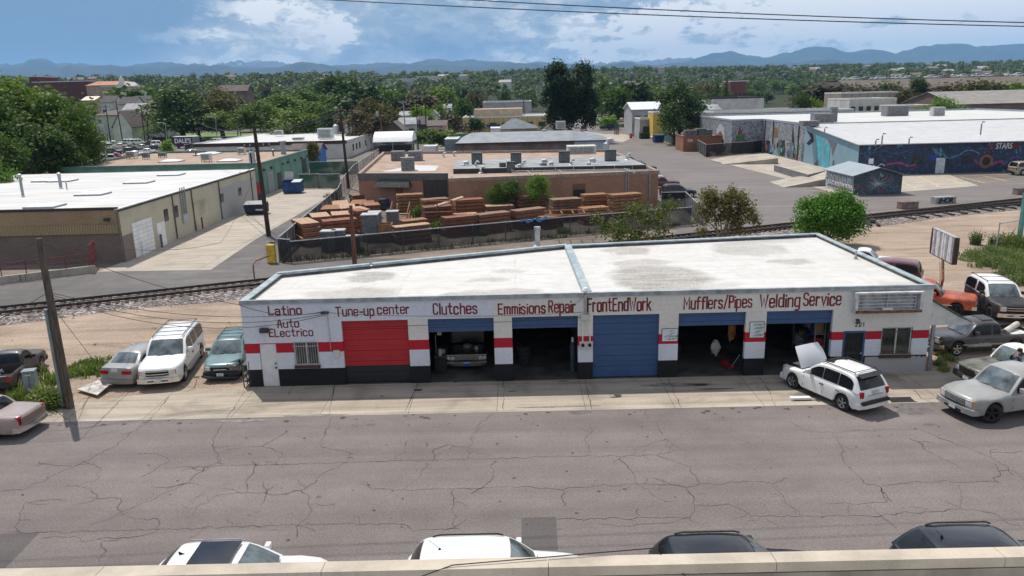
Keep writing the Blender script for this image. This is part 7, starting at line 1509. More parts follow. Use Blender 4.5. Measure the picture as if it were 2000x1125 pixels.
# railing panel, frame rail, leaning plank, curved frame, stair
def yard_thing(name,label,cat,px,py,z=0,rot=0,group=None):p=at(px,py,z); return thing(name,label,cat,(p.x,p.y,z),R(rot),group)
t=yard_thing('deck_railing','dark red slatted railing panel lying on a stack below the shrubs','railing',980,412,.0,3); b=B()
for k in range(16):x=-1.5+k*.2; b.box(x,-.03,1.2,x+.08,.03,2.0,plank)
b.build('balusters',t,world_coords=False); b=B(); b.box(-1.6,-.06,2.0,1.7,.06,2.1,plank); b.box(-1.6,-.06,1.1,1.7,.06,1.2,plank); b.box(-1.7,-.5,.0,1.8,.5,1.09,plankd); b.build('frame',t,world_coords=False)
t=yard_thing('frame_rail','dark red post and rail frame standing on a stack by the dark shutter','railing',853,418,1.95,2); b=B(); b.box(-1.5,.1,1.15,1.5,.25,1.25,plank); b.box(-1.5,.1,.1,1.5,.25,.2,plank); b.build('rails',t,world_coords=False)
for x in(-1.5,0,1.4):b=B(); b.box(x,.1,0,x+.12,.25,1.3,plank); b.build('post',t,world_coords=False)
b=B(); p,q=at(850,404,2.2),at(904,386,2.9); d=(q-p).normalized(); s=Vector((-d.y,d.x,0)).normalized()*.4; u=Vector((0,0,.12)); b.add([p-s,q-s,q+s,p+s,p-s+u,q-s+u,q+s+u,p+s+u],[(0,3,2,1),(4,5,6,7),(0,1,5,4),(1,2,6,5),(2,3,7,6),(3,0,4,7)],plank2); tag(b.build('leaning_plank'),'pale wide plank leaning across the stacks','plank')
t=yard_thing('curved_frame','curved light wooden frame lying on top of the reddish stack','frame',1108,419,2.35,2); b=B()
for s in(-1,1):b.tube([(-2.0+4.0*k/8,s*.6+.5+.5*math.sin(math.pi*k/8)*s,.12+.05*s)for k in range(9)],.07,5,plank3)
for k in range(1,8,2):x=-2+4*k/8; b.box(x,-.3,.08,x+.08,1.3,.18,plank3)
b.build('frame',t,world_coords=False)
t=yard_thing('wooden_stairs','short red wooden stair with sloping handrails in the middle of the yard','stairs',782,438,0,-4); b=B()
for k in range(5):b.box(-.9,-.9+k*.32,.18+k*.2,.9,-.58+k*.32,.24+k*.2,plank2)
b.build('treads',t,world_coords=False); b=B()
for x in(-.95,.9):b.add([(x,-1,.0),(x+.06,-1,0),(x+.06,.8,1.0),(x,.8,1.0),(x,-1,.3),(x+.06,-1,.3),(x+.06,.8,1.35),(x,.8,1.35)],[(0,1,2,3),(4,7,6,5),(0,4,5,1),(3,2,6,7),(0,3,7,4),(1,5,6,2)],plank3)
b.build('stringer',t,world_coords=False)
for x in(-.95,.9):
 b=B(); b.cyl((x+.03,-1,1.1),(x+.03,.9,2.2),.06,mat=plank3,n=6); b.build('handrail',t,world_coords=False)
 for y,h in((-.95,1.15),(.85,2.2)):b=B(); b.box(x-.01,y,0,x+.09,y+.1,h,plank3); b.build('post',t,world_coords=False)
binm=M('bin_grey',(.13,.135,.135),.6,.2,3)
for k,(px,py,w,h,lb)in enumerate(((644,490,1.2,1.7,'left grey lidded bin behind the fence'),(664,488,1.1,1.7,'second grey lidded bin behind the fence'),(690,492,1.1,1.3,'short grey bin beside the wooden pole'),(726,470,1.5,2.4,'tall grey bin with white marks near the yard centre'),(733,448,1.3,1.7,'grey bin behind the tall one with a white lid'),(768,440,1.2,1.4,'grey bin with shiny lid left of the red stair'))):
 t=yard_thing('grey_bin',lb,'bin',px,py,0,2,'grey bins in the lumber yard'); b=B(); b.box(-w/2,-w*.4,.05,w/2,w*.4,h,binm); b.build('body',t,world_coords=False,bevel=.04,seg=1); b=B(); b.box(-w/2-.04,-w*.45,h,w/2+.04,w*.45,h+.12,M('bin_lid',(.42,.43,.44),.5)); b.build('lid',t,world_coords=False,bevel=.03,seg=1)
t=yard_thing('wooden_box','open brown wooden planter box with dark inside','box',755,470,0,4); b=B(); w=.62; h=1.6
for a in((-w,-w,w,-w+.08),(-w,w-.08,w,w),(-w,-w+.08,-w+.08,w-.08),(w-.08,-w+.08,w,w-.08)):b.box(a[0],a[1],0,a[2],a[3],h,plank3)
b.build('sides',t,world_coords=False); b=B(); b.box(-w+.08,-w+.08,h-.25,w-.08,w-.08,h-.2,plankd); b.build('fill',t,world_coords=False)
for px,py,c,lb,h in((748,410,dark_m,'black drum with pale lid by the back wall',1.3),(757,404,M('drum_blue',(.02,.06,.22),.5),'blue drum with boards in it by the back wall',1.0)):
 p=at(px,py); b=B(); b.lathe([(0,.02),(.45,.02),(.47,h*.33),(.45,h*.34),(.47,h*.66),(.45,h*.67),(.45,h),(0,h+.02)],16,c,c=(p.x,p.y,0)); tag(b.build('drum',smooth=40),lb,'drum')
b=B(); blobmesh(b,tuple(at(716,404,.6)),1.0,M('white_sheet',(.68,.69,.7),.7,.05),8,.4,(1.2,.8,.5),7); tag(b.build('white_sheet',smooth=50),'white tarpaulin covered pile at the back of the stacks','tarpaulin')
b=B(); p,q=at(1018,432,1.75),at(1072,427,1.75); n=16; vs=[]; fs=[]; blu=M('blue_tarp',(.06,.18,.38),.6,.3,4)
for k in range(n+1):
 c=p.lerp(q,k/n)
 for j in range(4):a=noise.noise(Vector((k*.7,j*1.3,2))); vs.append((c.x,c.y-.1+.12*j+.1*a,1.9-.22*abs(j-1.2)+.16*a+.12*math.sin(k)))
 if k:fs+=[(4*k-4+j,4*k-3+j,4*k+1+j,4*k+j)for j in range(3)]
b.add(vs,fs,blu); tag(b.build('blue_tarp',smooth=60),'crumpled blue tarp hung over the mesh fence','tarpaulin')
# mesh screens: chain link with dark privacy netting
def net_mat(name,col,alpha):
 m,nt,p=nmat(name); v=posn(nt); p.inputs['Base Color'].default_value=(*col,1); p.inputs['Roughness'].default_value=.9; nt.links.new(ramp(nt,tnoise(nt,v,.35,4,.6),[(.35,alpha-.12),(.6,alpha+.1)]),p.inputs['Alpha']); return m
net_d=net_mat('dark_netting',(.014,.015,.017),.78); net_g=net_mat('green_netting',(.03,.09,.065),.9); net_l=net_mat('thin_netting',(.05,.05,.05),.42); net_b=net_mat('black_netting',(.015,.016,.018),.9)
def fence(label,pts,h,mat,name='mesh_fence',sp=3.0,zgap=.04,lean=.0):
 P=[Vector((*p,0))for p in pts]; t=thing(name,label,'fence',(P[0].x,P[0].y,0)); b=B(); br=B(); posts=[]
 for p,q in zip(P,P[1:]):
  L=(q-p).length; n=max(1,round(L/sp))
  for k in range(n):
   a,c=p.lerp(q,k/n),p.lerp(q,(k+1)/n); w=.08*noise.noise(a*.6); b.quad(a+Vector((0,0,zgap)),c+Vector((0,0,zgap)),c+Vector((0,0,h+w*.2)),a+Vector((0,0,h)),mat); posts.append(a)
  br.tube([p+Vector((0,0,h+.03)),q+Vector((0,0,h+.03))],.045,6,galv)
 posts.append(P[-1]); b.build('netting',t); br.build('top_rail',t)
 b=B(); b.cyl((0,0,0),(0,0,h+.12),.05,mat=galv,n=7); o=b.build('post',None); me=o.data; bpy.data.objects.remove(o)
 for q in posts[:99]:put('post',me,t,q-P[0]+Vector((0,.06,0)))
 return t
fence('long chain-link fence with dark netting along the rail side of the lumber yard',[xy(569,514),xy(1050,466),xy(1350,440)],1.75,net_d); fence('left return of the yard fence with dark screening beside the asphalt strip',[xy(548,509),xy(662,398),xy(668,384)],1.9,net_b)
fence('short screened fence panel at the left front corner by the yellow posts',[xy(546,511),xy(569,514)],1.9,net_b,sp=2); fence('leaning mesh fence section at the right corner of the brick building',[(16.3,84.2),xy(1338,409),xy(1366,440)],1.9,net_d)
t=fence('green screened gate and fence closing the concrete drive',[xy(586,369),xy(622,368),xy(627,369),xy(665,368)],2.1,net_g,sp=4)
b=B(); p,q=at(640,352,1.1),at(660,350,1.1); b.quad(p+Vector((0,-.1,-.1)),q+Vector((0,-.1,-.1)),q+Vector((0,-.1,.65)),p+Vector((0,-.1,.65)),M('red_banner',(.35,.03,.03),.6)); b.build('banner',t)
fence('dark green screened yard fence behind the gate',[xy(606,342),xy(700,340)],2.2,net_g,sp=4); fence('chain-link fence with green mesh from the gate to the back along the brick building',[xy(668,384),xy(692,350),xy(740,312)],2.2,net_l,sp=4)
fence('dark mesh fence in front of the graffiti warehouse',[(51.2,158.5),xy(1468,300),xy(1378,307),xy(1362,296),(39,163)],2.4,net_b,sp=4); fence('green slatted fence along the far side of the side street',[xy(1335,288),xy(1292,274)],2.3,net_g,sp=3); fence('open chain-link gate by the small grey building',[xy(1290,274),xy(1262,264)],2.3,net_l,sp=3)
fence('dark slat fence under the big left trees',[xy(-10,352),xy(130,330)],2.2,net_b,sp=3); fence('dark lot fence behind the parked cars',[(-112,243),(-72,232)],2.2,net_b,sp=4); fence('black screened fence sloping down below the purple trailer',[xy(362,302),xy(430,290)],2.4,net_b,sp=4); fence('wire fence remains in the weeds on the right',[xy(1947,486),xy(2010,474)],2.0,net_mat('bare_wire',(.2,.2,.2),.12),sp=3)
# dumpsters
def dumpster(label,px,py,rot,mat,w=1.9,d=1.5,h=1.4,lid=None,openl=False):
 t=yard_thing('dumpster',label,'dumpster',px,py,0,rot); b=B(); b.add([(-w/2+.1,-d/2+.15,.15),(w/2-.1,-d/2+.15,.15),(w/2,d/2,.15),(-w/2,d/2,.15),(-w/2,-d/2,h),(w/2,-d/2,h),(w/2,d/2,h+.2),(-w/2,d/2,h+.2)],[(0,3,2,1),(0,1,5,4),(1,2,6,5),(2,3,7,6),(3,0,4,7)],mat); b.box(-w/2-.08,-d/2-.03,h-.35,w/2+.08,d/2,h-.25,mat); b.build('body',t,world_coords=False)
 b=B(); lm=lid or dark_m
 if openl:b.quad((-w/2,d/2,h+.2),(0-.05,d/2,h+.2),(0-.05,d/2+.3,h+1.3),(-w/2,d/2+.3,h+1.3),lm); b.quad((.05,-d/2,h+.02),(w/2,-d/2,h+.02),(w/2,d/2,h+.24),(.05,d/2,h+.24),lm)
 else:b.add([(-w/2-.03,-d/2-.05,h+.03),(w/2+.03,-d/2-.05,h+.03),(w/2+.03,d/2,h+.26),(-w/2-.03,d/2,h+.26)],[(0,1,2,3)],lm)
 b.build('lid',t,world_coords=False); b=B()
 for x in(-1,1):
  for y in(-1,1):b.cyl((x*w*.4-.05,y*d*.3,.09),(x*w*.4+.05,y*d*.3,.09),.09,mat=dark_m,n=8)
 b.build('wheels',t,world_coords=False); return t
db=M('dumpster_blue',(.02,.055,.17),.6,.25,2); dn=M('dumpster_navy',(.018,.024,.05),.6,.25,2)
t=dumpster('blue dumpster with one raised lid in front of the green gate',573,377,2,db,2.6,1.9,1.6,lid=M('dump_white',(.5,.5,.5),.6),openl=True); t=dumpster('dark navy dumpster with pale labels beside the cream warehouse wall',502,418,4,dn,2.4,1.7,1.2,lid=M('slatted_lid',(.28,.28,.28),.6),openl=False)
opart(t,'label',lambda b:(b.box(.1,-.78,.8,.9,-.755,1.05,plate_w),b.box(.1,-.78,.5,.9,-.745,.68,plate_w)))
dumpster('left blue dumpster on the pale corner lot up the side street',1181,252,0,db,3.4,2.2,2.0); dumpster('right brighter blue dumpster on the pale corner lot',1197,252,0,M('dumpster_bright',(.02,.07,.3),.5),3.6,2.4,2.2); dumpster('dark blue dumpster by the chain-link gate across the street',1286,279,10,db,2.4,1.7,1.9); dumpster('green black dumpster by the small grey building',1258,271,5,M('dumpster_green',(.02,.045,.03),.6),2.4,1.7,1.6)
b=B()
for k,dx in enumerate((0,.45)):
 p=at(528+k*7,514); b=B(); b.box(p.x-.2,p.y-.2,0,p.x+.2,p.y+.2,1.55,yellow_p); tag(b.build('yellow_post',bevel=.05,seg=1),'left square yellow guard post by the fence corner' if k==0 else 'right square yellow guard post touching the fence corner','guard post')
for k,px in enumerate((1201,1204.5,1207.5)):p=at(px,263); b=B(); b.cyl((p.x,p.y,0),(p.x,p.y,2.2),.18,mat=brownw); tag(b.build('bollard'),['left','middle','right'][k]+' of three brown posts on the pale corner lot','bollard','brown posts on the corner lot')
p=at(1232,270); b=B(); b.lathe([(0,.02),(.4,.02),(.42,1.3),(0,1.32)],12,M('barrel_orange',(.5,.08,.03)),c=(p.x,p.y,0)); tag(b.build('traffic_barrel',smooth=40),'orange barrel beside the white pickup across the street','barrel')
p=at(505,396); b=B(); b.box(p.x-.8,p.y,.3,p.x+.6,p.y+.08,2.6,dark_m); b.box(p.x+.0,p.y-.02,1.2,p.x+.75,p.y-.003,2.5,M('red_banner',(.35,.03,.03))); tag(b.build('gate_sign'),'red and dark sign panel between the cream and green buildings','sign')
p=at(498,552); b=B(); b.tube([(p.x,p.y,0),(p.x,p.y,1.3),(p.x+.15,p.y+.3,1.55),(p.x+.9,p.y+1.2,1.75)],.05,6,rust); tag(b.build('bent_pipe'),'bent rusty pipe sign post beside the rails left of the shop','pipe')
# ---------------------------------------------------------------- poles and wires
def pole(label,base,top,mat,r=.14,arms=(),cans=0,name='utility_pole',lampside=0,group=None):
 p=at(*base); best=min((z*.05 for z in range(40,500)),key=lambda z:abs((lambda q:562.5-FPX*(q.dot(CU)/q.dot(CF)))(Vector((p.x,p.y,z))-CPOS)-top[1])); h=best
 q=Vector((p.x,p.y,h)); d=onY(top[0],top[1],p.y); lx=max(-1.0,min(1.0,d.x-p.x)); t=thing(name,label,'utility pole' if name=='utility_pole' else 'street lamp',(p.x,p.y,0),0,group)
 b=B(); b.tube([(0,0,0),(lx*.5,0,h*.5),(lx,0,h)],[r*1.15,r,r*.75],9,mat); b.build('shaft',t,world_coords=False,smooth=50)
 for k,(dz,w,a)in enumerate(arms):
  b=B(); c,s=math.cos(R(a)),math.sin(R(a)); z=h-dz; x0=lx*(z/h)
  b.T=Matrix.Translation((x0,0,z))@Matrix.Rotation(R(a),4,'Z'); b.box(-w/2,-.2,-.06,w/2,-.1,.06,mat); b.T=None; b.build('crossarm',t,world_coords=False)
  b=B(); b.T=Matrix.Translation((x0,0,z))@Matrix.Rotation(R(a),4,'Z')
  for f in(-.46,-.25,.25,.46):b.cyl((f*w,-.15,.06),(f*w,-.15,.24),.045,mat=galv,n=6)
  b.T=None; b.build('insulators',t,world_coords=False)
 for k in range(cans):
  a=k*math.pi/1.3+.4; z=h-2.9; b=B(); x=lx*(z/h)+.55*math.cos(a)*(1 if k else-1); b.cyl((x,-.25,z-.55),(x,-.25,z+.45),.28,mat=galv,n=12); b.lathe([(.28,.45),(.2,.55),(0,.58)],12,galv,c=(x,-.25,z)); b.cyl((x,-.25,z+.55),(x,-.25,z+.8),.05,mat=dark_m,n=6); b.build('transformer',t,world_coords=False,smooth=40)
 if lampside:b=B(); b.tube([(lx,0,h-.3),(lx+lampside*.8,0,h+.1),(lx+lampside*2.2,0,h+.15)],.05,5,galv); b.box(lx+lampside*2.2-.35,-.12,h+.08,lx+lampside*2.2+.35,.12,h+.22,white_p); b.build('lamp_arm',t,world_coords=False)
 return Vector((p.x+lx,p.y,h))
TP=pole('leaning brown wooden utility pole in the weeds by the sidewalk at left',(137,797),(76,465),woodpole,.165)
t2=pole('very dark tall utility pole with crossarm and transformers at the edge of the concrete drive',(525,461),(496,245),dkpole,.2,((.6,2.6,20),(1.9,2.4,20)),2); t3=pole('dark utility pole with crossarms standing behind the green gate',(681,368),(664,213),dkpole,.19,((.3,2.8,10),(1.2,2.2,10)))
t4=pole('pale bare wooden pole at the back corner of the tan roof',(752,300),(738,197),redpole,.17,(),2); pole('short reddish wooden pole in front of the yard fence',(693,518),(685,401),redpole,.17)
p=at(137,797); bb=B(); f=(TP.x-p.x)/TP.z; bb.tube([(p.x-.27+f*.2,p.y-.05,.1),(p.x-.24+f*4.5,p.y-.05,4.5)],.075,6,M('conduit_grey_green',(.2,.25,.24),.6)); tag(bb.build('conduit_riser'),'grey green conduit running up the leaning wooden pole','conduit')
dpl='slim dark utility pole among the trees'
for k,(bs,tp,mt,arms,lb)in enumerate((((795,296),(787,196),grey_m,((.4,1.8,0),),'grey utility pole left of the tall black pair'),((817,292),(813,197),dkpole,(),'left black pole of the pair behind the fabric shelter'),((834,288),(830,197),dkpole,((.5,2,0),),'right black pole of the pair behind the fabric shelter'),((878,246),(874,188),grey_m,(),'pale pole left of the yellow building'),((884,240),(883,196),grey_m,(),'second pale pole left of the yellow building'),((1026,252),(1022,192),dkpole,((1.4,4,0),),'dark pole with crossarm in front of the yellow building'),((1229,262),(1228,182),dkpole,(),'dark pole on the corner lot in front of the white roof store'),((218,288),(206,205),dkpole,((.5,2.6,0),),'left dark pole in front of the grey hall'),((241,284),(226,196),dkpole,(),'middle dark pole in front of the grey hall'),((284,283),(275,207),dkpole,(),'right dark pole in front of the grey hall'),((290,283),(287,213),dkpole,(),'dark pole at the right corner of the grey hall'),((466,276),(460,218),dkpole,(),'dark pole on the grass right of the car lot'),((471,274),(467,222),grey_m,(),'thin grey pole beside the grass path'),
((1392,224),(1393,178),dkpole,((.8,2.2,0),),'first dark pole from the left behind the graffiti warehouse'),((1412,224),(1414,176),dkpole,((.8,2.4,0),),'second dark pole from the left behind the graffiti warehouse'),((1442,222),(1443,177),dkpole,((.6,2,0),),'third dark pole from the left behind the graffiti warehouse'),((1474,220),(1475,180),dkpole,(),'fourth dark pole from the left behind the graffiti warehouse'),((1650,214),(1652,172),redpole,(),'brown pole at the left end of the tan long building'),((1714,206),(1715,165),dkpole,(),'dark pole rising behind the white two storey building'),((1747,220),(1752,169),dkpole,(),'dark leaning pole at the right end of the white two storey building'),((1802,234),(1804,196),dkpole,((.4,1.8,0),),'dark pole with small boxes before the yellow canopy'),((1940,244),(1949,168),dkpole,(),'dark pole in front of the brown brick building at right'),((1875,182),(1876,165),dkpole,((.5,4,0),),'distant pole with crossarm at the highway wall'),((1895,182),(1896,163),dkpole,((.5,5,0),),'second distant pole with crossarm at the highway wall'))):
 pole(lb,bs,tp,mt,.15,arms)
for bs,tp,sd,lb in(((208,322),(202,243),-1,'pale street lamp over the car lot beside the big trees'),((326,284),(323,240),-1,'street lamp in front of the trees behind the car lot'),((424,280),(421,229),-1,'street lamp by the grass at the right of the car lot')):pole(lb,bs,tp,galv,.09,(),0,'street_lamp',sd)
def wire(b,pts,sag,r=.012,n=14):
 for p,q in zip(pts,pts[1:]):
  p,q=Vector(p),Vector(q); b.tube([p.lerp(q,k/n)-Vector((0,0,sag*4*(k/n)*(1-k/n)))for k in range(n+1)],r,4,wire_m)
def wires(label,lst,r=.012):
 b=B()
 for pts,sag in lst:wire(b,pts,sag,r)
 tag(b.build('overhead_wire'),label,'wire')
YW=27.0
wires('upper overhead line crossing the top of the picture',[([onY(-300,-60,YW),onY(905,-1,YW),onY(2300,50,YW)],.12)],.017); wires('lower overhead line crossing the top of the picture',[([onY(-200,-62,YW+.5),onY(615,-2,YW+.5),onY(2300,57,YW+.5)],.14)],.017)
br_=Vector((-8.6,YF-.24,3.58)); sh_=Vector((3.12,YF-.2,4.2)); low=at(137,797); lp=Vector((low.x+.03,low.y,5.3))
wires('bundle of service wires from the leaning pole to the shop front bracket',[([Vector((TP.x+.15,TP.y,5.2)),br_],.55),([Vector((TP.x+.15,TP.y,5.1)),br_+Vector((0,0,-.08))],.75),([Vector((TP.x+.15,TP.y,5.0)),br_+Vector((.05,0,-.12))],.95)]); wires('service wire from the pole top passing the shop corner',[([TP+Vector((.1,0,-.2)),Vector((XL-.02,YF-.08,3.98)),br_+Vector((0,0,.05))],.3)])
wires('thin wires strung along the shop front between the bracket and the meter mast',[([br_,Vector((-3,YF-.12,3.24)),sh_+Vector((-.1,0,-.9))],.06),([sh_,Vector((2.3,YF-.15,3.66)),Vector((1.9,YF-.1,3.75))],.2),([Vector((-7.9,YF-.05,2.78)),Vector((2.9,YF-.05,3.0))],.05)],.009)
wires('wires from the leaning pole out of the left edge of the picture',[([TP+Vector((0,0,-.15)),TP+Vector((-5,-1.2,-.9))],.2),([TP+Vector((0,0,-.7)),TP+Vector((-5,-1.5,-1.5))],.2),([TP+Vector((0,0,-2.3)),TP+Vector((-5,-1.5,-4.4))],.2)]); wires('guy wire from the leaning pole to the ground near the grey sedan',[([Vector((low.x+.02,low.y,4.6)),at(197,722)],.0)]); wires('wire from the leaning pole over the tracks toward the warehouse',[([TP+Vector((.1,0,-.05)),Vector((-20.2,52,3.4)),t2+Vector((0,0,-3.4))],.5)])
wires('lines between the dark poles over the green building',[([onY(380,236,120),t2+Vector((-.6,0,-.5)),t3+Vector((-.6,0,-.3))],.5),([onY(380,250,120),t2+Vector((.6,0,-.5)),t3+Vector((.6,0,-.3))],.5),([t3+Vector((0,0,-4.6)),Vector((-32.6,168,5)),t4+Vector((0,0,-3))],.6),([t2+Vector((0,0,-3)),Vector((-32.6,92,4.5))],.5)],.03)
b=B(); wire(b,[(-1.66,8.45,6.9),(-.9,8.72,7.02),(1.05,8.93,7.02),(1.75,9.0,7.02),(2.3,8.4,6.75)],.0,.009); tag(b.build('cable'),'thin black cable trailing over the foreground parapet','cable')
# ---------------------------------------------------------------- foreground parapet
par_m=M('parapet_coping',(.47,.41,.33),.85,.12,1.5,coord='world',fine=.12); inn_m=M('parapet_inner',(.36,.315,.26),.9,.2,1.2,coord='world',stretch=(1,1,.4)); mem_m=M('roof_membrane',(.6,.57,.51),.7,.1,1,coord='world')
fb=thing('foreground_building','pale flat roof with worn concrete parapet at the very bottom of the picture','building',(0,4,0)); yo,yi=8.92,8.66
b=B(); xs=[-24+k*2.93+.9 for k in range(18)]
for a,c in zip(xs,xs[1:]):b.add([(a+.004,yo,6.98),(c-.004,yo,6.98),(c-.004,yi,7.0),(a+.004,yi,7.0),(a+.004,yo,6.8),(c-.004,yo,6.8),(c-.004,yi,6.86),(a+.004,yi,6.86)],[(0,1,2,3),(4,7,6,5),(0,4,5,1),(1,5,6,2),(2,6,7,3),(3,7,4,0)],par_m)
b.build('coping',fb); b=B(); b.box(-24,yi+.02,0,26,yo-.03,6.83,inn_m); b.build('wall',fb)
b=B(); vs=[]; fs=[]; n=160
for k in range(n+1):x=-24+50*k/n; w=.03*math.sin(x*2.1)+.04*noise.noise(Vector((x*1.3,0,0))); vs+=[(x,yi-.22+w,6.51),(x,yi-.27+w,6.57),(x,yi-.34+w,6.545),(x,-10,6.5)]
for k in range(n):o=4*k; fs+=[(o+j,o+4+j,o+5+j,o+1+j)for j in range(3)]
b.add(vs,fs,mem_m); b.add([(-24,yi+.02,6.5),(26,yi+.02,6.5),(26,yi-.4,6.5),(-24,yi-.4,6.5)],[(0,1,2,3)],inn_m); b.build('roof',fb,smooth=60)
# ---------------------------------------------------------------- small things near the shop
t=thing('utility_cabinet','tall grey green telephone pedestal in the weeds beside the leaning pole','utility box',tuple(at(67,780)),.25); b=B(); cabm=M('pedestal_green',(.2,.245,.25),.6,.12,2); b.box(-.25,-.2,0,.25,.2,1.35,cabm); b.build('body',t,world_coords=False,bevel=.02,seg=1); b=B(); b.box(-.27,-.22,1.352,.27,.22,1.42,cabm); b.build('cap',t,world_coords=False); b=B(); b.box(-.12,-.225,1.2,.1,-.203,1.25,lamp); b.box(-.12,-.225,.55,.1,-.203,.6,lamp); b.box(.0,-.215,.0,.012,-.202,1.35,dark_m); b.build('latches',t,world_coords=False)
b=B(); P=[at(150,762,.1),at(190,773,.14),at(212,755,.22),at(192,744,.16)]; b.add(P+[p+Vector((0,0,.05))for p in P],[(0,3,2,1),(4,5,6,7),(0,1,5,4),(1,2,6,5),(2,3,7,6),(3,0,4,7)],M('weathered_board',(.48,.45,.42),.85,.3,3)); tag(b.build('plywood_board'),'weathered pale plywood board lying behind the grey sedan','board')
t=thing('metal_rack','black steel rack leaning at the left corner of the shop','rack',tuple(at(484,756)),0); b=B()
for x in(-.16,.16):
 b.cyl((x,0,0),(x,0,1.25),.03,mat=dark_m,n=6); b.cyl((x,.45,0),(x,.45,1.1),.03,mat=dark_m,n=6)
b.build('posts',t,world_coords=False); b=B()
for z in(.25,.6,1.05):b.box(-.18,-.02,z,.18,.47,z+.03,dark_m)
b.cyl((-.16,0,1.05),(.12,0,1.35),.015,mat=galv,n=5); b.build('shelf',t,world_coords=False)
b=B(); p,q=at(1543,782),at(1584,783); d=(q-p).normalized(); b.box(p.x,p.y-.1,.02,q.x,p.y+.12,.14,white_p); b.box(p.x+.1,p.y-.11,.02,q.x+.25,p.y-.102,.06,dark_m); tag(b.build('loose_bumper_bar',bevel=.02,seg=1),'short white bar lying on the gutter left of the white hatchback','bar')
t=thing('storm_drain','iron storm drain grate set in the gutter by the white hatchback tail','drain',tuple(at(1760,781,.013))); b=B(); b.box(-.5,-.22,0,.5,.22,.004,under); b.build('pit',t,world_coords=False); b=B()
for k in range(12):x=-.49+k*.084; b.box(x,-.22,.005,x+.025,.22,.018,dark_m)
b.box(-.53,-.26,.004,.53,-.22,.02,dark_m); b.box(-.53,.22,.004,.53,.26,.02,dark_m); b.build('grate',t,world_coords=False)
# rusty pole sign
mp_=at(1830,592); t=thing('pole_sign','blank weathered sign cabinet with bare strips on a rusty leaning pole','sign',(mp_.x,mp_.y,0)); sb=onY(1841,508,mp_.y+1.2); b=B(); b.tube([(0,0,0),((sb.x-mp_.x)*.5,.3,1.4),(sb.x-mp_.x,1.2,sb.z+.1)],.08,8,rust); b.tube([(-.1,0,0),((sb.x-mp_.x)*.5-.16,.3,1.4),(sb.x-mp_.x-.16,1.2,sb.z-.1)],.02,5,rust); b.build('pole',t,world_coords=False)
b=B(); c=Vector((sb.x-mp_.x+.1,1.4,sb.z+.85)); b.T=Matrix.Translation(c)@Matrix.Rotation(R(-98),4,'Z'); stm=M('sign_strip_white',(.62,.61,.6),.6,.25,5,stretch=(3,3,.5)); std=M('sign_strip_grey',(.33,.32,.33),.7,.3,6); W_=1.75
for k in range(11):x=-W_+.1+k*(2*W_-.2)/11; b.box(x,-.09-.02*(k%2),-.78,x+(2*W_-.2)/11-.02,.09,.78,stm if k%3!=1 else std)
b.T=None; b.build('strips',t,world_coords=False); b=B(); b.T=Matrix.Translation(c)@Matrix.Rotation(R(-98),4,'Z'); fr=M('sign_frame_brown',(.06,.035,.03),.8,.2)
for x in(-W_,W_-.09):b.add([(x,-.13,-.8),(x+.1,-.13,-.8),(x+.1,.13,-.8),(x,.13,-.8),(x-.06,-.13,0),(x+.16,-.13,0),(x+.16,.13,0),(x-.06,.13,0),(x,-.13,.8),(x+.1,-.13,.8),(x+.1,.13,.8),(x,.13,.8)],[(0,3,2,1),(8,9,10,11)]+[(o+i,o+(i+1)%4,o+4+(i+1)%4,o+4+i)for o in(0,4)for i in range(4)],fr)
b.box(-W_+.1,-.11,.78,W_-.1,.11,.83,galv); b.box(-W_+.1,-.11,-.83,W_-.1,.11,-.78,fr); b.T=None; b.build('frame',t,world_coords=False)
p=at(1990,490); b=B(); b.box(p.x-.12,p.y,0,p.x+.12,p.y+.3,4.5,M('teal_post',(.1,.25,.22),.5)); tag(b.build('teal_post'),'teal painted steel post at the right edge in the weeds','post')
p=at(1998,485); b=B(); b.box(p.x-.3,p.y-.3,.3,p.x+1.4,p.y+.6,.9,yellow_p); b.box(p.x-.4,p.y-.35,.2,p.x+1.5,p.y-.3,.4,white_p); tag(b.build('yellow_machine',bevel=.05),'yellow and white machine corner at the right edge in the weeds','machine')
# ---------------------------------------------------------------- vegetation
import numpy as np
def smooth(t):t=max(0,min(1,t)); return t*t*(3-2*t)
def hill(x,y):
 if y<240:return 0.0
 k=max(0,min(1,x/y*.5/.65+.5)); y0=lerp(250,520,k); y1=lerp(1050,1900,k); H=lerp(36,46,k)
 return smooth((y-y0)/(y1-y0))*H*(1+.12*noise.noise(Vector((x*.003,y*.003,4))))
def leaf_mat(name,stops,trans=.3):
 m,nt,p=nmat(name); v=posn(nt,'obj'); oi=nd(nt,'ShaderNodeObjectInfo')
 rn=mth(nt,'ADD',mth(nt,'MULTIPLY',tnoise(nt,v,1.6,4,.7),.55),mth(nt,'MULTIPLY',oi.outputs['Random'],.45))
 c=ramp(nt,rn,stops); g=tnoise(nt,v,9,2); c=mixc(nt,1,c,ramp(nt,g,[(.3,.7),(.7,1.3)]),'MULTIPLY')
 nt.links.new(c,p.inputs['Base Color']); p.inputs['Roughness'].default_value=.6; p.inputs['Specular IOR Level'].default_value=.25
 tr=nd(nt,'ShaderNodeBsdfTranslucent'); nt.links.new(mixc(nt,1,c,(1.2,1.3,.5),'MULTIPLY'),tr.inputs[0]); mx=nd(nt,'ShaderNodeMixShader'); mx.inputs[0].default_value=trans
 nt.links.new(p.outputs[0],mx.inputs[1]); nt.links.new(tr.outputs[0],mx.inputs[2]); nt.links.new(mx.outputs[0],nt.nodes['Material Output'].inputs[0]); return m
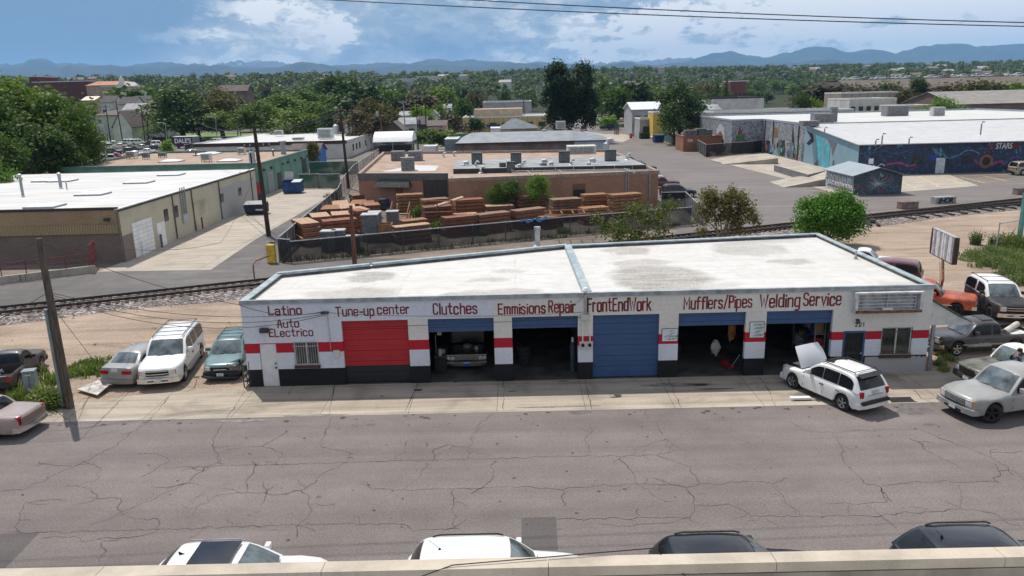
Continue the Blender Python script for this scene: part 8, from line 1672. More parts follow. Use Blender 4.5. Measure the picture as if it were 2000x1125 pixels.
lf_mid=leaf_mat('leaf_mid_green',[(.2,(.042,.08,.014)),(.5,(.09,.148,.026)),(.8,(.16,.22,.04))]); lf_dark=leaf_mat('leaf_dark_green',[(.2,(.024,.05,.013)),(.5,(.046,.085,.02)),(.8,(.085,.13,.03))]); lf_olive=leaf_mat('leaf_olive',[(.2,(.05,.05,.02)),(.5,(.09,.085,.028)),(.8,(.13,.12,.035))]); lf_light=leaf_mat('leaf_light_green',[(.2,(.06,.12,.02)),(.5,(.1,.19,.03)),(.8,(.16,.27,.04))]); lf_brown=leaf_mat('leaf_reddish',[(.2,(.045,.04,.026)),(.5,(.075,.06,.035)),(.8,(.11,.085,.04))])
bark=M('bark',(.1,.075,.055),.95,.35,4)
def crown_arrays(lobes,n,size,seed,clump=6,spread=2.6,gap=.0,freq=.45):
 rg=np.random.default_rng(seed); W=np.array([l[3]*l[5]for l in lobes]); W=W/W.sum(); ns=n//clump; li=rg.choice(len(lobes),ns,p=W); L=np.array(lobes)[li]
 d=rg.normal(size=(ns,3)); d/=np.linalg.norm(d,axis=1)[:,None]; d[:,2]=np.where(d[:,2]<-.55,-d[:,2]*.6,d[:,2])
 r=.5+.5*np.sqrt(rg.random(ns)); P=L[:,:3]+d*L[:,3:6]*r[:,None]
 keep=[]
 for i,p in enumerate(P):
  q=Vector(p)*freq+Vector((seed*3.1,0,0)); nv=noise.noise(q)
  keep.append(nv>-.22+gap)
  P[i]=L[i,:3]+(p-L[i,:3])*(1+.32*noise.noise(q*1.9))
 P=P[np.array(keep)]; ns=len(P)
 C=np.repeat(P,clump,axis=0)+rg.normal(size=(ns*clump,3))*size*spread*.38; m=len(C)
 nn=rg.normal(size=(m,3)); nn[:,2]=np.abs(nn[:,2])+.35; nn/=np.linalg.norm(nn,axis=1)[:,None]
 a=np.cross(nn,rg.normal(size=(m,3))); a/=np.linalg.norm(a,axis=1)[:,None]; b=np.cross(nn,a); s=size*(.65+.7*rg.random((m,1)))
 V=np.empty((m,4,3)); V[:,0]=C-a*s*.5; V[:,1]=C-b*s*.3+nn*s*.06; V[:,2]=C+a*s*.5; V[:,3]=C+b*s*.3+nn*s*.06
 return V.reshape(-1,3)
def quads_mesh(name,V,mat):
 me=bpy.data.meshes.new(name); n=len(V); me.vertices.add(n); me.vertices.foreach_set('co',V.astype(np.float32).ravel()); me.loops.add(n); me.loops.foreach_set('vertex_index',np.arange(n,dtype=np.int32)); me.polygons.add(n//4); me.polygons.foreach_set('loop_start',np.arange(0,n,4,dtype=np.int32)); me.update(calc_edges=True); me.materials.append(mat); return me
def trunk_builder(h,r,limbs,seed,zc=.3):
 rg=random.Random(seed); b=B(); P=[(rg.uniform(-.15,.15)*k*.3,rg.uniform(-.15,.15)*k*.3,h*k/5)for k in range(6)]; b.tube(P,[r*1.25,r,r*.85,r*.7,r*.5,r*.25],8,bark)
 for i in range(limbs):
  a=2*math.pi*i/limbs+rg.uniform(-.3,.3); f=rg.uniform(zc,.7); p=Vector(P[int(f*5)]); L=h*rg.uniform(.28,.45); q=p+Vector((math.cos(a)*L*.6,math.sin(a)*L*.6,L*.55)); e=q+Vector((math.cos(a)*L*.3,math.sin(a)*L*.3,L*.5)); b.tube([p,q,e],[r*.45,r*.3,r*.1],6,bark)
 return b
VAR=[]
def lobeset(kind,seed):
 rg=random.Random(seed)
 if kind=='tall':return[(0,0,6.4,2.6,2.6,3.4),(.8,.5,4.3,2.5,2.4,2.2),(-.9,-.4,4.8,2.3,2.4,2.4),(.3,-.8,7.6,1.9,1.9,2.2)]
 if kind=='conifer':return[(0,0,z,2.6*(1-z/10.8),2.6*(1-z/10.8),1.1)for z in(1.6,2.8,4,5.2,6.4,7.6,8.8)]
 L=[]
 for k in range(11):a=2*math.pi*k*.382+rg.uniform(-.4,.4); rr=rg.uniform(1.6,3.1); s=rg.uniform(.9,1.75); L.append((math.cos(a)*rr,math.sin(a)*rr,rg.uniform(3.0,7.4),s,s,s*.85))
 return L+[(0,0,6.6,2.5,2.5,2.7),(rg.uniform(-1,1),rg.uniform(-1,1),7.9,1.7,1.7,1.7)]
for i,(kd,n,s)in enumerate((('round',5200,.42),('round',5200,.42),('round',5200,.42),('tall',5200,.42),('conifer',2600,.4),('round',2200,.95),('round',2200,.95),('tall',2200,.95))):
 ct=quads_mesh('crown',crown_arrays(lobeset(kd,i*7+3),n,s,i+11,gap=.04),lf_mid); b=trunk_builder(7.5,.26,6,i); o=b.build('trunk',None,smooth=60); VAR.append((ct,o.data)); bpy.data.objects.remove(o)
TREES=[]
def tree_obj(x,y,z,h,w,var,mat,label,group=None,name='tree',rot=None):
 t=thing(name,label,'tree',(x,y,z),rnd.uniform(0,6.28)if rot is None else rot,group); t.scale=(w/8.0,w/8.0,h/10.0); ct,tm=VAR[var]
 c=put('crown',ct,t); c.material_slots[0].link='OBJECT'; c.material_slots[0].material=mat; put('trunk',tm,t); return t
def ptree(px,pyt,wpx,Y,var,mat,label,group=None,zoff=0):
 q=onY(px,pyt,Y); z0=hill(q.x,Y); w=wpx*math.hypot(q.x,Y)/FPX*1.06; h=max(2.0,q.z-z0+.3); return tree_obj(q.x,Y,z0,h,w,var,mat,label,group)
NAMED=[(20,152,175,122,0,lf_mid,'tall leafy tree filling the upper left edge'),(-45,170,150,112,1,lf_mid,'leafy tree cut by the left edge beside the tallest one'),(98,172,135,118,2,lf_mid,'bright green tree second in the big left clump, under the brick school'),(140,205,88,113,1,lf_mid,'green tree at the right of the big left clump above the car lot'),(55,235,130,106,2,lf_dark,'dark lower tree in the middle of the big left clump'),(0,262,90,100,0,lf_mid,'lower bright tree at the left edge behind the white roof'),(166,240,46,124,0,lf_dark,'slim dark tree between the left clump and the lamp over the car lot'),(108,255,84,108,1,lf_dark,'dark shaded tree above the red pickup on the left'),(-10,310,50,88,0,lf_light,'small pale green bush tree at the left edge above the roof'),
(262,172,110,360,5,lf_mid,'rounded tree right of the white steeple'),(345,166,130,252,1,lf_mid,'broad tree left of centre behind the purple trailer'),(318,217,76,246,2,lf_mid,'bright leafy tree right of the pale gabled wing'),(425,172,110,262,0,lf_olive,'olive brown tree behind the broad left tree'),(428,214,72,250,2,lf_mid,'tree with street lamp in front, on the grass right of the car lot'),(384,222,84,256,0,lf_dark,'dark tree above the purple trailer'),(326,276,22,176,6,lf_light,'small light shrub tree left of the purple trailer'),(505,196,105,232,0,lf_mid,'leafy tree behind the very dark pole'),(555,182,115,250,1,lf_mid,'bright crown above the green building roof flue'),(598,172,115,262,2,lf_mid,'broad crown right of the bright one in the centre left wood'),(640,145,85,330,3,lf_dark,'tallest dark tree of the centre left wood'),(672,156,85,322,5,lf_dark,'dark rounded tree just right of the tallest one'),(570,214,100,214,2,lf_mid,'low bright tree in front of the centre left wood'),(612,200,110,222,0,lf_mid,'mid green tree over the long brown roof'),(645,212,70,206,1,lf_dark,'dark tree beside the pole behind the green gate'),(705,168,90,300,5,lf_dark,'dark tree behind the pale bare pole'),(716,190,78,204,1,lf_olive,'olive tree left of the pale bare pole'),(700,212,95,196,2,lf_brown,'brownish olive tree at the right end of the white roof building'),(752,204,60,222,5,lf_olive,'olive crown right of the pale bare pole'),(762,178,75,320,6,lf_mid,'green tree beyond the brown gabled house'),(818,186,85,300,5,lf_brown,'brownish tree over the twin black poles'),(820,211,46,234,6,lf_light,'small lime green tree between white houses'),(858,172,60,350,6,lf_mid,'green tree left of the yellow building in the rear wood'),(905,192,45,290,5,lf_mid,'green tree at the left corner of the grey flat building'),(855,205,40,262,5,lf_mid,'green tree behind the white gable'),(926,232,34,246,6,lf_dark,'dark tree in front of the yellow building wall'),(878,226,50,238,5,lf_brown,'reddish shrub tree left of the yellow building'),(838,252,80,184,0,lf_mid,'broad green bush behind the white box trailer'),(872,258,50,186,6,lf_mid,'green bush in front of the green screen'),
(1080,205,40,199,1,lf_dark,'drooping dark tree at the left foot of the very tall tree'),(1232,160,95,300,5,lf_dark,'dark leafy tree above the white roof store'),(1205,172,60,290,6,lf_mid,'green tree left of the white roof store'),(1330,156,92,190,0,lf_dark,'big dense tree across the side street behind the green slat fence'),(1318,200,70,186,1,lf_dark,'lower dark tree by the yellow wall across the side street'),(1352,190,50,188,2,lf_dark,'dark tree at the right of the big street tree'),(1268,172,70,320,6,lf_olive,'olive tree beyond the white roof store'),(1298,178,60,310,5,lf_mid,'mid green tree left of the big street tree'),(1190,228,38,264,6,lf_light,'pale green small tree beside the parked cars up the street'),(1176,160,40,340,7,lf_mid,'green tree beside the far end of the side street'),(1420,152,30,330,4,lf_dark,'dark conifer by the red brick block'),(1566,178,52,216,1,lf_dark,'dark tree behind the dusty pink roof'),(1592,196,30,214,6,lf_mid,'small green tree right of the dark one behind the pink roof'),(1690,172,66,300,5,lf_brown,'reddish brown tree above the tan long building'),(1620,170,110,320,6,lf_brown,'brownish wide tree left of the tan long building'),(1797,150,42,290,3,lf_dark,'taller dark green tree above the yellow canopy'),(1772,172,60,262,0,lf_olive,'olive tree right of the white two storey building'),(1830,168,95,288,5,lf_brown,'broad brownish tree left of the brown brick building'),(1845,188,66,208,2,lf_light,'light green tree in front of the brown brick building'),(1726,166,26,330,6,lf_dark,'small dark round tree over the tan long building'),(1918,160,60,330,6,lf_olive,'olive shrub tree behind the grey gable roof'),(1740,164,60,350,5,lf_olive,'olive crown in front of the far embankment left of the tall green tree'),(1880,166,50,340,6,lf_brown,'brownish crown between the far embankment and the grey gable roof'),(1945,163,46,360,5,lf_olive,'olive crown over the ridge of the grey gable roof'),(1660,168,60,350,5,lf_brown,'brownish crown at the left end of the far embankment'),(1975,162,60,330,5,lf_mid,'green shrub tree behind the grey gable roof at the right edge'),(1000,352,66,82.6,2,lf_mid,'leafy shrub against the salmon brick wall behind the stacks'),(1050,344,58,82.8,1,lf_light,'brighter taller shrub against the salmon brick wall'),(970,358,42,82.4,0,lf_mid,'small shrub at the left of the shrubs by the brick wall'),(608,278,36,140,3,lf_olive,'narrow olive shrub beside the blue gabled shed')]
for a in NAMED:ptree(*a)
# the wood beyond: single trees that look alike share one label, region by region
taken=[(-22,250,16,290),(-28,318,8,352),(18,180,36,900)]
def free(x,y):return not any(a-4<x<c+4 and b_-6<y<d+4 for a,b_,c,d in taken)
cnt=0; rg=random.Random(21)
while cnt<225:
 y=300+480*rg.random()**.9; u=rg.uniform(-.74,.72); x=u*y
 if not free(x,y):continue
 if u<-.42 and y<450:continue
 if u>.3 and y<520:continue
 px=1000+u*FPX; mats=[lf_mid,lf_mid,lf_dark,lf_dark,lf_olive,lf_brown]; h=rg.uniform(8,14.5)*(1.0 if y<600 else .95)
 reg='in the wood beyond the left car lot' if u<-.25 else('in the wood behind the yellow building' if u<.06 else('in the wood beyond the side street stores' if u<.3 else 'in the wood beyond the far highway wall'))
 z0=hill(x,y); v=4 if rg.random()<.07 else rg.choice((5,6,7,5,6)); kd='dark pointed conifer' if v==4 else 'leafy tree'; tree_obj(x,y,z0-.2,h*(1.15 if v==4 else 1),(rg.uniform(7,13))if v!=4 else rg.uniform(4,6),v,rg.choice(mats)if v!=4 else lf_dark,kd+' '+reg,kd+'s '+reg); cnt+=1
 # terrain that rises beyond, and the wood on it
b=B(); NX,NY=70,40; vs=[]
for j in range(NY+1):
 y=240+(2900-240)*(j/NY)**1.5
 for i in range(NX+1):x=(i/NX*2-1)*(.95*y+150); vs.append((x,y,hill(x,y)-.15))
b.add(vs,[(j*(NX+1)+i,j*(NX+1)+i+1,(j+1)*(NX+1)+i+1,(j+1)*(NX+1)+i)for j in range(NY)for i in range(NX)],dirt_mat('hill_ground',(.05,.06,.03),(.03,.04,.018))); tag(b.build('hills',smooth=60),kind='structure')
protos=[crown_arrays(lobeset('round',50+k),200,1.75,70+k,3,1.4)for k in range(5)]; allv=[]; rg2=np.random.default_rng(5); kk=0
while kk<3300:
 y=640+1750*rg2.random()**1.1; u=rg2.uniform(-.76,.76); x=u*y
 if 20<x<33 and y<900:continue
 if u>.3 and y<700:continue
 h=rg2.uniform(8,13.5); s=rg2.uniform(1.1,1.9); V=protos[kk%5]; a=rg2.uniform(0,6.28); co,si=math.cos(a),math.sin(a)
 allv.append(np.stack([(V[:,0]*co-V[:,1]*si)*s+x,(V[:,0]*si+V[:,1]*co)*s+y,V[:,2]*h/10+hill(x,y)-.5],1)); kk+=1
def wood_mat():
 m=leaf_mat('leaf_far_wood',[(.25,(.022,.046,.014)),(.42,(.048,.088,.024)),(.58,(.068,.108,.034)),(.75,(.11,.14,.042))],.15); nt=m.node_tree
 for n in nt.nodes:
  if n.type=='TEX_NOISE' and abs(n.inputs['Scale'].default_value-1.6)<.01:n.inputs['Scale'].default_value=.045
  elif n.type=='TEX_NOISE':n.inputs['Scale'].default_value=.3
 return m
me=quads_mesh('woodland',np.concatenate(allv),wood_mat()); o=bpy.data.objects.new('woodland',me); COL.objects.link(o); tag(o,'unbroken belt of far tree crowns below the mountains','woodland',kind='stuff')
# houses showing through on the far slope
rg=random.Random(9); hm=[M('far_house_pale',(.5,.48,.45),.8,.1),M('far_house_tan',(.35,.29,.23),.8,.1),M('far_house_white',(.62,.6,.58),.8,.1)]; rmz=[M('far_roof_grey',(.2,.19,.19),.9),M('far_roof_brown',(.2,.13,.1),.9),M('far_roof_light',(.4,.37,.34),.9)]
for k in range(46):
 if k<30:u=rg.uniform(.36,.68); y=rg.uniform(760,1500)
 else:u=rg.uniform(-.6,.3); y=rg.uniform(760,1300)
 x=u*y; z=hill(x,y)+rg.uniform(4.0,6.5); w=rg.uniform(5,9); side='on the far right slope' if k<30 else 'among the far trees left and centre'
 t=thing('house','tiny pale house showing through the trees '+side,'house',(x,y,z-6),rg.uniform(-.5,.5),'far houses '+side); b=B(); b.box(-w,-4,0,w,4,9,rg.choice(hm),skip=(0,)); b.build('wall',t,world_coords=False); b=B(); b.add([(-w-.4,-4.5,8.9),(w+.4,-4.5,8.9),(w+.4,4.5,8.9),(-w-.4,4.5,8.9),(-w,0,11.5),(w,0,11.5)],[(0,1,5,4),(1,2,5),(2,3,4,5),(3,0,4)],rg.choice(rmz)); b.build('roof',t,world_coords=False)
 # vehicles on the far highway above the tan wall
FH=[('cuv',p_white),('suv',p_white),('sedan',p_silver),('suv2',p_grey),('bigpickup',p_white)]; P0_=[car(k,'small vehicle in the traffic above the far highway wall','car',(300,436,6),0,c,simple=True,group='traffic on the far highway',name='distant_car')for k,c in FH]
b=B(); b.box(onY(1640,166,430).x,433,zt-.6,onY(2100,150,430).x+60,469,zt+.05,side_m); tag(b.build('highway'),kind='structure')
for k in range(34):
 px=1655+k*10.6+rg.uniform(-3,3); Y=436+(k%3)*9; x=onY(px,155,Y).x; o=P0_[k]if k<5 else copy_tree(P0_[k%5],(0,0,0),0); o.location=(x,Y,zt+.06); o.rotation_euler=(0,0,(math.pi if k%2 else 0)+.02)
 # ---- near trees behind the shop
def near_tree(label,x,y,h,w,mat,n,size,seed,lobes,stems=4,zb=.0,gap=0.0,spr=.9):
 t=thing('tree',label,'tree',(x,y,0)); rg=random.Random(seed); b=B()
 for k in range(stems):
  a=2*math.pi*k/stems+.5; L=lobes[k%len(lobes)]; b.tube([(.12*math.cos(a),.12*math.sin(a),0),(L[0]*.35,L[1]*.35,h*.35),(L[0]*.8,L[1]*.8,L[2]),(L[0]*1.05,L[1]*1.05,min(h*.97,L[2]+L[5]*.7))],[.09,.07,.045,.012],6,M('pale_bark',(.26,.2,.15),.9,.3,4))
  for j in range(4):p=Vector((L[0]*.8,L[1]*.8,L[2]))*(.7+.1*j); q=p+Vector((rg.uniform(-1,1),rg.uniform(-1,1),rg.uniform(.2,1)))*L[3]*.7; b.tube([p,(p+q)/2+Vector((0,0,.1)),q],[.03,.02,.008],5,MATS['pale_bark'])
 b.build('trunk',t,world_coords=False,smooth=60); V=crown_arrays(lobes,n,size,seed,7,2.4,gap,spr); o=put('crown',quads_mesh('crown',V,mat),t); return t
lf_cotton=leaf_mat('leaf_cottonwood',[(.2,(.016,.034,.012)),(.5,(.032,.06,.018)),(.8,(.06,.1,.026))]); lf_near1=leaf_mat('leaf_sparse_olive',[(.2,(.05,.065,.018)),(.5,(.1,.125,.03)),(.8,(.17,.18,.045))],.35); lf_near2=leaf_mat('leaf_dark_olive',[(.2,(.045,.058,.016)),(.5,(.085,.1,.026)),(.8,(.16,.14,.05))],.3); lf_near3=leaf_mat('leaf_fresh_green',[(.2,(.03,.085,.01)),(.5,(.055,.15,.014)),(.8,(.1,.23,.025))],.3)
near_tree('sparse multi stemmed olive tree standing just behind the middle of the shop roof',8.2,51.8,4.6,5,lf_near1,4200,.2,3,[(-1.5,0,3.6,1.1,1.1,.9),(.2,.2,4.6,1.2,1.2,1.0),(1.4,-.1,4.3,1.2,1.1,.9),(-.5,0,3.0,1.1,1.1,.9),(1.0,0,2.9,1.3,1.1,.8),(2.4,0,5.1,.8,.7,.6),(-.9,.1,2.0,.7,.7,.6),(-2.3,0,4.5,.6,.6,.5),(1.9,.2,3.4,.8,.8,.6)],5,gap=.12)
near_tree('dark olive twin crowned tree by the rails behind the right shop roof',17.4,63.2,4.4,4.5,lf_near2,11000,.2,5,[(-1.4,0,3.9,1.0,1.0,1.0),(-.3,.2,3.2,1.1,1.0,.9),(.9,-.1,3.9,1.0,1.0,1.0),(1.8,0,2.9,.9,.9,.9),(-1.8,0,2.4,.8,.8,.8),(.4,0,2.2,1.2,1.0,.8),(2.3,0,2.0,.7,.7,.6),(-2.0,0,1.2,.6,.6,.5),(1.2,0,1.4,.9,.8,.7)],6,gap=.06)
q=onY(1112,181,201)
near_tree('very tall dark spreading tree in the centre that breaks the skyline',q.x,201,21,15,lf_cotton,30000,.56,12,[(-3.1,0,16.8,3.0,3.0,4.0),(3.6,.5,16.2,2.8,3.0,3.8),(.6,0,12.0,5.2,4.6,4.0),(-4.4,0,11,3.0,3.0,3.4),(4.6,0,10.4,3.0,3.0,3.4),(-2.2,0,7.2,3.6,3.2,3.2),(3.0,0,6.6,3.4,3.2,3.4),(5.2,0,5.6,1.8,1.8,2.8),(.4,.4,8.6,3.6,3.2,3),(-1.0,0,4.6,2,2,2)],3,gap=.04,spr=.45)
near_tree('round bright green tree at the right rear corner of the shop',26.0,62.6,4.3,6,lf_near3,21000,.2,8,[(-1.9,.2,3.3,.8,.8,.8),(1.0,0,3.9,.8,.8,.7),(2.3,.1,2.6,.8,.8,.9),(-.5,-.3,3.8,.7,.7,.6),(-2.4,0,1.9,.7,.7,.8),(0,0,2.5,2.3,2.1,1.5),(0,0,2.0,1.5,1.5,1.2),(0,0,1.2,1.9,1.8,1.0),(-1.3,0,2.7,1.5,1.5,1.2),(1.5,0,2.6,1.5,1.5,1.2),(0,0,3.3,1.5,1.5,1.0),(.9,.3,1.2,1.7,1.6,1.0),(-1.2,-.3,1.4,1.5,1.4,1.0),(2.0,0,1.5,1.1,1.1,.9)],4,gap=0)
# ---- weeds
def blades(cx,cy,rx,ry,n,h,seed,z=0.0,dens=None):
 rg=np.random.default_rng(seed); m=n; a=rg.random(m)*6.283; r=np.sqrt(rg.random(m)); x=cx+rx*r*np.cos(a); y=cy+ry*r*np.sin(a)
 kp=np.array([noise.noise(Vector((float(a_)*1.7,float(b_)*1.7,2)))>-.12 for a_,b_ in zip(x,y)]); x,y,r=x[kp],y[kp],r[kp]; m=len(x)
 H=h*(.35+.95*rg.random(m))*(1.15-.6*r); t=rg.random(m)*6.283; ln=H*.45*rg.random(m); dx,dy=np.cos(t),np.sin(t); w=.012+.022*rg.random(m)
 V=np.empty((m,4,3)); V[:,0]=np.stack([x-dy*w,y+dx*w,np.full(m,z)],1); V[:,1]=np.stack([x+dy*w,y-dx*w,np.full(m,z)],1); V[:,2]=np.stack([x+dx*ln*.5+dy*w*1.3,y+dy*ln*.5-dx*w*1.3,z+H*.6],1); V[:,3]=np.stack([x+dx*ln,y+dy*ln,z+H],1); return V.reshape(-1,3)
def bushv(cx,cy,r,h,n,size,seed):return crown_arrays([(cx,cy,h*.45,r,r,h*.5),(cx+r*.4,cy,h*.35,r*.6,r*.6,h*.4),(cx-r*.4,cy+.1,h*.4,r*.6,r*.6,h*.45)],n,size,seed,5,2.2,-.1,1.5)
lf_weed=leaf_mat('leaf_weed',[(.2,(.08,.115,.03)),(.5,(.15,.2,.055)),(.8,(.24,.27,.1))],.35); lf_dry=leaf_mat('leaf_dry_weed',[(.2,(.1,.09,.04)),(.5,(.16,.14,.07)),(.8,(.22,.2,.1))],.3); lf_sage=leaf_mat('leaf_sage',[(.2,(.065,.1,.04)),(.5,(.12,.17,.065)),(.8,(.19,.23,.1))],.35)
def weed(label,arr,mat,cat='weeds',kind='stuff',name='weeds',group=None):
 me=quads_mesh(name,np.concatenate(arr),mat); o=bpy.data.objects.new(name,me); COL.objects.link(o); tag(o,label,cat,group,kind); return o
def W_(px,py):p=at(px,py); return p.x,p.y
A=[]
for k,(px,py,rx,ry,n,h)in enumerate(((95,790,1.0,.55,700,.8),(50,785,.9,.5,400,.7),(120,788,.5,.4,350,.75),(20,765,.8,.5,300,.6),(150,735,1.3,.5,700,.35),(190,710,1.2,.5,700,.3),(165,722,1.5,.6,600,.3),(100,748,.8,.5,300,.6),(185,728,.3,.3,120,.6),(210,705,.6,.4,200,.3),(75,730,.6,.4,250,.5),(5,750,.6,.6,250,.6))):x,y=W_(px,py); A.append(blades(x,y,rx,ry,n,h,k)); A.append(bushv(x,y,min(rx,ry)*.9,h*.8,n//2,.1,k+40))
weed('green weeds and grass round the leaning pole and the dirt verge at left',A,lf_weed)
A=[]
for k,(px,py,rx,ry,n,h)in enumerate(((1915,508,1.6,.9,700,.7),(1950,520,2.2,1.0,900,.8),(1985,535,1.6,1.0,700,.9),(1935,498,1.6,.9,700,.8),(1975,505,1.8,1.0,700,.9),(1995,555,1.2,.8,500,.8),(1895,500,.9,.7,300,.5),(2010,515,1.6,1.2,500,1.0))):x,y=W_(px,py); A.append(blades(x,y,rx,ry,n,h,k+90)); A.append(bushv(x,y,min(rx,ry)*1.0,h*.9,n,.13,k+140))
weed('dense band of green weeds at the right edge behind the parked trucks',A,lf_sage)
A=[]
for k in range(60):px=560+k*13+rnd.uniform(-6,6); py=512-(px-569)*.092+rnd.uniform(-2,4); x,y=W_(px,py); A.append(blades(x,y+.4,.8,.35,40,.55,k+300))
weed('sparse dry weeds along the foot of the netted fence',A,lf_dry)
A=[]
for k,(px,py,r,n,h)in enumerate(((818,425,.7,500,1.5),(852,455,.8,420,1.3),(795,448,.4,160,.8),(648,385,1.2,400,.5),(905,410,.6,240,.9),(700,492,.6,200,.7),(940,460,.6,200,.6),(1100,455,.8,240,.6),(1185,450,1.0,300,.7),(1270,438,1.0,300,.7),(1340,385,.4,100,.4))):x,y=W_(px,py); A.append(blades(x,y,r,r*.7,n,h,k+500)); A.append(bushv(x,y,r*.8,h*.9,n,.14,k+540))
weed('scattered green weeds growing between the lumber stacks',A,lf_weed)
A=[]
for k,(px,py,r,n,h)in enumerate(((1835,712,.35,200,.45),(1850,705,.4,160,.35),(1845,725,.3,100,.3),(1860,700,.3,100,.3))):x,y=W_(px,py); A.append(blades(x,y,r,r,n,h,k+700))
weed('tuft of grass and weeds at the foot of the lean-to post',A,lf_weed)
A=[]
rg=random.Random(77)
for k in range(160):x=rg.uniform(-60,60); y=rg.uniform(32.5,44)if x<-13 or x>22 else rg.uniform(50,56); A.append(blades(x,y,.2,.15,6,.16,k+900))
weed('stray grass tufts on the dirt lots',A,lf_dry)
def shrub(label,px,py,r,h,n,mat,seed,name='shrub',blade=True):
 p=at(px,py); t=thing(name,label,'shrub',(p.x,p.y,0)); me=quads_mesh('foliage',np.concatenate([bushv(0,0,r,h,n,.13,seed),blades(0,0,r*.8,r*.7,n//3,h*1.05,seed+1)]),mat); put('foliage',me,t); b=B()
 for k in range(5):a=k*1.3; b.tube([(0,0,0),(r*.4*math.cos(a),r*.4*math.sin(a),h*.6)],[.03,.01],5,bark)
 b.build('stems',t,world_coords=False); return t
shrub('grey green sage bush alone on the dirt left of the fence post at right',1905,478,.55,1.1,420,lf_sage,31); shrub('small upright sage bush just left of the fence post',1936,482,.35,1.0,220,lf_sage,33); shrub('grey green bush behind the fence post at right',1962,484,.9,1.3,600,lf_sage,35); shrub('leafy bright green bush under the teal post at right',1985,492,1.1,1.5,900,lf_weed,37); shrub('bushy green weed clump right at the foot of the leaning pole',108,796,.6,.9,800,lf_weed,39); shrub('green weed clump between the telephone pedestal and the pole',88,792,.55,.95,700,lf_weed,41); shrub('low dark shrub left of the mural shop door',1865,330,.9,.9,400,lf_dark,43); shrub('low dark shrub right of the mural shop door',1905,331,.9,.8,400,lf_dark,45); shrub('low green shrub in the gravel by the salmon brick wall',905,395,1.0,1.2,420,lf_mid,47)
# stones along the rails and rubble
A=[]; rg=random.Random(3); stb=B(); grm=M('loose_stone',(.3,.25,.23),.95,.3,6)
for k in range(900):
 x=rg.uniform(-45,60); d=-rg.uniform(1.3,3.6); q=trk(x,d); s=rg.uniform(.03,.075); c=Vector((q[0],q[1],.04)); v=[c+Vector((rg.uniform(.6,1.2)*s*a,rg.uniform(.6,1.2)*s*b_,rg.uniform(.5,1.1)*s*e))for a,b_,e in((1,0,0),(0,1,0),(-1,0,0),(0,-1,0),(0,0,1))]; stb.add(v,[(0,1,4),(1,2,4),(2,3,4),(3,0,4)],grm)
tag(stb.build('loose_stones'),'loose stones scattered along the ballast shoulder','stones',kind='stuff')
# ---------------------------------------------------------------- the person by the old green pickup
def skin_body(name,parent,joints,edges,mat,sub=2):
 me=bpy.data.meshes.new(name); me.from_pydata([j[0]for j in joints],edges,[]); me.materials.append(mat); o=bpy.data.objects.new(name,me); COL.objects.link(o); o.parent=parent
 o.modifiers.new('skin','SKIN');
 if not me.skin_vertices:bpy.context.view_layer.objects.active=o
 sv=me.skin_vertices[0].data if me.skin_vertices else None
 if sv:
  for i,j in enumerate(joints):r=j[1]; sv[i].radius=r if isinstance(r,tuple)else(r,r)
  sv[0].use_root=True
 m=o.modifiers.new('sub','SUBSURF'); m.levels=sub; m.render_levels=sub; me.polygons.foreach_set('use_smooth',[True]*len(me.polygons)); return o
skinm=M('skin',(.42,.24,.17),.6,.08,4); jacket=M('dark_jacket',(.025,.027,.034),.8,.2,6); jeans=M('dark_jeans',(.03,.035,.05),.85,.2,6); hairm=M('dark_hair',(.02,.014,.01),.7,.2,9); shoe=M('shoe_black',(.02,.02,.02),.7)
pp=at(1990,690,1.58); pr=thing('person','person in a dark jacket raising both hands to the face beside the old green pickup','person',(pp.x,pp.y-.05,.01),R(195))
J=[((0,0,.98),(.15,.11)),((0,0,1.15),(.14,.1)),((0,0,1.33),(.17,.11)),((0,0,1.45),(.09,.08)),((.01,0,1.52),(.055,.055)),((.03,0,1.6),(.075,.085)),((.03,0,1.7),(.075,.09)),((.02,0,1.76),(.05,.06))]
E_=[(i,i+1)for i in range(7)]
for s in(-1,1):
 o=len(J); J+=[((0,s*.19,1.41),.055),((.12,s*.3,1.2),.045),((.24,s*.17,1.42),.035),((.2,s*.09,1.57),.026),((.18,s*.075,1.62),.03)]; E_+=[(2,o),(o,o+1),(o+1,o+2),(o+2,o+3),(o+3,o+4)]
 for f in range(4):q=len(J); J+=[((.17,s*(.06-.018*f+.03),1.655),.009),((.15,s*(.05-.018*f+.03),1.69+.006*(1.5-abs(f-1.5))),.008)]; E_+=[(o+4,q),(q,q+1)]
 q=len(J); J+=[((.15,s*.11,1.63),.01),((.13,s*.12,1.655),.009)]; E_+=[(o+4,q),(q,q+1)]
 o=len(J); J+=[((0,s*.1,.9),.1),((.02,s*.11,.5),.065),((0,s*.11,.1),.045),((.13,s*.12,.05),.04)]; E_+=[(0,o),(o,o+1),(o+1,o+2),(o+2,o+3)]
body=skin_body('body',pr,J,E_,skinm)
JJ=[((0,0,.95),(.17,.13)),((0,0,1.15),(.165,.125)),((0,0,1.34),(.19,.13)),((0,0,1.45),(.1,.09))]; JE=[(0,1),(1,2),(2,3)]
for s in(-1,1):o=len(JJ); JJ+=[((0,s*.19,1.41),.075),((.12,s*.3,1.2),.065),((.23,s*.18,1.4),.05),((.21,s*.11,1.52),.045)]; JE+=[(2,o),(o,o+1),(o+1,o+2),(o+2,o+3)]
skin_body('jacket',pr,JJ,JE,jacket)
JJ=[((0,0,.97),(.16,.12))]; JE=[]
for s in(-1,1):o=len(JJ); JJ+=[((0,s*.1,.88),.115),((.02,s*.11,.5),.085),((0,s*.11,.1),.075)]; JE+=[(0,o),(o,o+1),(o+1,o+2)]
skin_body('trousers',pr,JJ,JE,jeans)
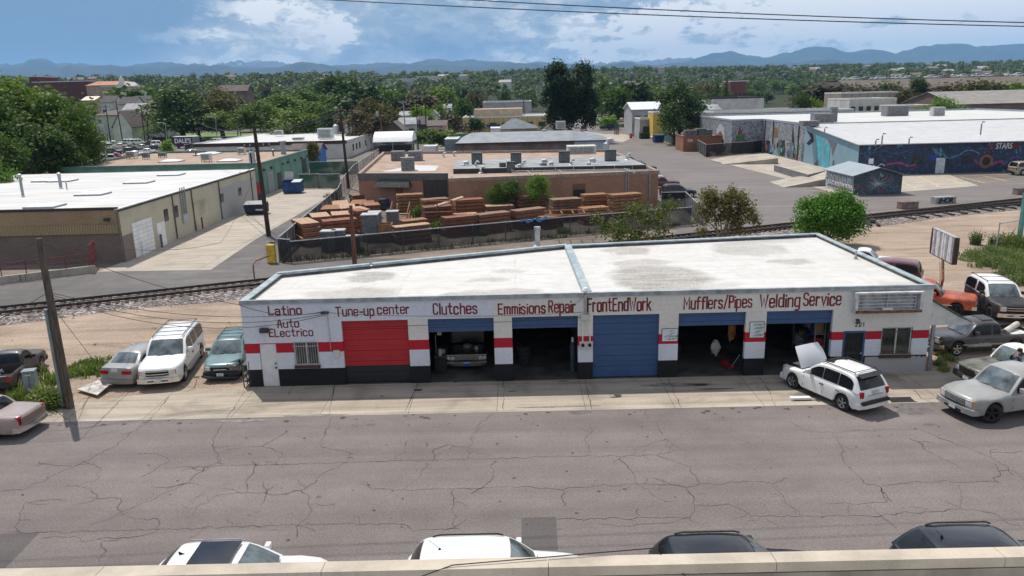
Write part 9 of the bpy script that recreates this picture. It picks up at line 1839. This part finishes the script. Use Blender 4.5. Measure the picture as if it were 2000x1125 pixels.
b=B(); blobmesh(b,(.0,0,1.73),.115,hairm,8,.15,(1.0,.92,.85),3); b.build('hair',pr,world_coords=False,smooth=60)
for s in(-1,1):b=B(); b.box(-.08,s*.11-.05,0,.2,s*.11+.05,.09,shoe); b.build('shoe',pr,world_coords=False,bevel=.03)
# ---------------------------------------------------------------- mountains
def ridge(name,D,pts,depth,seed,mat,spur=.28,extra=2):
 P=[(x,y)for x,y in pts]; NXr=420; NT=20; vs=[]
 x0,x1=P[0][0],P[-1][0]
 for i in range(NXr+1):
  px=x0+(x1-x0)*i/NXr; py=interp(P,px)+extra; q=onY(px,py,D); H=q.z*(1+.075*noise.fractal(Vector((i*.13,seed,0)),.7,2.1,6))
  for j in range(NT+1):
   t=j/NT; f=(1-abs(t-.6)/.6)if t<.6 else(1-(t-.6)/.4*.9); y=D+(t-.6)*depth
   n=noise.fractal(Vector((q.x/900+seed,t*2.6,seed*.7)),1.0,2.0,5); z=H*max(0,f)**.8*(1+spur*n*(1-max(0,f)**3)*1.6)
   vs.append((q.x*(y/D),y,max(-40,z if 0<t<1 else-40)))
 b=B(); b.add(vs,[(i*(NT+1)+j,(i+1)*(NT+1)+j,(i+1)*(NT+1)+j+1,i*(NT+1)+j+1)for i in range(NXr)for j in range(NT)],mat); o=b.build(name,smooth=70); tag(o,kind='structure'); return o
forest_m=dirt_mat('mountain_forest',(.085,.09,.06),(.035,.05,.032)); forest_m.node_tree.nodes
for n_ in forest_m.node_tree.nodes:
 if n_.type=='TEX_NOISE':n_.inputs['Scale'].default_value*=.012
def snow_mat():
 m,nt,p=nmat('mountain_snow'); v=posn(nt); sep=nd(nt,'ShaderNodeSeparateXYZ'); nt.links.new(v,sep.inputs[0]); n=tnoise(nt,v,.004,8,.7,.5)
 k=mth(nt,'ADD',mth(nt,'DIVIDE',mth(nt,'SUBTRACT',sep.outputs[2],640),300),mth(nt,'MULTIPLY',mth(nt,'SUBTRACT',n,.5),3.2)); c=ramp(nt,k,[(.35,(.1,.1,.11)),(.5,(.8,.82,.86))]); nt.links.new(c,p.inputs['Base Color']); p.inputs['Roughness'].default_value=.9; return m
front=[(-500,130),(0,131),(60,128),(110,131),(150,127),(220,126),(290,130),(350,125),(420,128),(500,133),(545,128),(585,118),(612,120),(640,126),(665,130),(692,127),(750,131),(800,127),(850,125),(940,128),(1000,121),(1060,124),(1130,122),(1165,127),(1212,120),(1250,126),(1320,122),(1400,118),(1470,124),(1560,121),(1600,116),(1700,119),(1800,122),(1900,116),(2000,114),(2600,112)]
midr=[(-600,120),(0,122),(30,119),(70,117),(120,122),(160,124),(220,127),(290,123),(312,119),(345,122),(420,128),(560,129),(700,124),(760,120),(805,122),(850,112),(900,121),(960,117),(1000,119),(1060,122),(1120,125),(1180,126),(1300,124),(1345,116),(1382,103),(1430,100),(1490,110),(1530,101),(1588,90),(1620,93),(1655,98),(1705,93),(1750,102),(1795,88),(1840,86),(1872,83),(1905,89),(1950,86),(1985,83),(2050,88),(2700,80)]
snowr=[(300,128),(420,124),(445,118),(470,115),(490,120),(520,117),(545,118),(575,124),(640,127),(760,124),(900,122),(1180,122),(1215,117),(1245,119),(1280,115),(1320,112),(1350,110),(1380,118),(1450,125)]
ridge('mountains',9500,front,2600,3,forest_m,.42); ridge('mountains',12500,midr,2600,8,forest_m,.42); ridge('mountains',15000,snowr,2400,5,snow_mat(),.3)
# ---------------------------------------------------------------- the air
b=B(); b.box(-17000,-9200,-60,17000,17500,900,M('x',(1,1,1))); hz=b.build('haze'); hz.data.materials.clear(); m=bpy.data.materials.new('haze_air'); m.use_nodes=True; nt=m.node_tree; nt.nodes.clear(); out=nd(nt,'ShaderNodeOutputMaterial'); pv=nd(nt,'ShaderNodeVolumePrincipled'); pv.inputs['Density'].default_value=7.5e-5; pv.inputs['Color'].default_value=(.3,.6,1.0,1); pv.inputs['Anisotropy'].default_value=.0; nt.links.new(pv.outputs[0],out.inputs['Volume']); hz.data.materials.append(m); tag(hz,kind='stuff')
